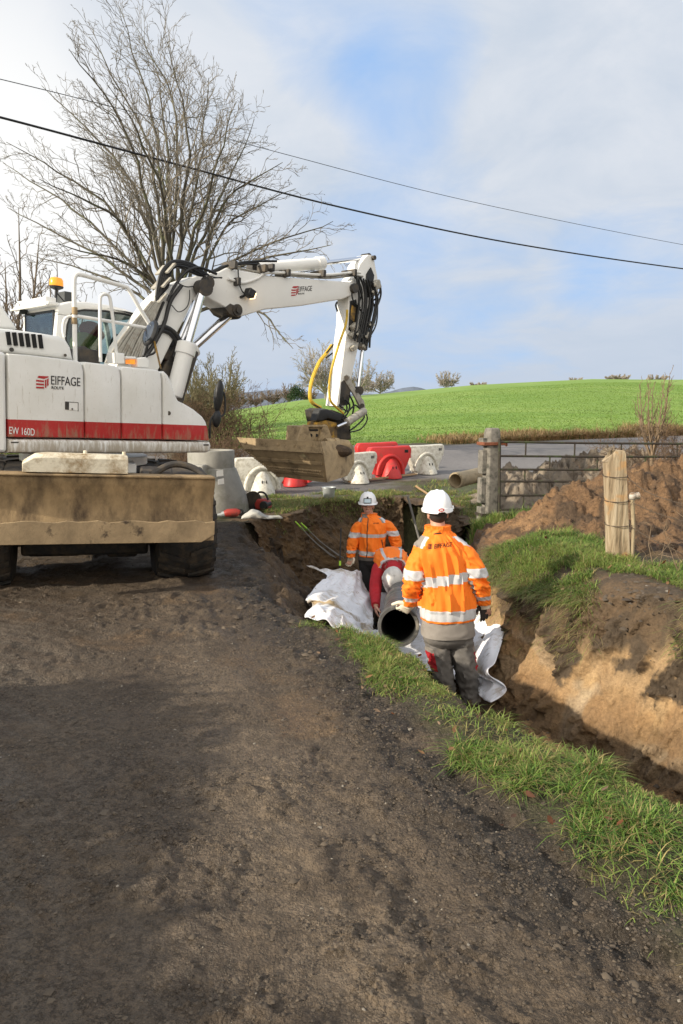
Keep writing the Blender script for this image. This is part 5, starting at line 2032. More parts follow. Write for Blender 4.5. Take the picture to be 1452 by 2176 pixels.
def gate():
    # concrete post, two faces visible
    p = G(1040, 1116, gz(2.15, 9.96))
    p.z = gz(p.x, p.y)
    o = empty('gate_post', Matrix.Translation(p) @ Matrix.Rotation(R(16), 4, 'Z'), 'old square concrete gate post with rusty iron straps', 'gate post')
    k = p.y / FPX
    H = 209 * k
    mb = MB()
    hx, hy = 14.5 * k, .10
    b = hx * .28
    def ring(z, s=1.0):
        return [Vector((x * s, y * s, z)) for x, y in ((-hx + b, -hy), (hx - b, -hy), (hx, -hy + b), (hx, hy - b), (hx - b, hy), (-hx + b, hy), (-hx, hy - b), (-hx, -hy + b))]
    mb.loft([ring(-.3), ring(H * .93), ring(H * .975, .92), ring(H, .78)])
    # raised fillets on the left face leave the square mortises between them
    for z0, z1 in ((-.3, .20), (.24, .50), (.54, .78), (.82, .90)):
        mb.box((-hx - .035, .02, H * (z0 + z1) / 2 if z0 > 0 else H * .1 - .15), (.075, .14, H * (z1 - z0) if z0 > 0 else H * .2 + .3))
    mb.build('post_shaft', MATS['old_concrete'], o, smooth=30, bevel=.008)
    for z, nm, m in ((H * .845, 'iron_strap', MATS['rust']), (H * .125, 'iron_strap', MATS['gate_metal'])):
        mb = MB()
        mb.box((.0, -hy - .012, z), (2 * hx + .16, .012, .045))
        mb.box((hx + .03, 0, z), (.012, .24, .045))
        mb.box((-hx - .08, 0, z), (.012, .24, .045))
        mb.cyl((hx + .07, -hy - .02, z - .04), (hx + .07, -hy - .02, z + .04), .018, 10)
        mb.build(nm, m, o, bevel=.003)
    # gate
    Yg = 9.93
    g0 = P(1062, 1085, Yg)
    o = empty('field_gate', Matrix.Translation((g0.x, Yg, gz(g0.x, Yg))), 'rusty tubular metal field gate with six rails, hung on the concrete post', 'gate')
    b = o.matrix_world.translation.copy()
    rows = [(939, 943), (969, 970.5), (997.5, 997.5), (1023, 1022), (1053, 1049.5), (1083, 1075)]
    mb = MB()

    def at(px, row):
        l, r = rows[row]
        y = l + (r - l) * (px - 1062) / 390.0
        return P(px, y, Yg + (px - 1062) * .0006) - b
    for i in range(6):
        mb.tube([at(1062, i), at(1260, i) + Vector((0, 0, -.006)), at(1452, i), at(1600, i)], .0165, 8)
    mb.each('rail', MATS['gate_metal'], o)
    mb = MB()
    for row, pxs in ((0, (1118, 1222, 1321, 1440)), (1, (1169, 1270, 1372)), (2, (1116, 1219, 1320, 1420)), (3, (1167, 1268, 1370)), (4, (1113, 1217, 1318))):
        for px in pxs:
            mb.tube([at(px, row), at(px - 1, row + 1)], .012, 6)
    mb.each('tie', MATS['gate_metal'], o)
    mb = MB()
    for px in (1062, 1600):
        mb.tube([at(px, 0) + Vector((0, 0, .05)), at(px, 5) - Vector((0, 0, .2))], .02, 8)
    mb.each('stile', MATS['gate_metal'], o)

    # wooden fence post
    Yp = 6.25
    t0 = P(1305, 957, Yp)
    x0 = P(1313, 1190, Yp)
    zb = gz(x0.x, Yp)
    o = empty('fence_post', Matrix.Translation((x0.x, Yp, zb)), 'thick weathered wooden fence post with a chamfered top and wire round it', 'fence post')
    Hh = t0.z - zb
    mb = MB()
    rings = []
    S = 24
    for i in range(40):
        t = i / 39
        z = -.3 + (Hh + .3) * t
        cx = (t0.x - x0.x) * max(0, z / Hh)
        w = .088 + .012 * (1 - t)
        ring = []
        for j in range(S):
            a = 2 * math.pi * j / S
            c, s = math.cos(a), math.sin(a)
            r = w / max(abs(c), abs(s)) ** .72
            r *= 1 + .07 * mnoise.noise(Vector((c * 2.2, s * 2.2, z * 1.1))) + .045 * mnoise.noise(Vector((c * 7, s * 7, z * .9 + 7)))
            x_, y_ = r * c, r * s * .8
            zz = z
            if z > Hh - .11:
                zz = min(z, Hh - .13 + max(0, (x_ + .10)) * 1.6)
                if t == 1:
                    x_, y_ = x_ * .9, y_ * .9
            ring.append(Vector((cx + x_, y_, zz)))
        rings.append(ring)
    mb.loft(rings)
    mb.build('post_shaft', MATS['old_wood'], o, smooth=50)
    for i, py in enumerate((1010, 1062, 1113)):
        z = P(1308, py, Yp).z - zb
        mb = MB()
        mb.tube([(.112 * math.cos(a) + (t0.x - x0.x) * z / Hh, .094 * math.sin(a), z + .012 * math.sin(a * 1.0)) for a in np.linspace(0, 2 * math.pi, 26)], .004, 5)
        mb.build('wire_loop', MATS['wire'], o)
    # barbed wires going right from the post
    for (a, b_, c_) in (((1328, 1010), (1385, 1050), (1500, 1085)), ((1330, 1062), (1400, 1092), (1500, 1120)), ((1330, 1113), (1390, 1148), (1500, 1200))):
        pts = catmull([P(*a, Yp - .02), P(*b_, 6.0), P(*c_, 5.6)], 10)
        mb = MB()
        for s_ in (0, math.pi):
            mb.tube([p + Vector((0, .004 * math.cos(i * 1.3 + s_), .004 * math.sin(i * 1.3 + s_))) for i, p in enumerate(pts)], .0022, 4)
        for i in range(2, len(pts) - 1, 3):
            for q in (Vector((.012, .006, .02)), Vector((-.012, .006, .02)), Vector((.008, -.012, .02))):
                mb.tube([pts[i] - q, pts[i] + q], .0018, 4)
        tag(mb.build('barbed_wire', MATS['wire'], None), {1010: 'topmost barbed wire running right from the weathered fence post', 1062: 'middle barbed wire running right from the weathered fence post', 1113: 'lowest barbed wire running right from the weathered fence post'}[a[1]], 'barbed wire', 'barbed wires on the fence post')
    # capped stake beside it
    a, b_ = P(1344, 1062, 6.2), P(1342, 1196, 6.2)
    b_.z = gz(b_.x, b_.y)
    o = empty('fence_stake', Matrix.Translation(b_), 'thin rusty stake with a white plastic cap beside the fence post', 'stake')
    mb = MB()
    mb.tube([Vector((0, 0, -.1)), (a - b_) * .5 + Vector((.012, 0, 0)), a - b_], [.022, .018, .02], 8)
    mb.build('shaft', MATS['clay_pipe'], o)
    mb = MB()
    mb.ball(a - b_ + Vector((.0, 0, .03)), (.042, .036, .038), 12, 8)
    mb.tube([a - b_ + Vector((.01, 0, .03)), a - b_ + Vector((.06, 0, .04))], .03, 10)
    mb.build('cap', MATS['old_cap'], o)


def wires():
    for pts, r, lab in (([(-260, 188, 12), (0, 249, 14), (360, 345, 17), (727, 441, 20), (1090, 517, 23.5), (1452, 571, 27), (1760, 606, 31)], .023, 'thick black overhead cable sagging across the sky'),
                        ([(-260, 110, 13), (0, 168, 15), (300, 243, 18), (600, 326, 21), (1000, 428, 25), (1452, 520, 30), (1760, 570, 35)], .0085, 'thin overhead wire running above the thick cable')):
        mb = MB()
        mb.tube(catmull([P(*p) for p in pts], 8), r, 7)
        tag(mb.build('overhead_cable', MATS['cable'], None), lab, 'cable')


def drain_pipe():
    a = P(847, 1331, 5.7)
    m_ = P(843, 1283, 6.75)
    b = P(856, 1243, 8.6)
    d = (b - a).normalized()
    ra = 45.5 * 5.7 / FPX
    L = (b - a).length
    o = empty('drain_pipe', Matrix.Translation(a), 'black plastic drain pipe with open collar, held by the workers in the trench', 'drain pipe')
    mb = MB()
    mb.lathe([(ra * .80, .02), (ra * .93, .36), (ra * .93, L + 1.3)], (0, 0, 0), d, 40)
    prof = [(ra * .92, .0), (ra, .012), (ra, .10), (ra * .965, .12), (ra * .965, .32), (ra * .90, .36), (ra * .90, 1.16), (ra * .96, 1.18), (ra * .985, 1.26), (ra * .985, 1.40), (ra * .92, 1.44), (ra * .90, 1.5), (ra * .90, L + 1.3), (ra * .82, L + 1.3), (ra * .82, .02), (ra * .86, 0)]
    mb = MB()
    mb.lathe(prof, (0, 0, 0), d, 48, closed=True)
    mb.build('pipe_wall', MATS['pvc'], o, smooth=30)
    mb = MB()
    mb.lathe([(ra * .845, -.004), (ra * .985, -.004), (ra * 1.012, .01), (ra * 1.012, .07), (ra * .99, .075), (ra * .845, .03)], (0, 0, 0), d, 48, closed=True)
    mb.build('collar', MATS['pvc_rim'], o, smooth=30)
    mb = MB()
    mb.lathe([(ra * .818, .06), (ra * .818, 2.5), (.002, 2.5), (.002, 2.52), (ra * .8195, 2.52), (ra * .8195, .06)], (0, 0, 0), d, 32, closed=True)
    mb.build('bore_shade', MATS['pvc_in_shade'], o, fixn=False)  # black liner added to paint the shade inside the pipe
    mb2 = MB()
    for i in range(4):
        mb2.lathe([(ra * .90, .55 + i * .5), (ra * .915, .56 + i * .5), (ra * .915, .60 + i * .5), (ra * .90, .61 + i * .5)], (0, 0, 0), d, 40, closed=True)
    mb2.each('rib', MATS['pvc'], o)


site_props()


# ------------------------------------------------------------------ geotextile
def geo_mat():
    m = bpy.data.materials.new('geotextile')
    m.use_nodes = True
    t = m.node_tree
    t.nodes.clear()
    n = NT(t)
    geo = n('ShaderNodeNewGeometry')
    pos = geo.outputs['Position']
    a = n('ShaderNodeTexNoise', {'Vector': pos, 'Scale': 3.2, 'Detail': 8.0, 'Roughness': .66})
    b = n('ShaderNodeTexNoise', {'Vector': pos, 'Scale': 19.0, 'Detail': 6.0, 'Roughness': .7})
    at = n('ShaderNodeVertexColor', layer_name='stain')
    k = math_(n, 'ADD', math_(n, 'MULTIPLY', a.outputs[0], .6), math_(n, 'MULTIPLY', b.outputs[0], .4))
    k = math_(n, 'ADD', k, math_(n, 'MULTIPLY', n('ShaderNodeSeparateColor', {0: at.outputs['Color']}).outputs[0], .30))
    c = mix(n, ramp(n, k, [(.50, 0.0), (.69, 1.0)]), (.72, .73, .77), (.30, .225, .13))
    c = mix(n, ramp(n, b.outputs[0], [(.62, 0.0), (.67, .85)]), c, (.10, .08, .06))
    bp_ = n('ShaderNodeBump', {'Height': n('ShaderNodeTexNoise', {'Vector': pos, 'Scale': 120.0, 'Detail': 3.0}).outputs[0], 'Strength': .35, 'Distance': .004})
    bs = n('ShaderNodeBsdfPrincipled', {'Base Color': c, 'Roughness': .85, 'Normal': bp_.outputs[0]})
    bs.inputs['Sheen Weight'].default_value = .2
    n('ShaderNodeOutputMaterial', {'Surface': bs.outputs[0]})
    MATS['geotextile'] = m


geo_mat()


def cloth(name, rows, label, wr=.035, seed=0, stains=None, nu=14, nv=14):
    fine = []
    rr = [catmull(r, nu) for r in rows]
    for j in range(len(rr[0])):
        fine.append(catmull([r[j] for r in rr], nv))
    U, V = len(fine), len(fine[0])
    vs, st = [], []
    for i in range(U):
        for j in range(V):
            p = fine[i][j]
            d1 = fine[min(i + 1, U - 1)][j] - fine[max(i - 1, 0)][j]
            d2 = fine[i][min(j + 1, V - 1)] - fine[i][max(j - 1, 0)]
            nn = d1.cross(d2)
            nn = nn.normalized() if nn.length > 1e-9 else Vector((0, 0, 1))
            if nn.dot(CAM - p) < 0:
                nn = -nn
            u, v = i / U, j / V
            ww = mnoise.noise(Vector((u * 2.4 + v * 3.4 + seed, v * 1.2 - u * 1.0, seed))) * 1.0
            ww += .6 * mnoise.noise(Vector((u * 7 + v * 5 + seed, v * 3 - u * 2.0, seed + 4)))
            ww = (1 - abs(ww)) ** 2 * 1.2 - .4 + .25 * mnoise.noise(p * 9)
            vs.append(p + nn * ww * wr)
            st.append(stains(u, v) if stains else 0.0)
    fs = [(i * V + j, (i + 1) * V + j, (i + 1) * V + j + 1, i * V + j + 1) for i in range(U - 1) for j in range(V - 1)]
    mb = MB()
    mb.add(vs, fs)
    o = mb.build(name, MATS['geotextile'], None, smooth=75, solid=.006, fixn=False)
    ca = o.data.color_attributes.new('stain', 'FLOAT_COLOR', 'POINT')
    ca.data.foreach_set('color', np.array([(s, s, s, 1) for s in st], dtype=np.float32).ravel())
    return tag(o, label, 'geotextile')


def geotextiles():
    g = lambda x, y, up=.04: (lambda p: p + (CAM - p).normalized() * up)(hit(x, y))
    rows = [[P(651, 1208, 8.25), P(688, 1211, 8.3), P(732, 1215, 8.35), P(756, 1216, 8.45), P(768, 1217, 8.8)],
            [P(694, 1226, 7.95), P(712, 1231, 7.9), P(742, 1234, 8.0), P(764, 1240, 8.15), P(775, 1250, 8.4)],
            [P(672, 1250, 7.3), P(700, 1254, 7.3), P(738, 1262, 7.4), P(770, 1272, 7.6), P(788, 1284, 7.9)],
            [P(650, 1271, 6.65), P(686, 1273, 6.55), P(724, 1288, 6.6), P(768, 1318, 6.8), P(790, 1326, 7.0)],
            [P(664, 1282, 6.5), P(690, 1284, 6.4), P(722, 1300, 6.35), P(765, 1330, 6.4), P(795, 1338, 6.5)],
            [P(651, 1309, 5.95), P(684, 1300, 5.9), P(722, 1312, 5.9), P(766, 1340, 5.95), P(810, 1352, 6.1)],
            [P(648, 1322, 5.62), P(690, 1325, 5.55), P(728, 1342, 5.5), P(768, 1360, 5.55), P(828, 1372, 5.6)]]
    cloth('geotextile', rows, 'crumpled white geotextile with muddy folds on the left side of the pipe', .05, 1,
          lambda u, v: (.75 * math.exp(-((v - .62) / .07) ** 2) * (1 - .35 * u) + .3 * math.exp(-((v - .03) / .06) ** 2) + .35 * math.exp(-((v - .93) / .08) ** 2) * u))
    rows = [[P(800, 1262, 8.6), P(880, 1262, 8.3), P(960, 1236, 7.9), P(1010, 1232, 7.5), P(1040, 1262, 6.95), P(1079, 1307, 6.25)],
            [P(810, 1330, 7.4), P(885, 1335, 7.2), P(950, 1320, 7.0), P(1000, 1300, 6.75), P(1036, 1318, 6.3), P(1072, 1340, 5.98)],
            [P(812, 1392, 6.4), P(880, 1395, 6.35), P(945, 1395, 6.3), P(1000, 1380, 6.15), P(1035, 1385, 5.78), P(1056, 1398, 5.60)],
            [P(905, 1425, 6.02), P(945, 1432, 5.98), P(980, 1434, 5.92), P(1012, 1430, 5.80), P(1030, 1427, 5.6), P(1040, 1430, 5.42)],
            [P(1012, 1450, 5.78), P(1020, 1452, 5.72), P(1028, 1453, 5.64), P(1042, 1452, 5.45), P(1062, 1458, 5.25), P(1081, 1466, 5.08)],
            [P(1011, 1472, 5.56), P(1018, 1477, 5.5), P(1024, 1482, 5.42), P(1031, 1488, 5.3), P(1038, 1493, 5.15), P(1046, 1497, 5.0)]]
    cloth('geotextile', rows, 'white geotextile hanging down the right side of the trench behind the near worker', .03, 5,
          lambda u, v: .55 * math.exp(-((u - .72) / .10) ** 2 - ((v - .60) / .10) ** 2) + .6 * math.exp(-((u - .82) / .08) ** 2 - ((v - .86) / .06) ** 2) + .3 * math.exp(-((u - .98) / .05) ** 2 - ((v - .15) / .1) ** 2), nu=12, nv=12)


geotextiles()


# ------------------------------------------------------------------ people
from mathutils.bvhtree import BVHTree
mat('skin', (.50, .27, .19), .55, var=.10, scale=25, spec=.35)
mat('hair', (.030, .024, .020), .7, var=.3, scale=60)
mat('hivis', (.93, .205, .014), .75, var=.05, scale=3, dirt=(.42, .13, .03), dirt_lo=.70, dirt_hi=.85, dscale=5, bump=.22, bscale=22, bdist=.010)
mat('tape', (.52, .52, .53), .42, var=.06, bump=.15, bscale=30, bdist=.006)
mat('grey_cloth', (.135, .125, .115), .85, var=.12, scale=5, dirt=(.2, .17, .13), dirt_lo=.62, dirt_hi=.8, bump=.3, bscale=20, bdist=.012)
mat('shirt_grey', (.24, .215, .19), .85, var=.1, scale=4, bump=.3, bscale=14, bdist=.012)
mat('dark_cloth', (.028, .027, .029), .85, var=.2, bump=.3, bscale=20, bdist=.012)
mat('red_cloth', (.40, .014, .022), .85, var=.1, scale=5, bump=.3, bscale=20, bdist=.012)
mat('helmet_white', (.80, .80, .81), .30, coat=.3)
mat('helmet_worn', (.60, .58, .55), .42, var=.08, scale=9, dirt=(.30, .27, .22), dirt_lo=.6, dirt_hi=.8)
mat('glove_cream', (.62, .56, .44), .85, var=.12, scale=14, bump=.3, bscale=40)
mat('glove_dark', (.035, .03, .028), .85, var=.3)
mat('boot', (.035, .026, .018), .8, var=.3, dirt=(.13, .09, .05), dirt_lo=.4, dirt_hi=.65)
mat('screen', (.40, .50, .56), .15)
mat('eye_white', (.55, .53, .5), .3)
mat('eye_dark', (.02, .015, .012), .3)
mat('lip', (.38, .13, .11), .5)


def sgnpow(v, p):
    return math.copysign(abs(v) ** p, v)


def limb(keys, n=40, N=40, wr=None, matf=None, mb=None, caps=True):
    """keys: (center, ax, ay, rx, ry, power); smooth loft through them. wr(t, angle) radial offset in metres; matf(t, angle) material index"""
    mb = mb or MB()
    K = len(keys)

    def interp(seq, t):
        f = t * (K - 1)
        i = min(int(f), K - 2)
        u = f - i
        p1, p2 = seq[i], seq[i + 1]
        p0 = seq[i - 1] if i > 0 else p1 * 2 - p2
        p3 = seq[i + 2] if i + 2 < K else p2 * 2 - p1
        return 0.5 * ((2 * p1) + (p2 - p0) * u + (2 * p0 - 5 * p1 + 4 * p2 - p3) * u * u + (3 * p1 - p0 - 3 * p2 + p3) * u ** 3)
    cols_ = list(zip(*keys))
    rings, mi = [], []
    for i in range(n + 1):
        t = i / n
        c = interp([Vector(v) for v in cols_[0]], t)
        ax = interp([Vector(v) for v in cols_[1]], t).normalized()
        ay = interp([Vector(v) for v in cols_[2]], t).normalized()
        rx, ry, pw = interp(cols_[3], t), interp(cols_[4], t), interp(cols_[5], t)
        ring = []
        for j in range(N):
            a = 2 * math.pi * j / N
            d = ax * sgnpow(math.cos(a), 2 / pw) * rx + ay * sgnpow(math.sin(a), 2 / pw) * ry
            if wr:
                d = d * (1 + wr(t, a) / max(d.length, .02))
            ring.append(c + d)
        rings.append(ring)
    o = len(mb.v)
    mb.loft(rings, 0, caps)
    if matf:
        f0 = len(mb.f) - (n * N + (2 if caps else 0))
        for i in range(n):
            for j in range(N):
                mb.m[f0 + i * N + j] = matf((i + .5) / n, 2 * math.pi * (j + .5) / N)
        if caps:
            mb.m[-2] = matf(0, 1.0)
            mb.m[-1] = matf(1, 1.0)
    return mb


def tube_keys(pts, radii, pw=2.0, flat=1.0):
    """limb keys along a 3D path"""
    pts = [Vector(p) for p in pts]
    out = []
    a = None
    for i, p in enumerate(pts):
        d = (pts[min(i + 1, len(pts) - 1)] - pts[max(i - 1, 0)]).normalized()
        if a is None:
            a, b = frame_from_axis(d, Vector((0, 1, 0)))
        else:
            a = (a - d * a.dot(d)).normalized()
        b = d.cross(a).normalized()
        out.append((p, a, b, radii[i], radii[i] * flat, pw))
    return out


def folds(seed, amp, ka=3.0, kt=6.0, diag=1.5):
    def f(t, a):
        c, s = math.cos(a), math.sin(a)
        v = mnoise.noise(Vector((c * ka + t * diag, s * ka - t * diag * .6, t * kt + seed)))
        w = mnoise.noise(Vector((c * ka * 2.3 + seed, s * ka * 2.3, t * kt * 2.1)))
        return amp * ((1 - abs(v) * 2.2) * .8 + w * .5)
    return f


def creases(seed, amp, ka=4.0, kt=1.6, diag=1.2):
    """narrow ridges with wider hollows between them"""
    def f(t, a):
        c, s = math.cos(a), math.sin(a)
        v = mnoise.noise(Vector((c * ka + t * diag, s * ka - t * diag, t * kt + seed)))
        v2 = mnoise.noise(Vector((c * ka * .6 - t * diag + 3, s * ka * .6, t * kt * 1.7 + seed + 5)))
        return amp * (max(0, 1 - abs(v) * 4.2) + .7 * max(0, 1 - abs(v2) * 4.5) - .45)
    return f


def sleeve_folds(seed, amp):
    def f(t, a):
        v = mnoise.noise(Vector((math.cos(a) * 1.4 + seed, math.sin(a) * 1.4, t * 13 + math.cos(a + seed) * 1.3)))
        return amp * (1 - abs(v) * 2.6) * (.35 + .65 * math.exp(-((t - .58) / .28) ** 2))
    return f


def remesh(o, vox, smooth=4):
    md = o.modifiers.new('union', 'REMESH')
    md.mode = 'VOXEL'
    md.voxel_size = vox
    md.use_smooth_shade = True
    if smooth:
        ms = o.modifiers.new('soft', 'SMOOTH')
        ms.iterations = smooth
        ms.factor = .5
    return o


def head_geo(mb, M):
    k = MB(M)
    k.ball((0, -.008, .035), (.076, .096, .100), 24, 16)
    k.ball((0, .022, -.050), (.060, .066, .072), 20, 14)
    k.ball((0, .050, -.098), (.030, .030, .024), 12, 8)
    k.tube([(0, .088, .012), (0, .104, -.012), (0, .114, -.036), (0, .092, -.042)], [.010, .012, .016, .010], 10)
    k.ball((.014, .096, -.038), (.010, .012, .009), 8, 6)
    k.ball((-.014, .096, -.038), (.010, .012, .009), 8, 6)
    k.tube([(-.052, .070, .022), (-.03, .084, .028), (0, .086, .024), (.03, .084, .028), (.052, .070, .022)], [.010, .013, .012, .013, .010], 8)
    for s in (-1, 1):
        k.ball((s * .046, .062, -.028), (.020, .022, .020), 10, 8)
        k.ball((s * .079, -.008, -.012), (.010, .024, .036), 10, 8)
    k.ball((0, .080, -.078), (.026, .012, .010), 10, 8)
    mb.v, off = mb.v, len(mb.v)
    mb.g += [(a + off, b + len(mb.f)) for a, b in k.g]
    mb.f += [tuple(i + off for i in f) for f in k.f]
    mb.m += k.m
    mb.v += k.v


def helmet(parent, M, m, s=1.0, worn=False):
    """M: x right, y towards the face, z up; origin at the middle of the rim"""
    mb = MB(M)
    N = 64
    rings = []
    for i in range(16):
        t = i / 15
        z = .150 * math.sin(t * math.pi / 2)
        k = math.cos(t * math.pi / 2) ** .80 if t < 1 else 0.0
        ring = []
        for j in range(N):
            a = 2 * math.pi * j / N
            x, y = math.cos(a) * .116, math.sin(a) * .142
            rid = 0
            for rx in (-.045, 0, .045):
                rid += math.exp(-((x * k - rx) / .011) ** 2)
            lift = .006 * rid * (1 if t > .25 else t * 4) * (1 - .6 * max(0, math.sin(a)))
            ring.append(Vector((x * k, y * k - .012 * t, z * (1 + .0) + lift)))
        rings.append(ring)
    # lower band and peak
    low = []
    for (z, g) in ((-.042, 1.05), (-.040, 1.065), (-.004, 1.045), (0, 1.0)):
        ring = []
        for j in range(N):
            a = 2 * math.pi * j / N
            pk = max(0, math.sin(a)) ** 2.2
            bk = max(0, -math.sin(a)) ** 1.5
            x, y = math.cos(a) * .116 * g, math.sin(a) * .142 * g
            if z < -.01:
                y += .052 * pk
                zz = z * (.30 + .70 * bk + .25 * abs(math.cos(a)) * .6) - .020 * pk * .4
                if abs(math.cos(a)) < .28 and math.sin(a) < 0:
                    zz += .012
            else:
                y += .006 * pk
                zz = z
            ring.append(Vector((x, y, zz)))
        low.append(ring)
    mb.loft(low + rings, caps=False)
    o = mb.build('helmet', m, parent, smooth=50, solid=.004)
    mb = MB(M)
    for sx in (-1, 1):
        mb.box((sx * .124, -.01, .002), (.014, .05, .03), Matrix.Rotation(0, 3, 'Z'))
    mb.each('ear_slot', m, o, bevel=.005)
    return o


def hand(mb, wrist, knuck, palm_n, side, curl=(.35, .6, .5), size=1.0, spread=.12, thumb=1, thumb_out=.9):
    """palm from wrist to knuckles; palm_n = direction the palm faces; side = direction from little finger to index; adds to mb"""
    w, k = Vector(wrist), Vector(knuck)
    d = (k - w).normalized()
    s = Vector(side)
    s = (s - d * s.dot(d)).normalized()
    n = Vector(palm_n)
    n = (n - d * n.dot(d) - s * n.dot(s)).normalized()
    L = (k - w).length
    limb([(w, s, n, .026 * size, .019 * size, 2.4), (w + d * L * .35, s, n, .035 * size, .019 * size, 2.6), (w + d * L * .75, s, n, .042 * size, .017 * size, 2.8), (k + d * .008, s, n, .041 * size, .013 * size, 2.8)], 10, 20, mb=mb)
    for i, (off, ln, r) in enumerate(((-.033, .80, .0090), (-.011, .96, .0100), (.011, 1.03, .0104), (.032, .93, .0102))):
        b = k + s * off * size - d * .006
        dd = (d + s * (off * spread * 14)).normalized()
        pts = [b]
        ang = 0
        for seg, l in enumerate((.044, .028, .022)):
            ang += curl[seg] * (1 + .10 * (1 - i))
            v = dd * math.cos(ang) + n * math.sin(ang)
            pts.append(pts[-1] + v * l * ln * size)
        mb.tube(catmull(pts, 3), [r * size * q for q in np.linspace(1.08, .78, 10)], 9)
        mb.ball(pts[-1], r * size * .8, 8, 6)
    tb = w + d * L * .30 + s * .030 * size * thumb
    v1 = (d * .75 + s * thumb * thumb_out + n * .35).normalized()
    v2 = (d * .95 + s * thumb * thumb_out * .35 + n * .55).normalized()
    pts = [tb, tb + v1 * .040 * size, tb + v1 * .040 * size + v2 * .034 * size, tb + v1 * .04 * size + v2 * .058 * size]
    mb.tube(catmull(pts, 3), [.0145 * size * q for q in np.linspace(1.1, .8, 10)], 9)
    mb.ball(pts[-1], .0112 * size, 8, 6)
    return mb


def on_surface(o, dirv, lift=.004):
    """projects points on an object's mesh along dirv (same local frame)"""
    bvh = BVHTree.FromPolygons([v.co for v in o.data.vertices], [p.vertices for p in o.data.polygons])
    dv = Vector(dirv).normalized()

    def f(p):
        h = bvh.ray_cast(p - dv * 1.0, dv, 3.0)
        return h[0] - dv * lift if h[0] is not None else p
    return f


X_, Y_, Z_ = Vector((1, 0, 0)), Vector((0, 1, 0)), Vector((0, 0, 1))


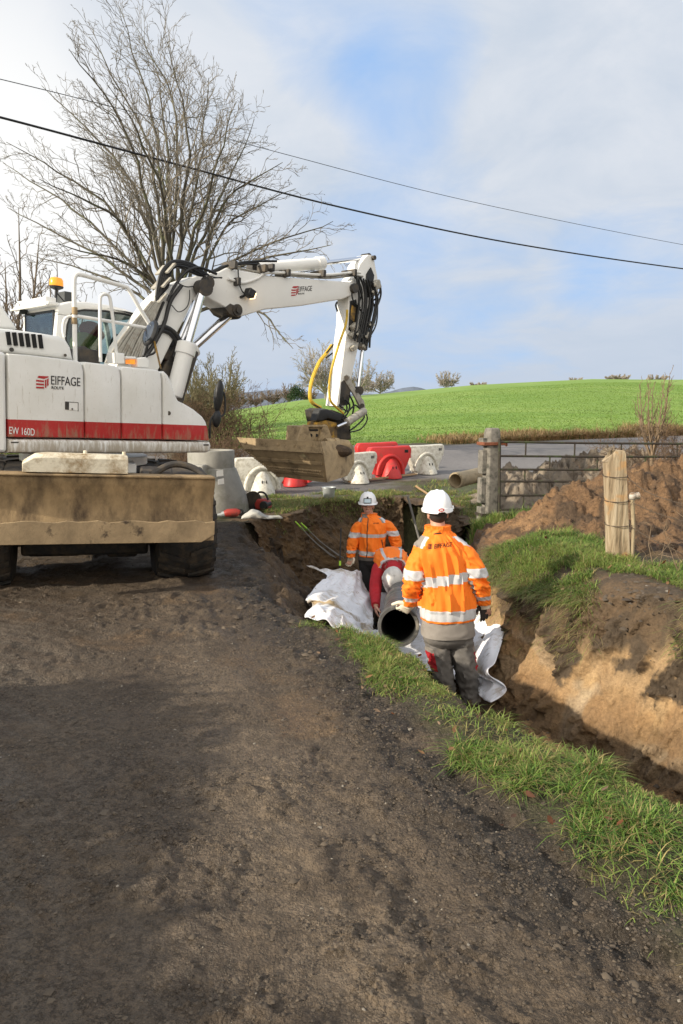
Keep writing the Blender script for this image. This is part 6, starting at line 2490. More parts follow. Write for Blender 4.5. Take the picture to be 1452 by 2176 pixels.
def near_worker():
    Y = 5.5
    base = P(975, 1494, Y)
    base.z = gz(base.x, base.y) + .0
    q = lambda x, y, dy=0.0: P(x, y, Y + dy) - base
    k = Y / FPX * 1.005
    fwd = Vector((-.12, 1, 0)).normalized()
    rt = Vector((1, .12, 0)).normalized()
    head_c = q(930, 1091, .03)
    HM = Matrix.Translation(head_c) @ Matrix.Rotation(R(6), 4, 'Z') @ Matrix.Rotation(R(-8), 4, 'X') @ Matrix.Rotation(R(-3), 4, 'Y')
    ltw, rtw = q(871, 1284, .10), q(1028, 1281, .03)
    body = MB()
    head_geo(body, HM)
    body.tube([q(935, 1150), q(931, 1125, .01), q(930, 1105, .03)], [.075, .062, .058], 16)
    limb([(q(951, 1330), rt, fwd, .18, .12, 2.2), (q(950, 1260), rt, fwd, .17, .11, 2.2), (q(945, 1195), rt, fwd, .18, .11, 2.2), (q(938, 1158), rt, fwd, .12, .08, 2.0)], 14, 24, mb=body)
    body.tube([q(908, 1176), q(882, 1208, -.02), q(874, 1243, -.02), ltw], [.06, .05, .043, .032], 14)
    body.tube([q(972, 1172), q(1002, 1202, -.03), q(1014, 1235, -.03), rtw], [.06, .05, .043, .032], 14)
    legs = (((929, 1340), (932, 1380), (939, 1420), (947, 1465), (950, 1490)), ((973, 1340), (981, 1380), (989, 1420), (997, 1462), (1000, 1490)))
    for lg in legs:
        body.tube([q(*p, .05 if i > 2 else .02) for i, p in enumerate(lg)], [.085, .075, .058, .05, .04], 14)
    hand(body, ltw, q(858, 1296, .13), (0, 1, -.3), (-1, 0, 0), (.9, .7, .5))
    hand(body, rtw, q(1033, 1300, .03), (-.2, 1, 0), (-1, .1, 0), (.4, .5, .4))
    o = body.build('person', MATS['skin'], None, smooth=180)
    o.location = base
    remesh(o, .009, 3)
    tag(o, 'person in orange hi-vis jacket and white helmet seen from behind, hand on pipe', 'person')
    # trousers
    mb = MB()
    TM = [MATS['grey_cloth'], MATS['red_cloth'], MATS['shirt_grey']]
    limb([(q(951, 1318), rt, fwd, 53 * k, .145, 2.3), (q(951, 1340), rt, fwd, 54 * k, .150, 2.3), (q(951, 1358), rt, fwd, 52 * k, .14, 2.2), (q(952, 1372), rt, fwd, 40 * k, .09, 2.0)], 14, 40, folds(3, .006), mb=mb)
    for s, lg in enumerate(legs):
        rr = (29, 27.5, 23.5, 21, 20) if s == 0 else (29, 28, 24, 21, 19.5)
        keys = [(q(*p, .05 if i > 2 else .02), rt, fwd, r * k, r * k * 1.12, 2.1) for i, (p, r) in enumerate(zip(lg, rr))]

        def mf(t, a, s=s):
            out = (math.cos(a) < -.55) if s == 0 else (math.cos(a) > .82)
            if out and .18 < t < .50:
                return 1 if (math.sin(a) < .1 and (t > .24)) else 2
            return 0
        limb(keys, 44, 40, creases(11 + s, .016, 1.8, 6.0, 3.0), mf, mb=mb)
    mb.build('trousers', TM, o, smooth=70)
    # shirt hem below the jacket
    mb = MB()
    limb([(q(952, 1347), rt, fwd, 58 * k, .165, 2.4), (q(952, 1330), rt, fwd, 57 * k, .165, 2.4), (q(951, 1308), rt, fwd, 55 * k, .155, 2.4), (q(951, 1290), rt, fwd, 52 * k, .14, 2.4)], 18, 60, folds(21, .008, 2.4, 3), mb=mb)
    mb.build('shirt', MATS['shirt_grey'], o, smooth=70)
    # jacket
    JM = [MATS['hivis'], MATS['tape'], MATS['shirt_grey'], MATS['exc_black']]
    rows = [(1313, 951, 57, .165, 2.5), (1302, 951, 59, .172, 2.5), (1275, 951, 58, .170, 2.4), (1245, 949, 57, .162, 2.4), (1212, 947, 59, .160, 2.4), (1185, 944, 61.5, .158, 2.4),
            (1167, 941, 59, .145, 2.2), (1154, 938, 51, .128, 2.1), (1143, 935, 41, .112, 2.0), (1134, 932.5, 32, .094, 2.0), (1128, 931, 26.5, .086, 2.0), (1122, 931, 26, .084, 2.0), (1116, 931, 26.5, .085, 2.0)]
    keys = [(q(c, y, .0 if y > 1140 else .01), rt, fwd, hw * k, d, pw) for y, c, hw, d, pw in rows]
    fo = creases(31, .026, 3.6, 1.5, 1.1)
    fo2 = folds(37, .009, 5, 5, 2)
    wrj = lambda t, a: (fo(t, a) * (1 if t < .62 else max(.25, 1 - (t - .62) * 4)) + fo2(t, a)) * (.35 if t < .12 else 1)

    def ypx(t):
        f = t * (len(rows) - 1)
        i = min(int(f), len(rows) - 2)
        return rows[i][0] + (rows[i + 1][0] - rows[i][0]) * (f - i)

    def jm(t, a):
        y = ypx(t)
        c = math.cos(a)
        yy = y + c * 9.0                                   # the band rises to the right
        if 1213 < yy < 1233:
            return 1
        if 1286 < y < 1307:
            return 1
        if y < 1160 and y > 1138 and abs(c) > .80 - (1160 - y) * .006:
            return 1 if abs(c) < .93 else 2
        return 0
    mb = limb(keys, 120, 96, wrj, jm)
    j = mb.build('jacket', JM, o, smooth=80)
    for s, pts, rr, sd in ((-1, [(908, 1158, 0), (896, 1176, -.01), (885, 1208, -.03), (879, 1243, -.03), (876, 1264, .03), (873, 1286, .09)], (13, 21.5, 22.5, 21.5, 19, 15.5), 3),
                           (1, [(972, 1151, 0), (986, 1168, -.01), (1004, 1203, -.04), (1014, 1236, -.04), (1020, 1260, -.01), (1026, 1283, .03)], (13, 22.5, 24.5, 23, 20, 16.5), 9)):
        def sm(t, a, s=s):
            if .40 < t < .52:
                return 1
            inn = math.cos(a) * -s
            if t > .56 and t < .93 and inn > .62:
                return 1 if .80 < t < .88 else 2
            if .83 < t < .90:
                return 1
            return 0
        keys = [(q(x, y, dy), rt, fwd if i < 3 else fwd, r * k * .94, r * k * 1.0, 2.2) for i, ((x, y, dy), r) in enumerate(zip(pts, rr))]
        mb = limb(keys, 70, 48, sleeve_folds(sd, .024), sm)
        mb.build('sleeve', JM, j, smooth=80)
    bend = on_surface(j, ray(935, 1160))
    k_ = k
    A, B = q(922, 1166, -.3), q(961, 1161, -.3)
    lettering('EIFFAGE', A, B - A, Z_ + X_ * .1, (B - A).length, j, MATS['exc_black'], bend=bend, height=.036)
    mb = MB()
    for i in range(4):
        a_ = q(909, 1167 - i * 3.0, -.3)
        b_ = q(918, 1166 - i * 3.0, -.3)
        n = 5
        top = [bend(a_ + (b_ - a_) * (u / n) + Z_ * .006) for u in range(n + 1)]
        bot = [bend(a_ + (b_ - a_) * (u / n)) for u in range(n + 1)]
        mb.add(top + bot, [(u, u + 1, n + 2 + u, n + 1 + u) for u in range(n)])
    mb.build('emblem', MATS['exc_black'], j, smooth=0, fixn=False)
    mb = MB()
    mb.tube([bend(q(x, y, -.3)) for x, y in ((922, 1133.5), (927, 1132.6), (933, 1132), (938, 1131.5))], .0045, 6)
    mb.build('hanger_loop', MATS['exc_black'], j)
    # hair at the nape
    mb = MB(HM)
    mb.ball((0, -.016, .012), (.0785, .092, .098), 24, 16)
    mb.build('hair', MATS['hair'], o)
    h = helmet(o, HM @ Matrix.Translation((0, -.006, .040)) @ Matrix.Scale(1.0, 4), MATS['helmet_white'])
    HL = HM @ Matrix.Translation((0, -.006, .040))

    def back(x, z, lift):
        return Vector((x, -.142 * 1.064 * math.sqrt(max(0, 1 - (x / .124) ** 2)) - lift, z))
    mb = MB(HL)
    mb.add([back(-.006 + .025 * math.cos(a), -.012 + .0135 * math.sin(a), .004) for a in np.linspace(0, 2 * math.pi, 24, endpoint=False)], [tuple(range(24))])
    em = mb.build('emblem', MATS['red_paint'], h, smooth=0, fixn=False)
    mb = MB(HL)
    for dx in (-.016, -.006, .003):
        mb.add([back(dx - .003, -.018, .006), back(dx + .003, -.018, .006), back(dx + .003, -.006, .006), back(dx - .003, -.006, .006)], [(0, 1, 2, 3)])
    mb.build('emblem_mark', MATS['letter_white'], em, smooth=0, fixn=False)
    # gloves
    mb = MB()
    hand(mb, ltw + Vector((0, 0, .01)), q(858, 1297, .115), (.1, 1, -.4), (-1, 0, .1), (.95, .75, .5), 1.22, .05)
    limb(tube_keys([ltw + Vector((.004, 0, .06)), ltw, ltw + Vector((-.015, .01, -.03))], [.048, .046, .04]), 8, 20, mb=mb)
    remesh(mb.build('glove', MATS['glove_cream'], o, smooth=180), .0055, 3)
    mb = MB()
    hand(mb, rtw, q(1032, 1299, .03), (-.5, 1, 0), (-1, -.2, 0), (.30, .35, .3), 1.18, .14, 1, 1.1)
    remesh(mb.build('glove', MATS['glove_dark'], o, smooth=180), .0055, 3)
    mb = MB()
    limb(tube_keys([rtw + Vector((0, 0, .05)), rtw + Vector((.004, 0, .0)), rtw + Vector((.012, 0, -.045))], [.047, .044, .042]), 8, 20, mb=mb)
    mb.build('glove_cuff', MATS['glove_cream'], o)
    for s, (x, y) in enumerate(((950, 1484), (1000, 1484))):
        f = q(x, y, .05)
        f.z = gz(f.x + base.x, f.y + base.y) - base.z
        mb = MB()
        limb([(f + Vector((0, -.09, .05)), rt, Z_, .03, .04, 2.4), (f + Vector((0, -.05, .05)), rt, Z_, .045, .05, 2.6), (f + Vector((0, .08, .045)), rt, Z_, .05, .045, 2.6), (f + Vector((0, .19, .035)), rt, Z_, .03, .03, 2.4)], 14, 20, mb=mb)
        mb.tube([f + Vector((0, -.01, .06)), f + Vector((0, 0, .24))], [.055, .06], 16)
        remesh(mb.build('boot', MATS['boot'], o), .009, 3)


def far_worker():
    Y = 9.2
    k = Y / FPX * 1.005
    base = P(790, 1312, Y)
    base.z = gz(base.x, base.y)
    q = lambda x, y, dy=0.0: P(x, y, Y + dy) - base
    fwd = Vector((-.16, -1, 0)).normalized()              # faces the viewer
    rt = Vector((1, -.16, 0)).normalized()                # towards the picture's right
    hc = q(782, 1074.5, -.02)
    HM = Matrix.Translation(hc) @ Matrix.Rotation(R(180 - 4), 4, 'Z') @ Matrix.Rotation(R(5), 4, 'X')
    body = MB()
    head_geo(body, HM)
    body.tube([q(786, 1108), q(784, 1096), q(783, 1083)], [.075, .064, .058], 16)
    limb([(q(788, 1190), rt, fwd, .165, .115, 2.2), (q(790, 1150), rt, fwd, .16, .11, 2.2), (q(792, 1115), rt, fwd, .19, .11, 2.2), (q(789, 1102), rt, fwd, .13, .08, 2.0)], 14, 24, mb=body)
    lw, rw = q(746, 1181, -.06), q(843, 1170, -.02)
    body.tube([q(771, 1113), q(757, 1135), q(749, 1158, -.03), lw], [.055, .05, .043, .032], 14)
    body.tube([q(812, 1111), q(830, 1131), q(841, 1152), rw], [.055, .05, .043, .032], 14)
    legs = (((776, 1190), (779, 1222), (783, 1260), (786, 1290), (787, 1310)), ((800, 1190), (800, 1222), (799, 1260), (799, 1290), (800, 1310)))
    for lg in legs:
        body.tube([q(*p) for p in lg], [.085, .075, .055, .048, .04], 14)
    hand(body, lw, q(745, 1191, -.08), (.3, -.6, 0), (.6, -.5, 0), (.35, .5, .4))
    hand(body, rw, q(843, 1180, -.02), (-.3, -.6, 0), (-.6, -.5, 0), (.35, .5, .4))
    o = body.build('person', MATS['skin'], None, smooth=180)
    o.location = base
    remesh(o, .008, 2)
    tag(o, 'person in orange hi-vis jacket and white helmet facing us from the pit', 'person')
    for s in (-1, 1):
        mb = MB(HM)
        mb.ball((s * .030, .080, .004), (.0125, .009, .0075), 10, 8)
        e = mb.build('eye', MATS['eye_white'], o)
        mb = MB(HM)
        mb.ball((s * .030, .088, .004), (.006, .003, .006), 8, 6)
        mb.build('iris', MATS['eye_dark'], e)
        mb = MB(HM)
        mb.tube([(s * .048, .083, .024), (s * .030, .094, .030), (s * .014, .094, .027)], .005, 6)
        mb.build('eyebrow', MATS['hair'], o)
    mb = MB(HM)
    mb.tube([(-.026, .084, -.074), (-.012, .0925, -.079), (.012, .0925, -.079), (.026, .084, -.074)], .0048, 6)
    mb.build('mouth', MATS['lip'], o)
    mb = MB(HM)
    mb.ball((0, -.022, .02), (.079, .088, .092), 20, 14)
    mb.build('hair', MATS['hair'], o)
    mb = MB()
    limb([(q(789, 1172), rt, fwd, 25 * k, .125, 2.3), (q(789, 1192), rt, fwd, 25.5 * k, .13, 2.3), (q(789, 1202), rt, fwd, 23 * k, .11, 2.2), (q(789, 1210), rt, fwd, 16 * k, .08, 2.0)], 12, 36, folds(3, .006), mb=mb)
    for s, lg in enumerate(legs):
        keys = [(q(*p), rt, fwd, r * k, r * k * 1.05, 2.1) for p, r in zip(lg, (14.5, 13.5, 11.5, 10.5, 10.5))]
        limb(keys, 34, 30, folds(11 + s, .010, 2.0, 9.0, 2.5), mb=mb)
    mb.build('trousers', MATS['dark_cloth'], o, smooth=70)
    mb = MB()
    limb([(q(789, 1188), rt, fwd, 27.5 * k, .14, 2.4), (q(789, 1181), rt, fwd, 27.5 * k, .14, 2.4), (q(789, 1172), rt, fwd, 26 * k, .13, 2.4)], 8, 40, folds(5, .005), mb=mb)
    mb.build('shirt', MATS['grey_cloth'], o, smooth=70)
    JM = [MATS['hivis'], MATS['tape'], MATS['shirt_grey'], MATS['exc_black']]
    rows = [(1180, 789.5, 27, .148, 2.5), (1174, 790, 28, .152, 2.5), (1160, 790.5, 27.8, .148, 2.4), (1146, 791, 28, .145, 2.4), (1130, 792, 29.5, .145, 2.4), (1116, 792, 30.5, .142, 2.3),
            (1108, 791.5, 30, .128, 2.2), (1101, 790, 24.5, .108, 2.1), (1097, 787, 19, .094, 2.0), (1094, 785, 16, .082, 2.0), (1090.5, 785, 16.5, .084, 2.0)]
    keys = [(q(c, y), rt, fwd, hw * k, d, pw) for y, c, hw, d, pw in rows]
    fo, fo2 = creases(51, .018, 3.0, 2.6, 1.6), folds(57, .006, 5, 6, 2)

    def ypx(t):
        f = t * (len(rows) - 1)
        i = min(int(f), len(rows) - 2)
        return rows[i][0] + (rows[i + 1][0] - rows[i][0]) * (f - i)

    def jm(t, a):
        y = ypx(t)
        c, s = math.cos(a), math.sin(a)
        if s > 0 and abs(c * 29 + 6) < .9 and y > 1096:
            return 3
        if 1131 < y < 1138.5 or 1167.5 < y < 1177:
            return 1
        if y < 1099 and s > .45 and c < -.15:
            return 2
        if 1099 < y < 1109 and abs(c) > .72:
            return 2 if abs(c) < .85 else 1
        return 0
    mb = limb(keys, 110, 90, lambda t, a: (fo(t, a) * (1 if t < .6 else .3) + fo2(t, a)) * (.3 if t < .1 else 1), jm)
    j = mb.build('jacket', JM, o, smooth=80)
    for s, pts, rr, sd in ((-1, [(774, 1106, 0), (765, 1113, 0), (756, 1133, 0), (750, 1156, -.02), (747, 1170, -.05), (746, 1183, -.06)], (8, 12.5, 13, 11.8, 10.3, 9.2), 4),
                           (1, [(809, 1104, 0), (820, 1110, 0), (833, 1130, 0), (841, 1150, .0), (843, 1162, -.01), (843, 1174, -.02)], (8, 12.5, 13.2, 12, 10.5, 9.2), 8)):
        def sm(t, a, s=s):
            if .36 < t < .47 or .76 < t < .87:
                return 1
            return 0
        keys = [(q(x, y, dy), rt, fwd, r * k * .95, r * k * 1.0, 2.2) for (x, y, dy), r in zip(pts, rr)]
        mb = limb(keys, 60, 40, sleeve_folds(sd, .018), sm)
        mb.build('sleeve', JM, j, smooth=80)
    # pocket zip and chest writing
    bb = on_surface(j, ray(800, 1130), .004)
    mb = MB()
    mb.tube([bb(q(812, 1148, -.5)), bb(q(813.5, 1157, -.5)), bb(q(815, 1166, -.5))], .006, 6)
    mb.build('pocket_zip', MATS['dark_cloth'], j)
    A, B = q(793, 1113, -.5), q(805, 1112, -.5)
    lettering('EIFFAGE', A, B - A, Z_, (B - A).length, j, MATS['exc_black'], bend=bb, height=.016)
    h = helmet(o, HM @ Matrix.Translation((0, -.002, .036)), MATS['helmet_white'])
    mb = MB(HM)
    mb.box((0, .148, .072), (.105, .012, .070), Matrix.Rotation(R(22), 3, 'X'))
    mb.box((0, .136, .115), (.026, .02, .022))
    hb = mb.build('badge_frame', MATS['exc_black'], h, bevel=.003)
    mb = MB(HM)
    mb.box((0, .1545, .0705), (.088, .004, .052), Matrix.Rotation(R(22), 3, 'X'))
    mb.build('badge', MATS['screen'], hb)
    for w, kn, pn, sd in ((lw, q(745, 1192, -.08), (.3, -.6, 0), (.6, -.5, 0)), (rw, q(843, 1182, -.02), (-.3, -.6, 0), (-.6, -.5, 0))):
        mb = MB()
        hand(mb, w, kn, pn, sd, (.35, .5, .4), 1.15, .1)
        remesh(mb.build('glove', MATS['glove_cream'], o, smooth=180), .006, 2)
    for (x, y) in ((787, 1308), (800, 1308)):
        f = q(x, y)
        f.z = gz(f.x + base.x, f.y + base.y) - base.z
        mb = MB()
        limb([(f + fwd * -.09 + Z_ * .05, rt, Z_, .03, .04, 2.4), (f + fwd * -.05 + Z_ * .05, rt, Z_, .045, .05, 2.6), (f + fwd * .08 + Z_ * .045, rt, Z_, .05, .045, 2.6), (f + fwd * .19 + Z_ * .035, rt, Z_, .03, .03, 2.4)], 14, 20, mb=mb)
        mb.tube([f + Z_ * .06, f + Z_ * .24], [.055, .06], 16)
        remesh(mb.build('boot', MATS['boot'], o), .009, 3)


def bent_worker():
    base = P(836, 1320, 8.55)
    base.z = gz(base.x, base.y)
    q = lambda x, y, Y: P(x, y, Y) - base
    k = 8.2 / FPX
    # back runs from the hips forward and down to the shoulders
    spine = [q(838, 1212, 8.95), q(834, 1196, 8.72), q(831, 1189, 8.46), q(832, 1196, 8.22), q(836, 1206, 8.04)]
    lw, rw = q(799, 1287, 7.42), q(884, 1285, 7.42)
    hc = q(835, 1232, 7.80)
    # the helmet crown points to the viewer and slightly down
    up = Vector((0.02, -.86, .42)).normalized()
    face = Vector((0, -.45, -.89))
    face = (face - up * face.dot(up)).normalized()
    rgt = face.cross(up)
    HM = Matrix(((rgt.x, face.x, up.x, hc.x), (rgt.y, face.y, up.y, hc.y), (rgt.z, face.z, up.z, hc.z), (0, 0, 0, 1)))
    body = MB()
    head_geo(body, HM)
    body.tube([spine[4], hc - up * .05], [.075, .06], 14)

    def frames(r, dep, pw=2.3):
        out = []
        for i, p in enumerate(spine):
            d = (spine[min(i + 1, 4)] - spine[max(i - 1, 0)]).normalized()
            ay = d.cross(X_).normalized()
            if ay.z < 0:
                ay = -ay
            out.append((p, X_, ay, r[i], dep[i], pw))
        return out
    limb(frames((.15, .155, .165, .175, .12), (.10, .10, .11, .11, .08)), 20, 24, mb=body)
    la = [q(806, 1204, 8.16), q(800, 1232, 7.95), q(798, 1258, 7.72), lw]
    ra = [q(866, 1204, 8.16), q(878, 1232, 7.95), q(882, 1258, 7.72), rw]
    body.tube(la, [.065, .055, .045, .032], 14)
    body.tube(ra, [.065, .055, .045, .032], 14)
    legs = []
    for x, fx in ((820, 806), (856, 876)):
        hip = q(x, 1212, 8.92)
        ft = q(fx, 1318, 8.5)
        ft.z = gz(ft.x + base.x, ft.y + base.y) - base.z + .08
        kn = (hip + ft) * .5 + Vector((0, -.13, .02))
        legs.append((hip, hip * .5 + kn * .5, kn, kn * .5 + ft * .5 + Vector((0, .03, 0)), ft))
    for lg in legs:
        body.tube(lg, [.085, .078, .06, .05, .04], 14)
    hand(body, lw, q(800, 1301, 7.38), (.9, .2, -.2), (0, -1, .2), (.35, .35, .3), 1.05)
    hand(body, rw, q(882, 1299, 7.38), (-.9, .2, -.2), (0, -1, .2), (.35, .35, .3), 1.05)
    o = body.build('person', MATS['skin'], None, smooth=180)
    o.location = base
    remesh(o, .008, 2)
    tag(o, 'person in red top and orange vest bending over the pipe, white helmet towards us', 'person')
    mb = MB()
    limb(frames((.175, .185, .19, .19, .14), (.125, .130, .130, .125, .10)), 40, 48, folds(71, .010, 2.4, 4), mb=mb)
    rt_ = mb.build('top', MATS['red_cloth'], o, smooth=80)
    for pts, sd in ((la, 3), (ra, 6)):
        keys = tube_keys([spine[3] * .25 + pts[0] * .75 - Z_ * .03, pts[0] - Z_ * .02, pts[1], pts[2], (pts[2] + pts[3]) * .5, pts[3]], [.07, .078, .068, .060, .052, .046], 2.1)
        mb = limb(keys, 56, 36, sleeve_folds(sd, .013))
        mb.build('sleeve', MATS['red_cloth'], rt_, smooth=80)
    mb = MB()
    cpts = [spine[4] + Z_ * .0, (spine[4] + hc) * .5 + Z_ * .03, hc - up * .05 + Z_ * .02]
    limb(tube_keys(cpts, [.09, .08, .072]), 14, 32, folds(9, .010, 2.5, 5), mb=mb)
    mb.build('hood', MATS['red_cloth'], rt_, smooth=80)

    def vm(t, a):
        c, s = math.cos(a), math.sin(a)
        if s > -.2 and .40 < abs(c) < .58:
            return 1
        if .40 < t < .52 and s > -.9:
            return 1
        return 0
    mb = limb(frames((.200, .210, .215, .210, .165), (.145, .155, .158, .150, .125)), 60, 60, creases(77, .016, 2.6, 2.2), vm)
    # cut the vest short of the neck
    v = mb.build('vest', [MATS['hivis'], MATS['tape']], o, smooth=80)
    mb = MB()
    limb(frames((.165, .165, .12, .1, .1), (.12, .12, .09, .08, .08))[:3], 12, 36, folds(5, .006), mb=mb)
    for s, lg in enumerate(legs):
        limb(tube_keys(lg, [.10, .092, .078, .070, .066], 2.1), 34, 30, folds(31 + s, .010, 2.0, 9.0, 2.5), mb=mb)
    mb.build('trousers', MATS['dark_cloth'], o, smooth=70)
    bb = on_surface(v, ray(845, 1185), .004)
    A, B = q(837, 1188, 8.0), q(856, 1187, 8.0)
    lettering('EIFFAGE', A, B - A, Z_, (B - A).length, v, MATS['exc_black'], bend=bb, height=.02)
    helmet(o, HM @ Matrix.Translation((0, -.002, .036)), MATS['helmet_worn'])
    mb = MB(HM)
    mb.ball((0, -.018, .012), (.079, .090, .096), 20, 14)
    mb.build('hair', MATS['hair'], o)
    for lg in legs:
        f = lg[-1] - Z_ * .08
        mb = MB()
        fw = Vector((0, -1, 0))
        limb([(f + fw * -.09 + Z_ * .05, X_, Z_, .03, .04, 2.4), (f + fw * -.05 + Z_ * .05, X_, Z_, .045, .05, 2.6), (f + fw * .08 + Z_ * .045, X_, Z_, .05, .045, 2.6), (f + fw * .19 + Z_ * .035, X_, Z_, .03, .03, 2.4)], 14, 20, mb=mb)
        mb.tube([f + Z_ * .06, f + Z_ * .24], [.055, .06], 16)
        remesh(mb.build('boot', MATS['boot'], o), .009, 3)


near_worker()
far_worker()
bent_worker()


# ------------------------------------------------------------------ vegetation
def leafy_mat(name, trans=.35, rough=.6):
    m = bpy.data.materials.new(name)
    m.use_nodes = True
    t = m.node_tree
    t.nodes.clear()
    n = NT(t)
    at = n('ShaderNodeVertexColor', layer_name='tint')
    geo = n('ShaderNodeNewGeometry')
    nz = n('ShaderNodeTexNoise', {'Vector': geo.outputs['Position'], 'Scale': 30.0, 'Detail': 2.0})
    c = mix(n, 1.0, at.outputs['Color'], ramp(n, nz.outputs[0], [(.3, .8), (.7, 1.2)]), 'MULTIPLY')
    bs = n('ShaderNodeBsdfPrincipled', {'Base Color': c, 'Roughness': rough})
    bs.inputs['Specular IOR Level'].default_value = .35
    tl = n('ShaderNodeBsdfTranslucent', {'Color': c})
    mx = n('ShaderNodeMixShader', {0: trans, 1: bs.outputs[0], 2: tl.outputs[0]})
    n('ShaderNodeOutputMaterial', {'Surface': mx.outputs[0]})
    MATS[name] = m


leafy_mat('blade')
mat('bark', (.085, .075, .055), .9, var=.35, scale=6, dirt=(.11, .12, .06), dirt_lo=.5, dirt_hi=.65, dscale=3)
mat('twig', (.135, .105, .075), .9, var=.25, scale=2)
mat('far_twig', (.33, .29, .245), .95, var=.2, scale=.6)  # twig colour lightened to paint in distance haze
mat('bramble', (.125, .078, .045), .9, var=.4, scale=4)
mat('thorn_twig', (.21, .15, .095), .9, var=.3, scale=5)


def mesh_np(name, verts, faces, m, cols=None, smooth=True):
    """verts (n,3), faces (k,4) or (k,3) arrays"""
    me = bpy.data.meshes.new(name)
    me.vertices.add(len(verts))
    me.vertices.foreach_set('co', np.asarray(verts, dtype=np.float32).ravel())
    w = faces.shape[1]
    me.loops.add(faces.size)
    me.loops.foreach_set('vertex_index', faces.ravel().astype(np.int32))
    me.polygons.add(len(faces))
    me.polygons.foreach_set('loop_start', np.arange(0, faces.size, w, dtype=np.int32))
    if smooth:
        me.polygons.foreach_set('use_smooth', np.ones(len(faces), dtype=bool))
    me.update(calc_edges=True)
    if cols is not None:
        ca = me.color_attributes.new('tint', 'FLOAT_COLOR', 'POINT')
        ca.data.foreach_set('color', np.concatenate([cols, np.ones((len(cols), 1))], 1).astype(np.float32).ravel())
    me.materials.append(m)
    o = bpy.data.objects.new(name, me)
    col.objects.link(o)
    return o


def blades(name, x, y, ln, wd, lean, cols, label=None, cat=None, heading=None, droop=.5, zoff=-.01, kind='stuff'):
    n = len(x)
    z = ground_z(x, y, True) + zoff
    th = rng.uniform(0, 2 * np.pi, n) if heading is None else heading + rng.normal(0, .9, n)
    dx, dy = np.cos(th), np.sin(th)
    px_, py_ = -dy, dx
    V = []
    for t, w in ((0, .75), (.35, 1.0), (.7, .75), (1.0, .06)):
        out = ln * lean * (t ** 1.6)
        hgt = ln * (t - droop * lean * t ** 2.4)
        cx, cy, cz = x + dx * out, y + dy * out, z + hgt
        for s in (-1, 1):
            V.append(np.stack([cx + px_ * wd * w * s * .5, cy + py_ * wd * w * s * .5, cz], -1))
    V = np.stack(V, 1)
    base = (np.arange(n) * 8)[:, None, None]
    F = base + np.array([[0, 1, 3, 2], [2, 3, 5, 4], [4, 5, 7, 6]])[None]
    cc = np.repeat(cols[:, None, :], 8, 1).copy()
    o = mesh_np(name, V.reshape(-1, 3), F.reshape(-1, 4), MATS['blade'], cc.reshape(-1, 3))
    if kind:
        o['kind'] = kind
    return tag(o, label, cat)


def grass_cols(x, y, dry):
    n = len(x)
    g1 = np.array([.120, .215, .030])
    g2 = np.array([.245, .355, .080])
    g3 = np.array([.055, .120, .020])
    d1 = np.array([.30, .245, .10])
    k = rng.random(n)[:, None]
    c = g1 * (1 - k) + g2 * k
    k2 = (rng.random(n) < .3)[:, None]
    c = np.where(k2, g3 * (.8 + .6 * k), c)
    patch_ = sstep(.45, .65, fbm(x, y, 3.2, 3))[:, None] * .65
    c = c * (1 - patch_) + np.array([.25, .31, .075]) * patch_
    dd = (rng.random(n) < dry)[:, None]
    return np.where(dd, d1 * (.6 + .8 * k), c)


def scatter(x0, x1, y0, y1, n, fn):
    x = rng.uniform(x0, x1, n)
    y = rng.uniform(y0, y1, n)
    p = fn(x, y)
    k = rng.random(n) < p
    return x[k], y[k]


def near_side(x, y):
    return x < 2.05 + (3.6 - y) * .60


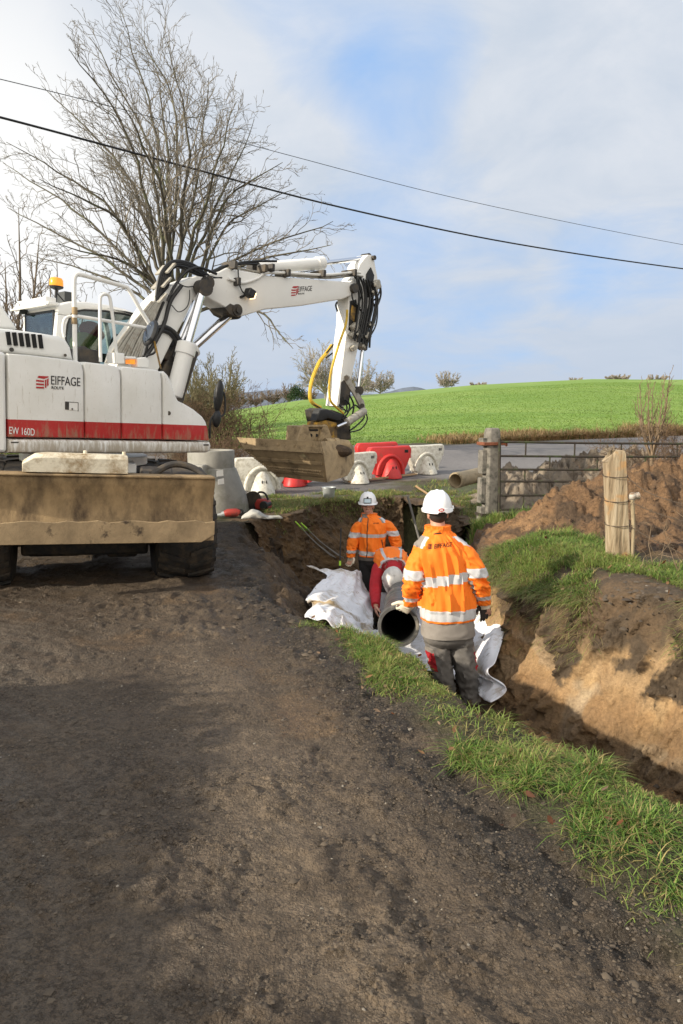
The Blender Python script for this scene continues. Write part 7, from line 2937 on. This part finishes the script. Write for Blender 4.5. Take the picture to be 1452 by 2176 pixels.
def all_grass():
    def verge(x, y):
        q = x * RR.x + y * RR.y
        sd, w = rim_sd(x, y)
        tuft = fbm(x, y, 5.5, 3)
        p = sstep(1.60, 1.80, q - .10 * sstep(3.2, 2.2, y) + (fbm(x, y, 3.0, 3) - .5) * .46) * (sd < .05) * near_side(x, y) * (.30 + .70 * sstep(.30, .52, tuft))
        p = p * (1 - sstep(.60, .68, fbm(x + 4, y - 3, 3.2, 3)) * .85)
        # grass hides the foot of the pipe, then thins where mud took over
        return np.where(y > 5.25, 0, p)
    x, y = scatter(-.4, 2.9, 1.3, 5.3, 520000, verge)
    sel = rng.random(len(x)) < .80
    x, y = x[sel], y[sel]
    n = len(x)
    tuft = sstep(.3, .7, fbm(x, y, 4.0, 3))
    ln = rng.uniform(.035, .100, n) * (.45 + 1.0 * tuft) * np.where(y > 3.7, .72, 1.0)
    blades('verge_grass', x, y, ln, rng.uniform(.0026, .0052, n), rng.uniform(.35, 1.7, n) ** 1.0, grass_cols(x, y, .30), 'green grass of the road verge in the foreground, strewn with brown leaves', 'grass', droop=.55)

    def bank(x, y):
        sd, w = rim_sd(x, y)
        bare = np.exp(-((x - 2.28) / .34) ** 2 - ((y - 5.05) / .55) ** 2)
        p = (~near_side(x, y)) * (sd < .08) * (x > 1.3) * sstep(.25, .5, fbm(x, y, 5, 3))
        p = p * (1 - sstep(.25, .55, bare)) * (1 - sstep(7.5, 7.9, y - .10 * (x - 1.5)))
        p = p * (1 - sstep(2.45, 2.75, x) * sstep(5.7, 6.0, y))
        return p * np.where(y < 4.85, .5 + .5 * (fbm(x, y, 2, 2) > .45), 1.0)
    x, y = scatter(1.3, 4.2, 3.6, 8.0, 150000, bank)
    n = len(x)
    sd, w = rim_sd(x, y)
    edge = sstep(-.30, .05, sd)
    ln = rng.uniform(.06, .14, n) * (1 + .45 * edge)
    c = grass_cols(x, y, .20)
    k = (rng.random(n) < edge * .55)[:, None]
    c = np.where(k, np.array([.30, .25, .11]) * (.6 + .7 * rng.random((n, 1))), c)
    head = np.arctan2(-.45, -.9)
    th = np.where(rng.random(n) < edge, head, rng.uniform(0, 6.28, n))
    blades('bank_grass', x, y, ln, rng.uniform(.003, .006, n), rng.uniform(.4, 1.0, n) + .5 * edge, c, 'tufted grass topping the sandy bank around the wooden fence post', 'grass', heading=th, droop=.75)

    # tufts: gate post foot, pit rim, right edge of the sandy face
    x, y = scatter(1.75, 2.9, 9.05, 10.2, 26000, lambda x, y: np.exp(-((x - 2.25) / .38) ** 2 - ((y - 9.65) / .28) ** 2) * sstep(.3, .5, fbm(x, y, 6, 2)))
    n = len(x)
    blades('post_grass', x, y, rng.uniform(.10, .24, n), rng.uniform(.004, .008, n), rng.uniform(.2, .8, n), grass_cols(x, y, .15), 'rank green grass round the foot of the concrete gate post', 'grass')
    x, y = scatter(-2.0, 3.4, 10.2, 14.2, 90000, lambda x, y: (rim_sd(x, y)[0] < .12) * (rim_sd(x, y)[0] > -1.4) * sstep(.42, .62, fbm(x, y, 2.4, 3)) * (y > 10.4) * (x > -1.5 + (12.4 - y) * .2))
    n = len(x)
    blades('rim_grass', x, y, rng.uniform(.06, .17, n), rng.uniform(.004, .009, n), rng.uniform(.4, 1.2, n), grass_cols(x, y, .50), 'yellowing grass along the back rim of the pit', 'grass', droop=.95)
    x, y = scatter(1.5, 14, 13.2, 17.5, 42000, lambda x, y: sstep(.5, .62, fbm(x, y, 1.4, 3)) * (y < road_near(x) - .05) * .8)
    n = len(x)
    blades('lane_grass', x, y, rng.uniform(.05, .14, n), rng.uniform(.006, .012, n), rng.uniform(.4, 1.0, n), grass_cols(x, y, .45), 'thin grass on the strip beside the lane', 'grass')
    # dead bracken along the far side of the lane
    x = rng.uniform(-2, 26, 60000)
    f = rng.random(60000) ** 1.3
    y = road_far(x) + .15 + f * 2.1
    keep = (rng.random(60000) < sstep(2.2, 5.0, x) * sstep(.30, .55, fbm(x, y, .8, 3)))
    x, y = x[keep], y[keep]
    n = len(x)
    k = rng.random((n, 1))
    c = np.array([.55, .40, .20]) * (1 - k) + np.array([.30, .18, .085]) * k
    gk = (rng.random(n) < .12)[:, None]
    c = np.where(gk, np.array([.13, .17, .04]), c)
    blades('dead_bracken', x, y, rng.uniform(.18, .55, n) * (.55 + .06 * np.clip(x, 0, 12)), rng.uniform(.012, .03, n), rng.uniform(.3, 1.1, n), c, 'straw coloured dead bracken between the lane and the green field', 'bracken', droop=.6)
    # short crop at the near part of the field
    x = rng.uniform(-14, 34, 150000)
    y = road_far(np.clip(x, -25, 40)) + 1.2 + rng.random(150000) ** 1.6 * 34
    n = len(x)
    k = rng.random((n, 1))
    c = np.array([.170, .270, .046]) * (1 - k) + np.array([.205, .305, .060]) * k
    c = c * (1 - .35 * sstep(.60, .70, fbm(x * .22, y * 1.6, 1.0, 4))[:, None])
    blades('field_grass', x, y, rng.uniform(.03, .08, n), rng.uniform(.02, .045, n), rng.uniform(.4, 1.0, n), c, 'bright green young crop covering the rising field', 'grass')


def litter():
    # fallen leaves
    def pl(x, y):
        q = x * RR.x + y * RR.y
        return (sstep(1.35, 1.7, q) * near_side(x, y) + .35 * (~near_side(x, y)) * (y < 7.5) * (y > 4.6)) * (rim_sd(x, y)[0] < .05)
    x, y = scatter(-.3, 3.2, 1.4, 7.4, 640, pl)
    V, F, Cc = [], [], []
    for i in range(len(x)):
        z = gz(x[i], y[i]) + random.uniform(.015, .085)
        r = random.uniform(.012, .028)
        rot = Matrix.Rotation(random.uniform(0, 6.28), 3, 'Z') @ Matrix.Rotation(random.gauss(0, .5), 3, 'X') @ Matrix.Rotation(random.gauss(0, .5), 3, 'Y')
        o = len(V)
        cu = random.uniform(.1, .5)
        pts = [(-1, 0), (-.55, .38), (-.1, .50), (.4, .36), (1, 0), (.4, -.36), (-.1, -.50), (-.55, -.38)]
        for a, b in pts:
            p = rot @ Vector((a * r, b * r, r * cu * (a * a * .5 + b * b * 1.6)))
            V.append((x[i] + p.x, y[i] + p.y, z + p.z))
        p = rot @ Vector((0, 0, 0))
        V.append((x[i], y[i], z))
        for k in range(8):
            F.append((o + k, o + (k + 1) % 8, o + 8))
        c = random.choice([(.20, .075, .03), (.15, .065, .035), (.24, .13, .06), (.10, .055, .035), (.24, .16, .10)])
        Cc += [c] * 9
    o = mesh_np('fallen_leaves', np.array(V), np.array(F), MATS['blade'], np.array(Cc), False)
    o['kind'] = 'stuff'
    tag(o, 'brown fallen oak leaves scattered over the verge', 'leaves')

    # mud crumbs and clods
    def pc(x, y):
        q = x * RR.x + y * RR.y
        sd, _ = rim_sd(x, y)
        p = .10 * sstep(.42, .6, fbm(x, y, 2.0, 3)) + .9 * np.exp(-((q - 1.42) / .22) ** 2) * sstep(.35, .55, fbm(x, y, 3.5, 3)) + .03
        p = p + .55 * (sd > 0) * (y < 12) + .4 * np.exp(-((x - 3.6) / 1.5) ** 4 - ((y - 8.6) / 1.2) ** 4)
        p = p + .6 * np.exp(-((x - 2.28) / .32) ** 2 - ((y - 5.0) / .5) ** 2)
        return np.clip(p, 0, 1) * (q > -3.2)
    x, y = scatter(-3.0, 5.6, 1.4, 12.5, 46000, pc)
    # finer crumbs close to the viewer
    x2, y2 = scatter(-2.4, 2.2, 1.4, 5.6, 170000, lambda x, y: np.clip(.04 + .75 * sstep(.45, .62, fbm(x, y, 3.2, 4)) + .7 * np.exp(-((x * RR.x + y * RR.y - 1.45) / .28) ** 2), 0, 1) * ((x * RR.x + y * RR.y) < 1.85))
    x, y = np.concatenate([x, x2]), np.concatenate([y, y2])
    n = len(x)
    small = np.arange(n) >= n - len(x2)
    d = np.hypot(x, y)
    q = x * RR.x + y * RR.y
    r = (.0035 + .012 * rng.random(n) ** 3.2 + .016 * rng.random(n) ** 14) * (1 + .16 * np.clip(d - 3, 0, 8))
    r = np.where(small, .0018 + .0060 * rng.random(n) ** 3.0, r)
    sd, _ = rim_sd(x, y)
    r = r * np.where((x > 1.9) & (y > 4.4) & (y < 6), 1.3, np.where(y > 6, .62, 1.0))
    z = ground_z(x, y, True)
    oc = np.array([(1, 0, 0), (.31, .95, 0), (-.81, .59, 0), (-.81, -.59, 0), (.31, -.95, 0), (0, 0, .75), (0, 0, -.6)])
    fc = np.array([(0, 1, 5), (1, 2, 5), (2, 3, 5), (3, 4, 5), (4, 0, 5)])
    oc = oc[None] * (1 + rng.uniform(-.45, .45, (n, 7, 1))) * r[:, None, None]
    oc[:, :, 2] *= rng.uniform(.5, 1.1, (n, 1))
    th = rng.uniform(0, 6.28, n)
    cx = oc[:, :, 0] * np.cos(th)[:, None] - oc[:, :, 1] * np.sin(th)[:, None]
    cy = oc[:, :, 0] * np.sin(th)[:, None] + oc[:, :, 1] * np.cos(th)[:, None]
    V = np.stack([cx + x[:, None], cy + y[:, None], oc[:, :, 2] + z[:, None]], -1)
    F = (np.arange(n) * 7)[:, None, None] + fc[None]
    k = rng.random((n, 1))
    c = np.array([.048, .035, .024]) * (1 - k) + np.array([.115, .088, .060]) * k
    c = np.where(((x > 2.3) & (y > 7.2))[:, None], np.array([.11, .062, .03]) * (.6 + .8 * k), c)
    c = np.where((rng.random(n) < .012)[:, None], np.array([.22, .19, .15]), c)
    V = V.reshape(-1, 3)
    me_c = np.repeat(c[:, None, :], 7, 1).reshape(-1, 3)
    o = mesh_np('mud_clods', V, F.reshape(-1, 3), MATS['clod'], me_c, False)
    o['kind'] = 'stuff'
    tag(o, 'crumbs and clods of mud scattered over road and diggings', 'mud')


def clod_mat():
    m = bpy.data.materials.new('clod')
    m.use_nodes = True
    t = m.node_tree
    t.nodes.clear()
    n = NT(t)
    at = n('ShaderNodeVertexColor', layer_name='tint')
    bs = n('ShaderNodeBsdfPrincipled', {'Base Color': at.outputs['Color'], 'Roughness': .8})
    n('ShaderNodeOutputMaterial', {'Surface': bs.outputs[0]})
    MATS['clod'] = m


clod_mat()


# ---------------- bare trees: polylines with radii, turned into thin tubes in one go
class Twigs:
    def __init__(self, seed):
        self.r = random.Random(seed)
        self.polys = []

    def line(self, a, b, r0, r1, n, wob, sag=0.0, bow=None):
        pts = []
        L = (b - a).length
        d = (b - a)
        s1, s2 = frame_from_axis(d)
        o1, o2 = self.r.uniform(0, 99), self.r.uniform(0, 99)
        for i in range(n + 1):
            t = i / n
            k = math.sin(t * math.pi) if bow is None else 1
            e = min(1, t * 3) if True else 1
            w = wob * L * e
            p = a + d * t + s1 * (mnoise.noise(Vector((t * 3.1 + o1, o1, 0)))) * w + s2 * (mnoise.noise(Vector((t * 3.1 + o2, o2, 5)))) * w
            if bow is not None:
                p = p + bow * math.sin(t * math.pi)
            p.z -= sag * L * t * t
            pts.append(p)
        rs = [r0 + (r1 - r0) * (i / n) for i in range(n + 1)]
        self.polys.append((pts, rs))
        return pts, rs

    def branch(self, pts, rs, level, maxl, dens, lenk, ang, up=.25, tmin=.2, minr=.004):
        if level >= maxl:
            return
        n = len(pts) - 1
        L = sum((pts[i + 1] - pts[i]).length for i in range(n))
        cnt = max(2, int(L * dens[level]))
        for c in range(cnt):
            t = tmin + (1 - tmin) * (c + self.r.random()) / cnt
            t = min(t, .985)
            f = t * n
            i = int(f)
            p = pts[i] + (pts[i + 1] - pts[i]) * (f - i)
            d = (pts[i + 1] - pts[i]).normalized()
            rr = rs[i] + (rs[i + 1] - rs[i]) * (f - i)
            s1, s2 = frame_from_axis(d)
            ph = self.r.uniform(0, 2 * math.pi)
            aa = ang * self.r.uniform(.6, 1.35)
            v = d * math.cos(aa) + (s1 * math.cos(ph) + s2 * math.sin(ph)) * math.sin(aa) + Vector((0, 0, up * self.r.uniform(0, 1)))
            v.normalize()
            ln = L * lenk[level] * (1.08 - .72 * t) * self.r.uniform(.55, 1.25)
            r0 = max(minr, min(rr * .62, ln * .016 + minr))
            q, qr = self.line(p, p + v * ln, r0, max(minr * .55, r0 * .25), 6 if level == 0 else 4 if level == 1 else 3, .16, .03)
            self.branch(q, qr, level + 1, maxl, dens, lenk, ang, up * .7, .22, minr)

    def mesh(self, name, m, parent=None, origin=None, thin=3, big=.03):
        V, F = [], []
        off = 0
        for pts, rs in self.polys:
            sides = 7 if rs[0] > big else thin
            k = len(pts)
            A = np.array([tuple(p) for p in pts])
            T = np.gradient(A, axis=0)
            T /= np.linalg.norm(T, axis=1)[:, None] + 1e-9
            ref = np.array([.31, .52, .79]) if abs(T[0] @ np.array([.31, .52, .79])) < .9 else np.array([1., 0, 0])
            S1 = np.cross(T, ref)
            S1 /= np.linalg.norm(S1, axis=1)[:, None] + 1e-9
            S2 = np.cross(T, S1)
            ang = np.arange(sides) * 2 * np.pi / sides
            ring = A[:, None, :] + (S1[:, None, :] * np.cos(ang)[None, :, None] + S2[:, None, :] * np.sin(ang)[None, :, None]) * np.array(rs)[:, None, None]
            V.append(ring.reshape(-1, 3))
            i = np.arange(k - 1)[:, None]
            j = np.arange(sides)[None, :]
            j2 = (j + 1) % sides
            F.append((off + np.stack([i * sides + j, i * sides + j2, (i + 1) * sides + j2, (i + 1) * sides + j], -1)).reshape(-1, 4))
            off += k * sides
        V = np.concatenate(V)
        if origin is not None:
            V = V - np.array(tuple(origin))
        o = mesh_np(name, V, np.concatenate(F), m)
        if parent is not None:
            o.parent = parent
        return o


def big_tree():
    Yt = 19.0
    base = P(372, 905, Yt)
    base.z = far_base(np.array([base.x]), np.array([Yt]))[0]
    root = empty('bare_tree', Matrix.Translation(base), 'tall leafless tree with many spreading limbs rising behind the excavator', 'tree')
    tw = Twigs(5)
    trunk_top = P(366, 640, Yt)
    mids = {}
    tr, trr = tw.line(base, trunk_top, .25, .19, 10, .03)
    stems = [((352, 560), (335, 300), (250, 15), .0), ((350, 590), (320, 330), (190, 75), -.8), ((362, 560), (355, 300), (325, 110), .9), ((345, 600), (260, 360), (90, 185), .6), ((345, 580), (275, 300), (150, 105), -1.5),
             ((340, 620), (220, 430), (20, 305), -.7), ((340, 640), (190, 470), (5, 345), 1.2), ((345, 650), (200, 540), (15, 440), .3), ((375, 560), (400, 330), (365, 90), -1.0), ((380, 560), (425, 350), (440, 165), .9),
             ((385, 570), (450, 400), (500, 215), -.9), ((400, 580), (470, 420), (545, 255), 1.4), ((425, 590), (470, 440), (600, 345), -.6), ((430, 600), (480, 480), (625, 400), 1.0), ((430, 610), (520, 540), (715, 470), .4),
             ((430, 620), (530, 560), (700, 520), -1.6), ((435, 640), (520, 600), (690, 570), 1.8), ((345, 640), (270, 560), (120, 520), -1.8), ((335, 660), (230, 590), (60, 540), 1.5), ((365, 550), (375, 250), (285, 45), 1.8),
             ((430, 660), (540, 660), (620, 740), -1.2), ((350, 610), (300, 420), (170, 260), 2.2), ((390, 600), (430, 460), (480, 330), 2.4), ((340, 630), (250, 470), (90, 380), -2.6), ((360, 580), (340, 380), (240, 180), -2.4)]
    for (a, b, c, dz) in stems:
        t = .55 + .45 * tw.r.random()
        st = tr[int(t * 10)]
        pts = catmull([st, P(a[0], a[1], Yt + dz * .35), P(b[0], b[1], Yt + dz), P(c[0], c[1], Yt + dz * 1.7)], 6)
        pts = [p + Vector((mnoise.noise(p * 1.3), mnoise.noise(p * 1.3 + Vector((9, 0, 0))), 0)) * .16 * min(1, i / 6) for i, p in enumerate(pts)]
        rs = [.062 * (1 - i / (len(pts) - 1)) ** .9 + .007 for i in range(len(pts))]
        tw.polys.append((pts, rs))
        tw.branch(pts, rs, 0, 3, (2.5, 4.4, 5.2), (.34, .52, .60), .58, .26, .40, .0060)
    # trunk apart from the crown
    trunk = Twigs(1)
    trunk.polys = tw.polys[:1]
    tw.polys = tw.polys[1:]
    trunk.mesh('trunk', MATS['bark'], root, base)
    limbs = Twigs(2)
    limbs.polys = [p for p in tw.polys if p[1][0] > .05]
    tw.polys = [p for p in tw.polys if p[1][0] <= .05]
    limbs.mesh('limbs', MATS['bark'], root, base)
    tw.mesh('crown', MATS['bark_twig'], root, base)


def simple_tree(px, py_base, py_top, Y, width, label, seed, m='far_twig', stems=7, dens=(1.1, 1.5, 1.6), group=None, name='bare_tree', minr=None, levels=3, ang=.6):
    b = P(px, py_base, Y)
    if Y > 26:
        b.z = field_z(np.array([b.x]), np.array([b.y]))[0] - .2 if field_zone(np.array([b.x]), np.array([b.y]))[0] else b.z
    top = P(px, py_top, Y)
    H = top.z - b.z
    W = width * Y / FPX / 2
    root = empty(name, Matrix.Translation(b), label, 'tree' if 'tree' in name else 'shrub', group)
    tw = Twigs(seed)
    mr = minr or Y * .00045
    th = H * .22
    tw.line(b, b + Vector((0, 0, th)), max(.02 * H, mr * 2), max(.015 * H, mr * 2), 4, .02)
    for i in range(stems):
        a = 2 * math.pi * (i + tw.r.random() * .6) / stems
        k = tw.r.uniform(.35, 1.0)
        e = b + Vector((math.cos(a) * W * k, math.sin(a) * W * k, H * (1.02 - .40 * k ** 1.5 * tw.r.uniform(.7, 1.2))))
        s = b + Vector((0, 0, th * tw.r.uniform(.5, 1)))
        mid = s + (e - s) * .45 + Vector((math.cos(a) * W * .12, math.sin(a) * W * .12, -H * .02))
        pts = catmull([s, mid, e], 5)
        rs = [max(mr, .011 * H * (1 - j / (len(pts) - 1)) + mr) for j in range(len(pts))]
        tw.polys.append((pts, rs))
        sc_ = 9.0 / max(H, .5)
        tw.branch(pts, rs, 0, levels, tuple(d * sc_ * (2.1 if Y > 40 else 1.5) for d in dens), (.36, .50, .55), ang, .35, .12, mr)
    trunk = Twigs(1)
    trunk.polys = tw.polys[:1]
    tw.polys = tw.polys[1:]
    trunk.mesh('trunk', MATS[m], root, b)
    tw.mesh('crown', MATS[m], root, b)
    return root


def thicket(name, pts, n, hmin, hmax, label, m, seed, lean=.5, cat='hedge', rr=.006, branch=True, width=.5):
    """many arching stems rooted along a line of ground points"""
    tw = Twigs(seed)
    for i in range(n):
        k = tw.r.random() * (len(pts) - 1)
        j = int(k)
        p = pts[j] + (pts[min(j + 1, len(pts) - 1)] - pts[j]) * (k - j)
        p = p + Vector((tw.r.gauss(0, width), tw.r.gauss(0, width), 0))
        p.z = gz(p.x, p.y) - .03
        h = tw.r.uniform(hmin, hmax)
        a = tw.r.uniform(0, 6.28)
        l = lean * h * tw.r.uniform(.2, 1.4)
        tip = p + Vector((math.cos(a) * l, math.sin(a) * l, h * tw.r.uniform(.35, 1.0)))
        q, qr = tw.line(p, tip, rr * tw.r.uniform(.7, 1.5), rr * .35, 7, .22, 0, Vector((0, 0, h * .25 * tw.r.random())))
        if branch:
            tw.branch(q, qr, 1, 3, (0, 5.0, 6.0), (0, .38, .4), .75, .1, .2, rr * .5)
    o = tw.mesh(name, MATS[m])
    return tag(o, label, cat)


def leaf_hedge(name, a, b, h, depth, n, label, c0, c1, size, seed, cat='hedge'):
    """leafy hedge or bush from many small leaf quads round a twiggy core"""
    r = np.random.default_rng(seed)
    t = r.random(n)
    ax, ay = a[0] + (b[0] - a[0]) * t, a[1] + (b[1] - a[1]) * t
    x = ax + r.normal(0, depth, n)
    y = ay + r.normal(0, depth, n)
    hh = h * (.88 + .24 * fbm(ax, ay, .9, 3))
    z = hh * np.sqrt(r.random(n)) * np.exp(-((x - ax) ** 2 + (y - ay) ** 2) / (5 * depth ** 2))
    z = z + ground_z(x, y, False)
    d1 = r.normal(0, 1, (n, 3))
    d1 /= np.linalg.norm(d1, axis=1)[:, None]
    d2 = np.cross(d1, r.normal(0, 1, (n, 3)))
    d2 /= np.linalg.norm(d2, axis=1)[:, None]
    s = size * r.uniform(.6, 1.3, (n, 1))
    c = np.stack([x, y, z], -1)
    V = np.stack([c - d1 * s, c + d2 * s * .45, c + d1 * s, c - d2 * s * .45], 1)
    F = (np.arange(n) * 4)[:, None] + np.arange(4)[None]
    k = r.random((n, 1))
    cols_ = np.array(c0) * (1 - k) + np.array(c1) * k
    o = mesh_np(name, V.reshape(-1, 3), F, MATS['blade'], np.repeat(cols_[:, None, :], 4, 1).reshape(-1, 3), False)
    return tag(o, label, cat)


def vegetation():
    all_grass()
    litter()
    MATS['bark_twig'] = mat('bark_twig', (.17, .150, .118), .9, var=.3, scale=1.5)
    big_tree()
    simple_tree(20, 905, 395, 21, 250, 'leafless tree at the left edge, behind the cab', 11, 'twig', 8, (1.3, 1.9, 2.2), None, minr=.0085)
    simple_tree(118, 905, 520, 24, 170, 'slimmer leafless tree just right of the left edge one, behind the beacon', 13, 'twig', 7, (1.3, 1.9, 2.0), None, minr=.009)
    simple_tree(455, 905, 745, 34, 210, 'bushy olive brown tree low behind the hydraulic rams', 17, 'olive_twig', 16, (1.8, 2.6, 2.6), None, minr=.012)
    simple_tree(420, 905, 770, 30, 150, 'brown thicket like tree between the bushy one and the rams', 18, 'olive_twig', 14, (1.8, 2.4, 2.4), None, minr=.011)
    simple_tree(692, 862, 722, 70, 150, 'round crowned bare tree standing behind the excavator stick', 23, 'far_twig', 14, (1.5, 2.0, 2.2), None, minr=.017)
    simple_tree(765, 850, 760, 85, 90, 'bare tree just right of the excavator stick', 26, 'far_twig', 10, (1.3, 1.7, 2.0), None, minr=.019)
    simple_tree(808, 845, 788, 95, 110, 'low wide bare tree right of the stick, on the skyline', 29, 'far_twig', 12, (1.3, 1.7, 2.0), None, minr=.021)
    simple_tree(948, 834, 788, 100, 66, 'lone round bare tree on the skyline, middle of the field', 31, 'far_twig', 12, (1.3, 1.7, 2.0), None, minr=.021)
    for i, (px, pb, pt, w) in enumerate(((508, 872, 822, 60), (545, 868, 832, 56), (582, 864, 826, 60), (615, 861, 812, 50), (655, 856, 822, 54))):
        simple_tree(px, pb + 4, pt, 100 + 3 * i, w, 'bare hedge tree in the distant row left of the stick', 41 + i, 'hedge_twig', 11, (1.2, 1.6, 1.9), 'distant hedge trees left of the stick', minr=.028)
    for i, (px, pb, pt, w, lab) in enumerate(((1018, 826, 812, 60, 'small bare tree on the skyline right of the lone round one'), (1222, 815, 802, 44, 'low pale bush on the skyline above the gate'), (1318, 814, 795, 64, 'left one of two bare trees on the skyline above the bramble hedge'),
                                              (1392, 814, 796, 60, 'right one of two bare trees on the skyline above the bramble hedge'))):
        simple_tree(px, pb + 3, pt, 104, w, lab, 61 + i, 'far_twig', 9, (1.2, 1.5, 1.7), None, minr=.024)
    # ivy bush, thorny growth near the excavator nose
    b = P(630, 862, 92)
    leaf_hedge('ivy_bush', (b.x - .6, b.y), (b.x + .6, b.y), 2.2, .45, 1500, 'dark green ivy bush in the distant row left of the stick', (.02, .05, .015), (.05, .085, .03), .12, 5, 'bush')
    b = P(500, 950, 17)
    thicket('bramble_thicket', [Vector((b.x - 1.0, 17.5, 0)), Vector((b.x + .2, 17, 0))], 420, .5, 1.3, 'dark reddish bramble thicket behind the excavator nose', 'bramble', 71, .7, 'thicket', .007)
    b = P(440, 905, 24)
    thicket('undergrowth', [Vector((b.x - 6, 22, 0)), Vector((b.x - 3, 22, 0)), Vector((b.x + 1.5, 24, 0))], 900, .8, 2.2, 'brown undergrowth at the foot of the trees behind the excavator', 'bramble', 73, .5, 'thicket', .010)
    # hedge at the right edge of the gate
    thicket('bramble_hedge', [Vector((5.0, 10.9, 0)), Vector((6.2, 10.9, 0)), Vector((7.4, 11.8, 0))], 620, .7, 1.7, 'tangled brown bramble hedge at the right edge, behind the gate', 'bramble', 81, .6, 'hedge', .006, width=.38)
    thicket('dry_stalk_clump', [Vector((4.9, 10.6, 0)), Vector((5.6, 10.4, 0)), Vector((6.6, 10.5, 0))], 220, .6, 1.5, 'pale dry stalks in front of the bramble hedge', 'thorn_twig', 83, .25, 'dry stalks', .005, False, .35)
    simple_tree(1383, 1010, 775, 10.6, 110, 'thin upright bare shrub sticking out of the bramble hedge', 87, 'thorn_twig', 7, (1.6, 1.6, 1.4), None, 'bare_shrub', .004, 2, .35)
    thicket('dry_twigs', [Vector((2.75, 5.9, 0)), Vector((2.95, 5.6, 0))], 16, .3, .75, 'few dry straw coloured twigs on the bank right of the fence post', 'thorn_twig', 89, .8, 'twigs', .0035, False, .1)
    # unseen hedge added left of the road: it shades the near part of the road
    leaf_hedge('shade_hedge', (-1.2, -9.0), (-5.6, 1.9), 2.12, .36, 70000, 'unseen leafy hedge added left of the muddy road to shade it', (.03, .06, .015), (.07, .10, .03), .09, 9)


mat('olive_twig', (.155, .135, .075), .95, var=.25, scale=.8)
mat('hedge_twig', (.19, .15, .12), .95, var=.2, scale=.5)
vegetation()
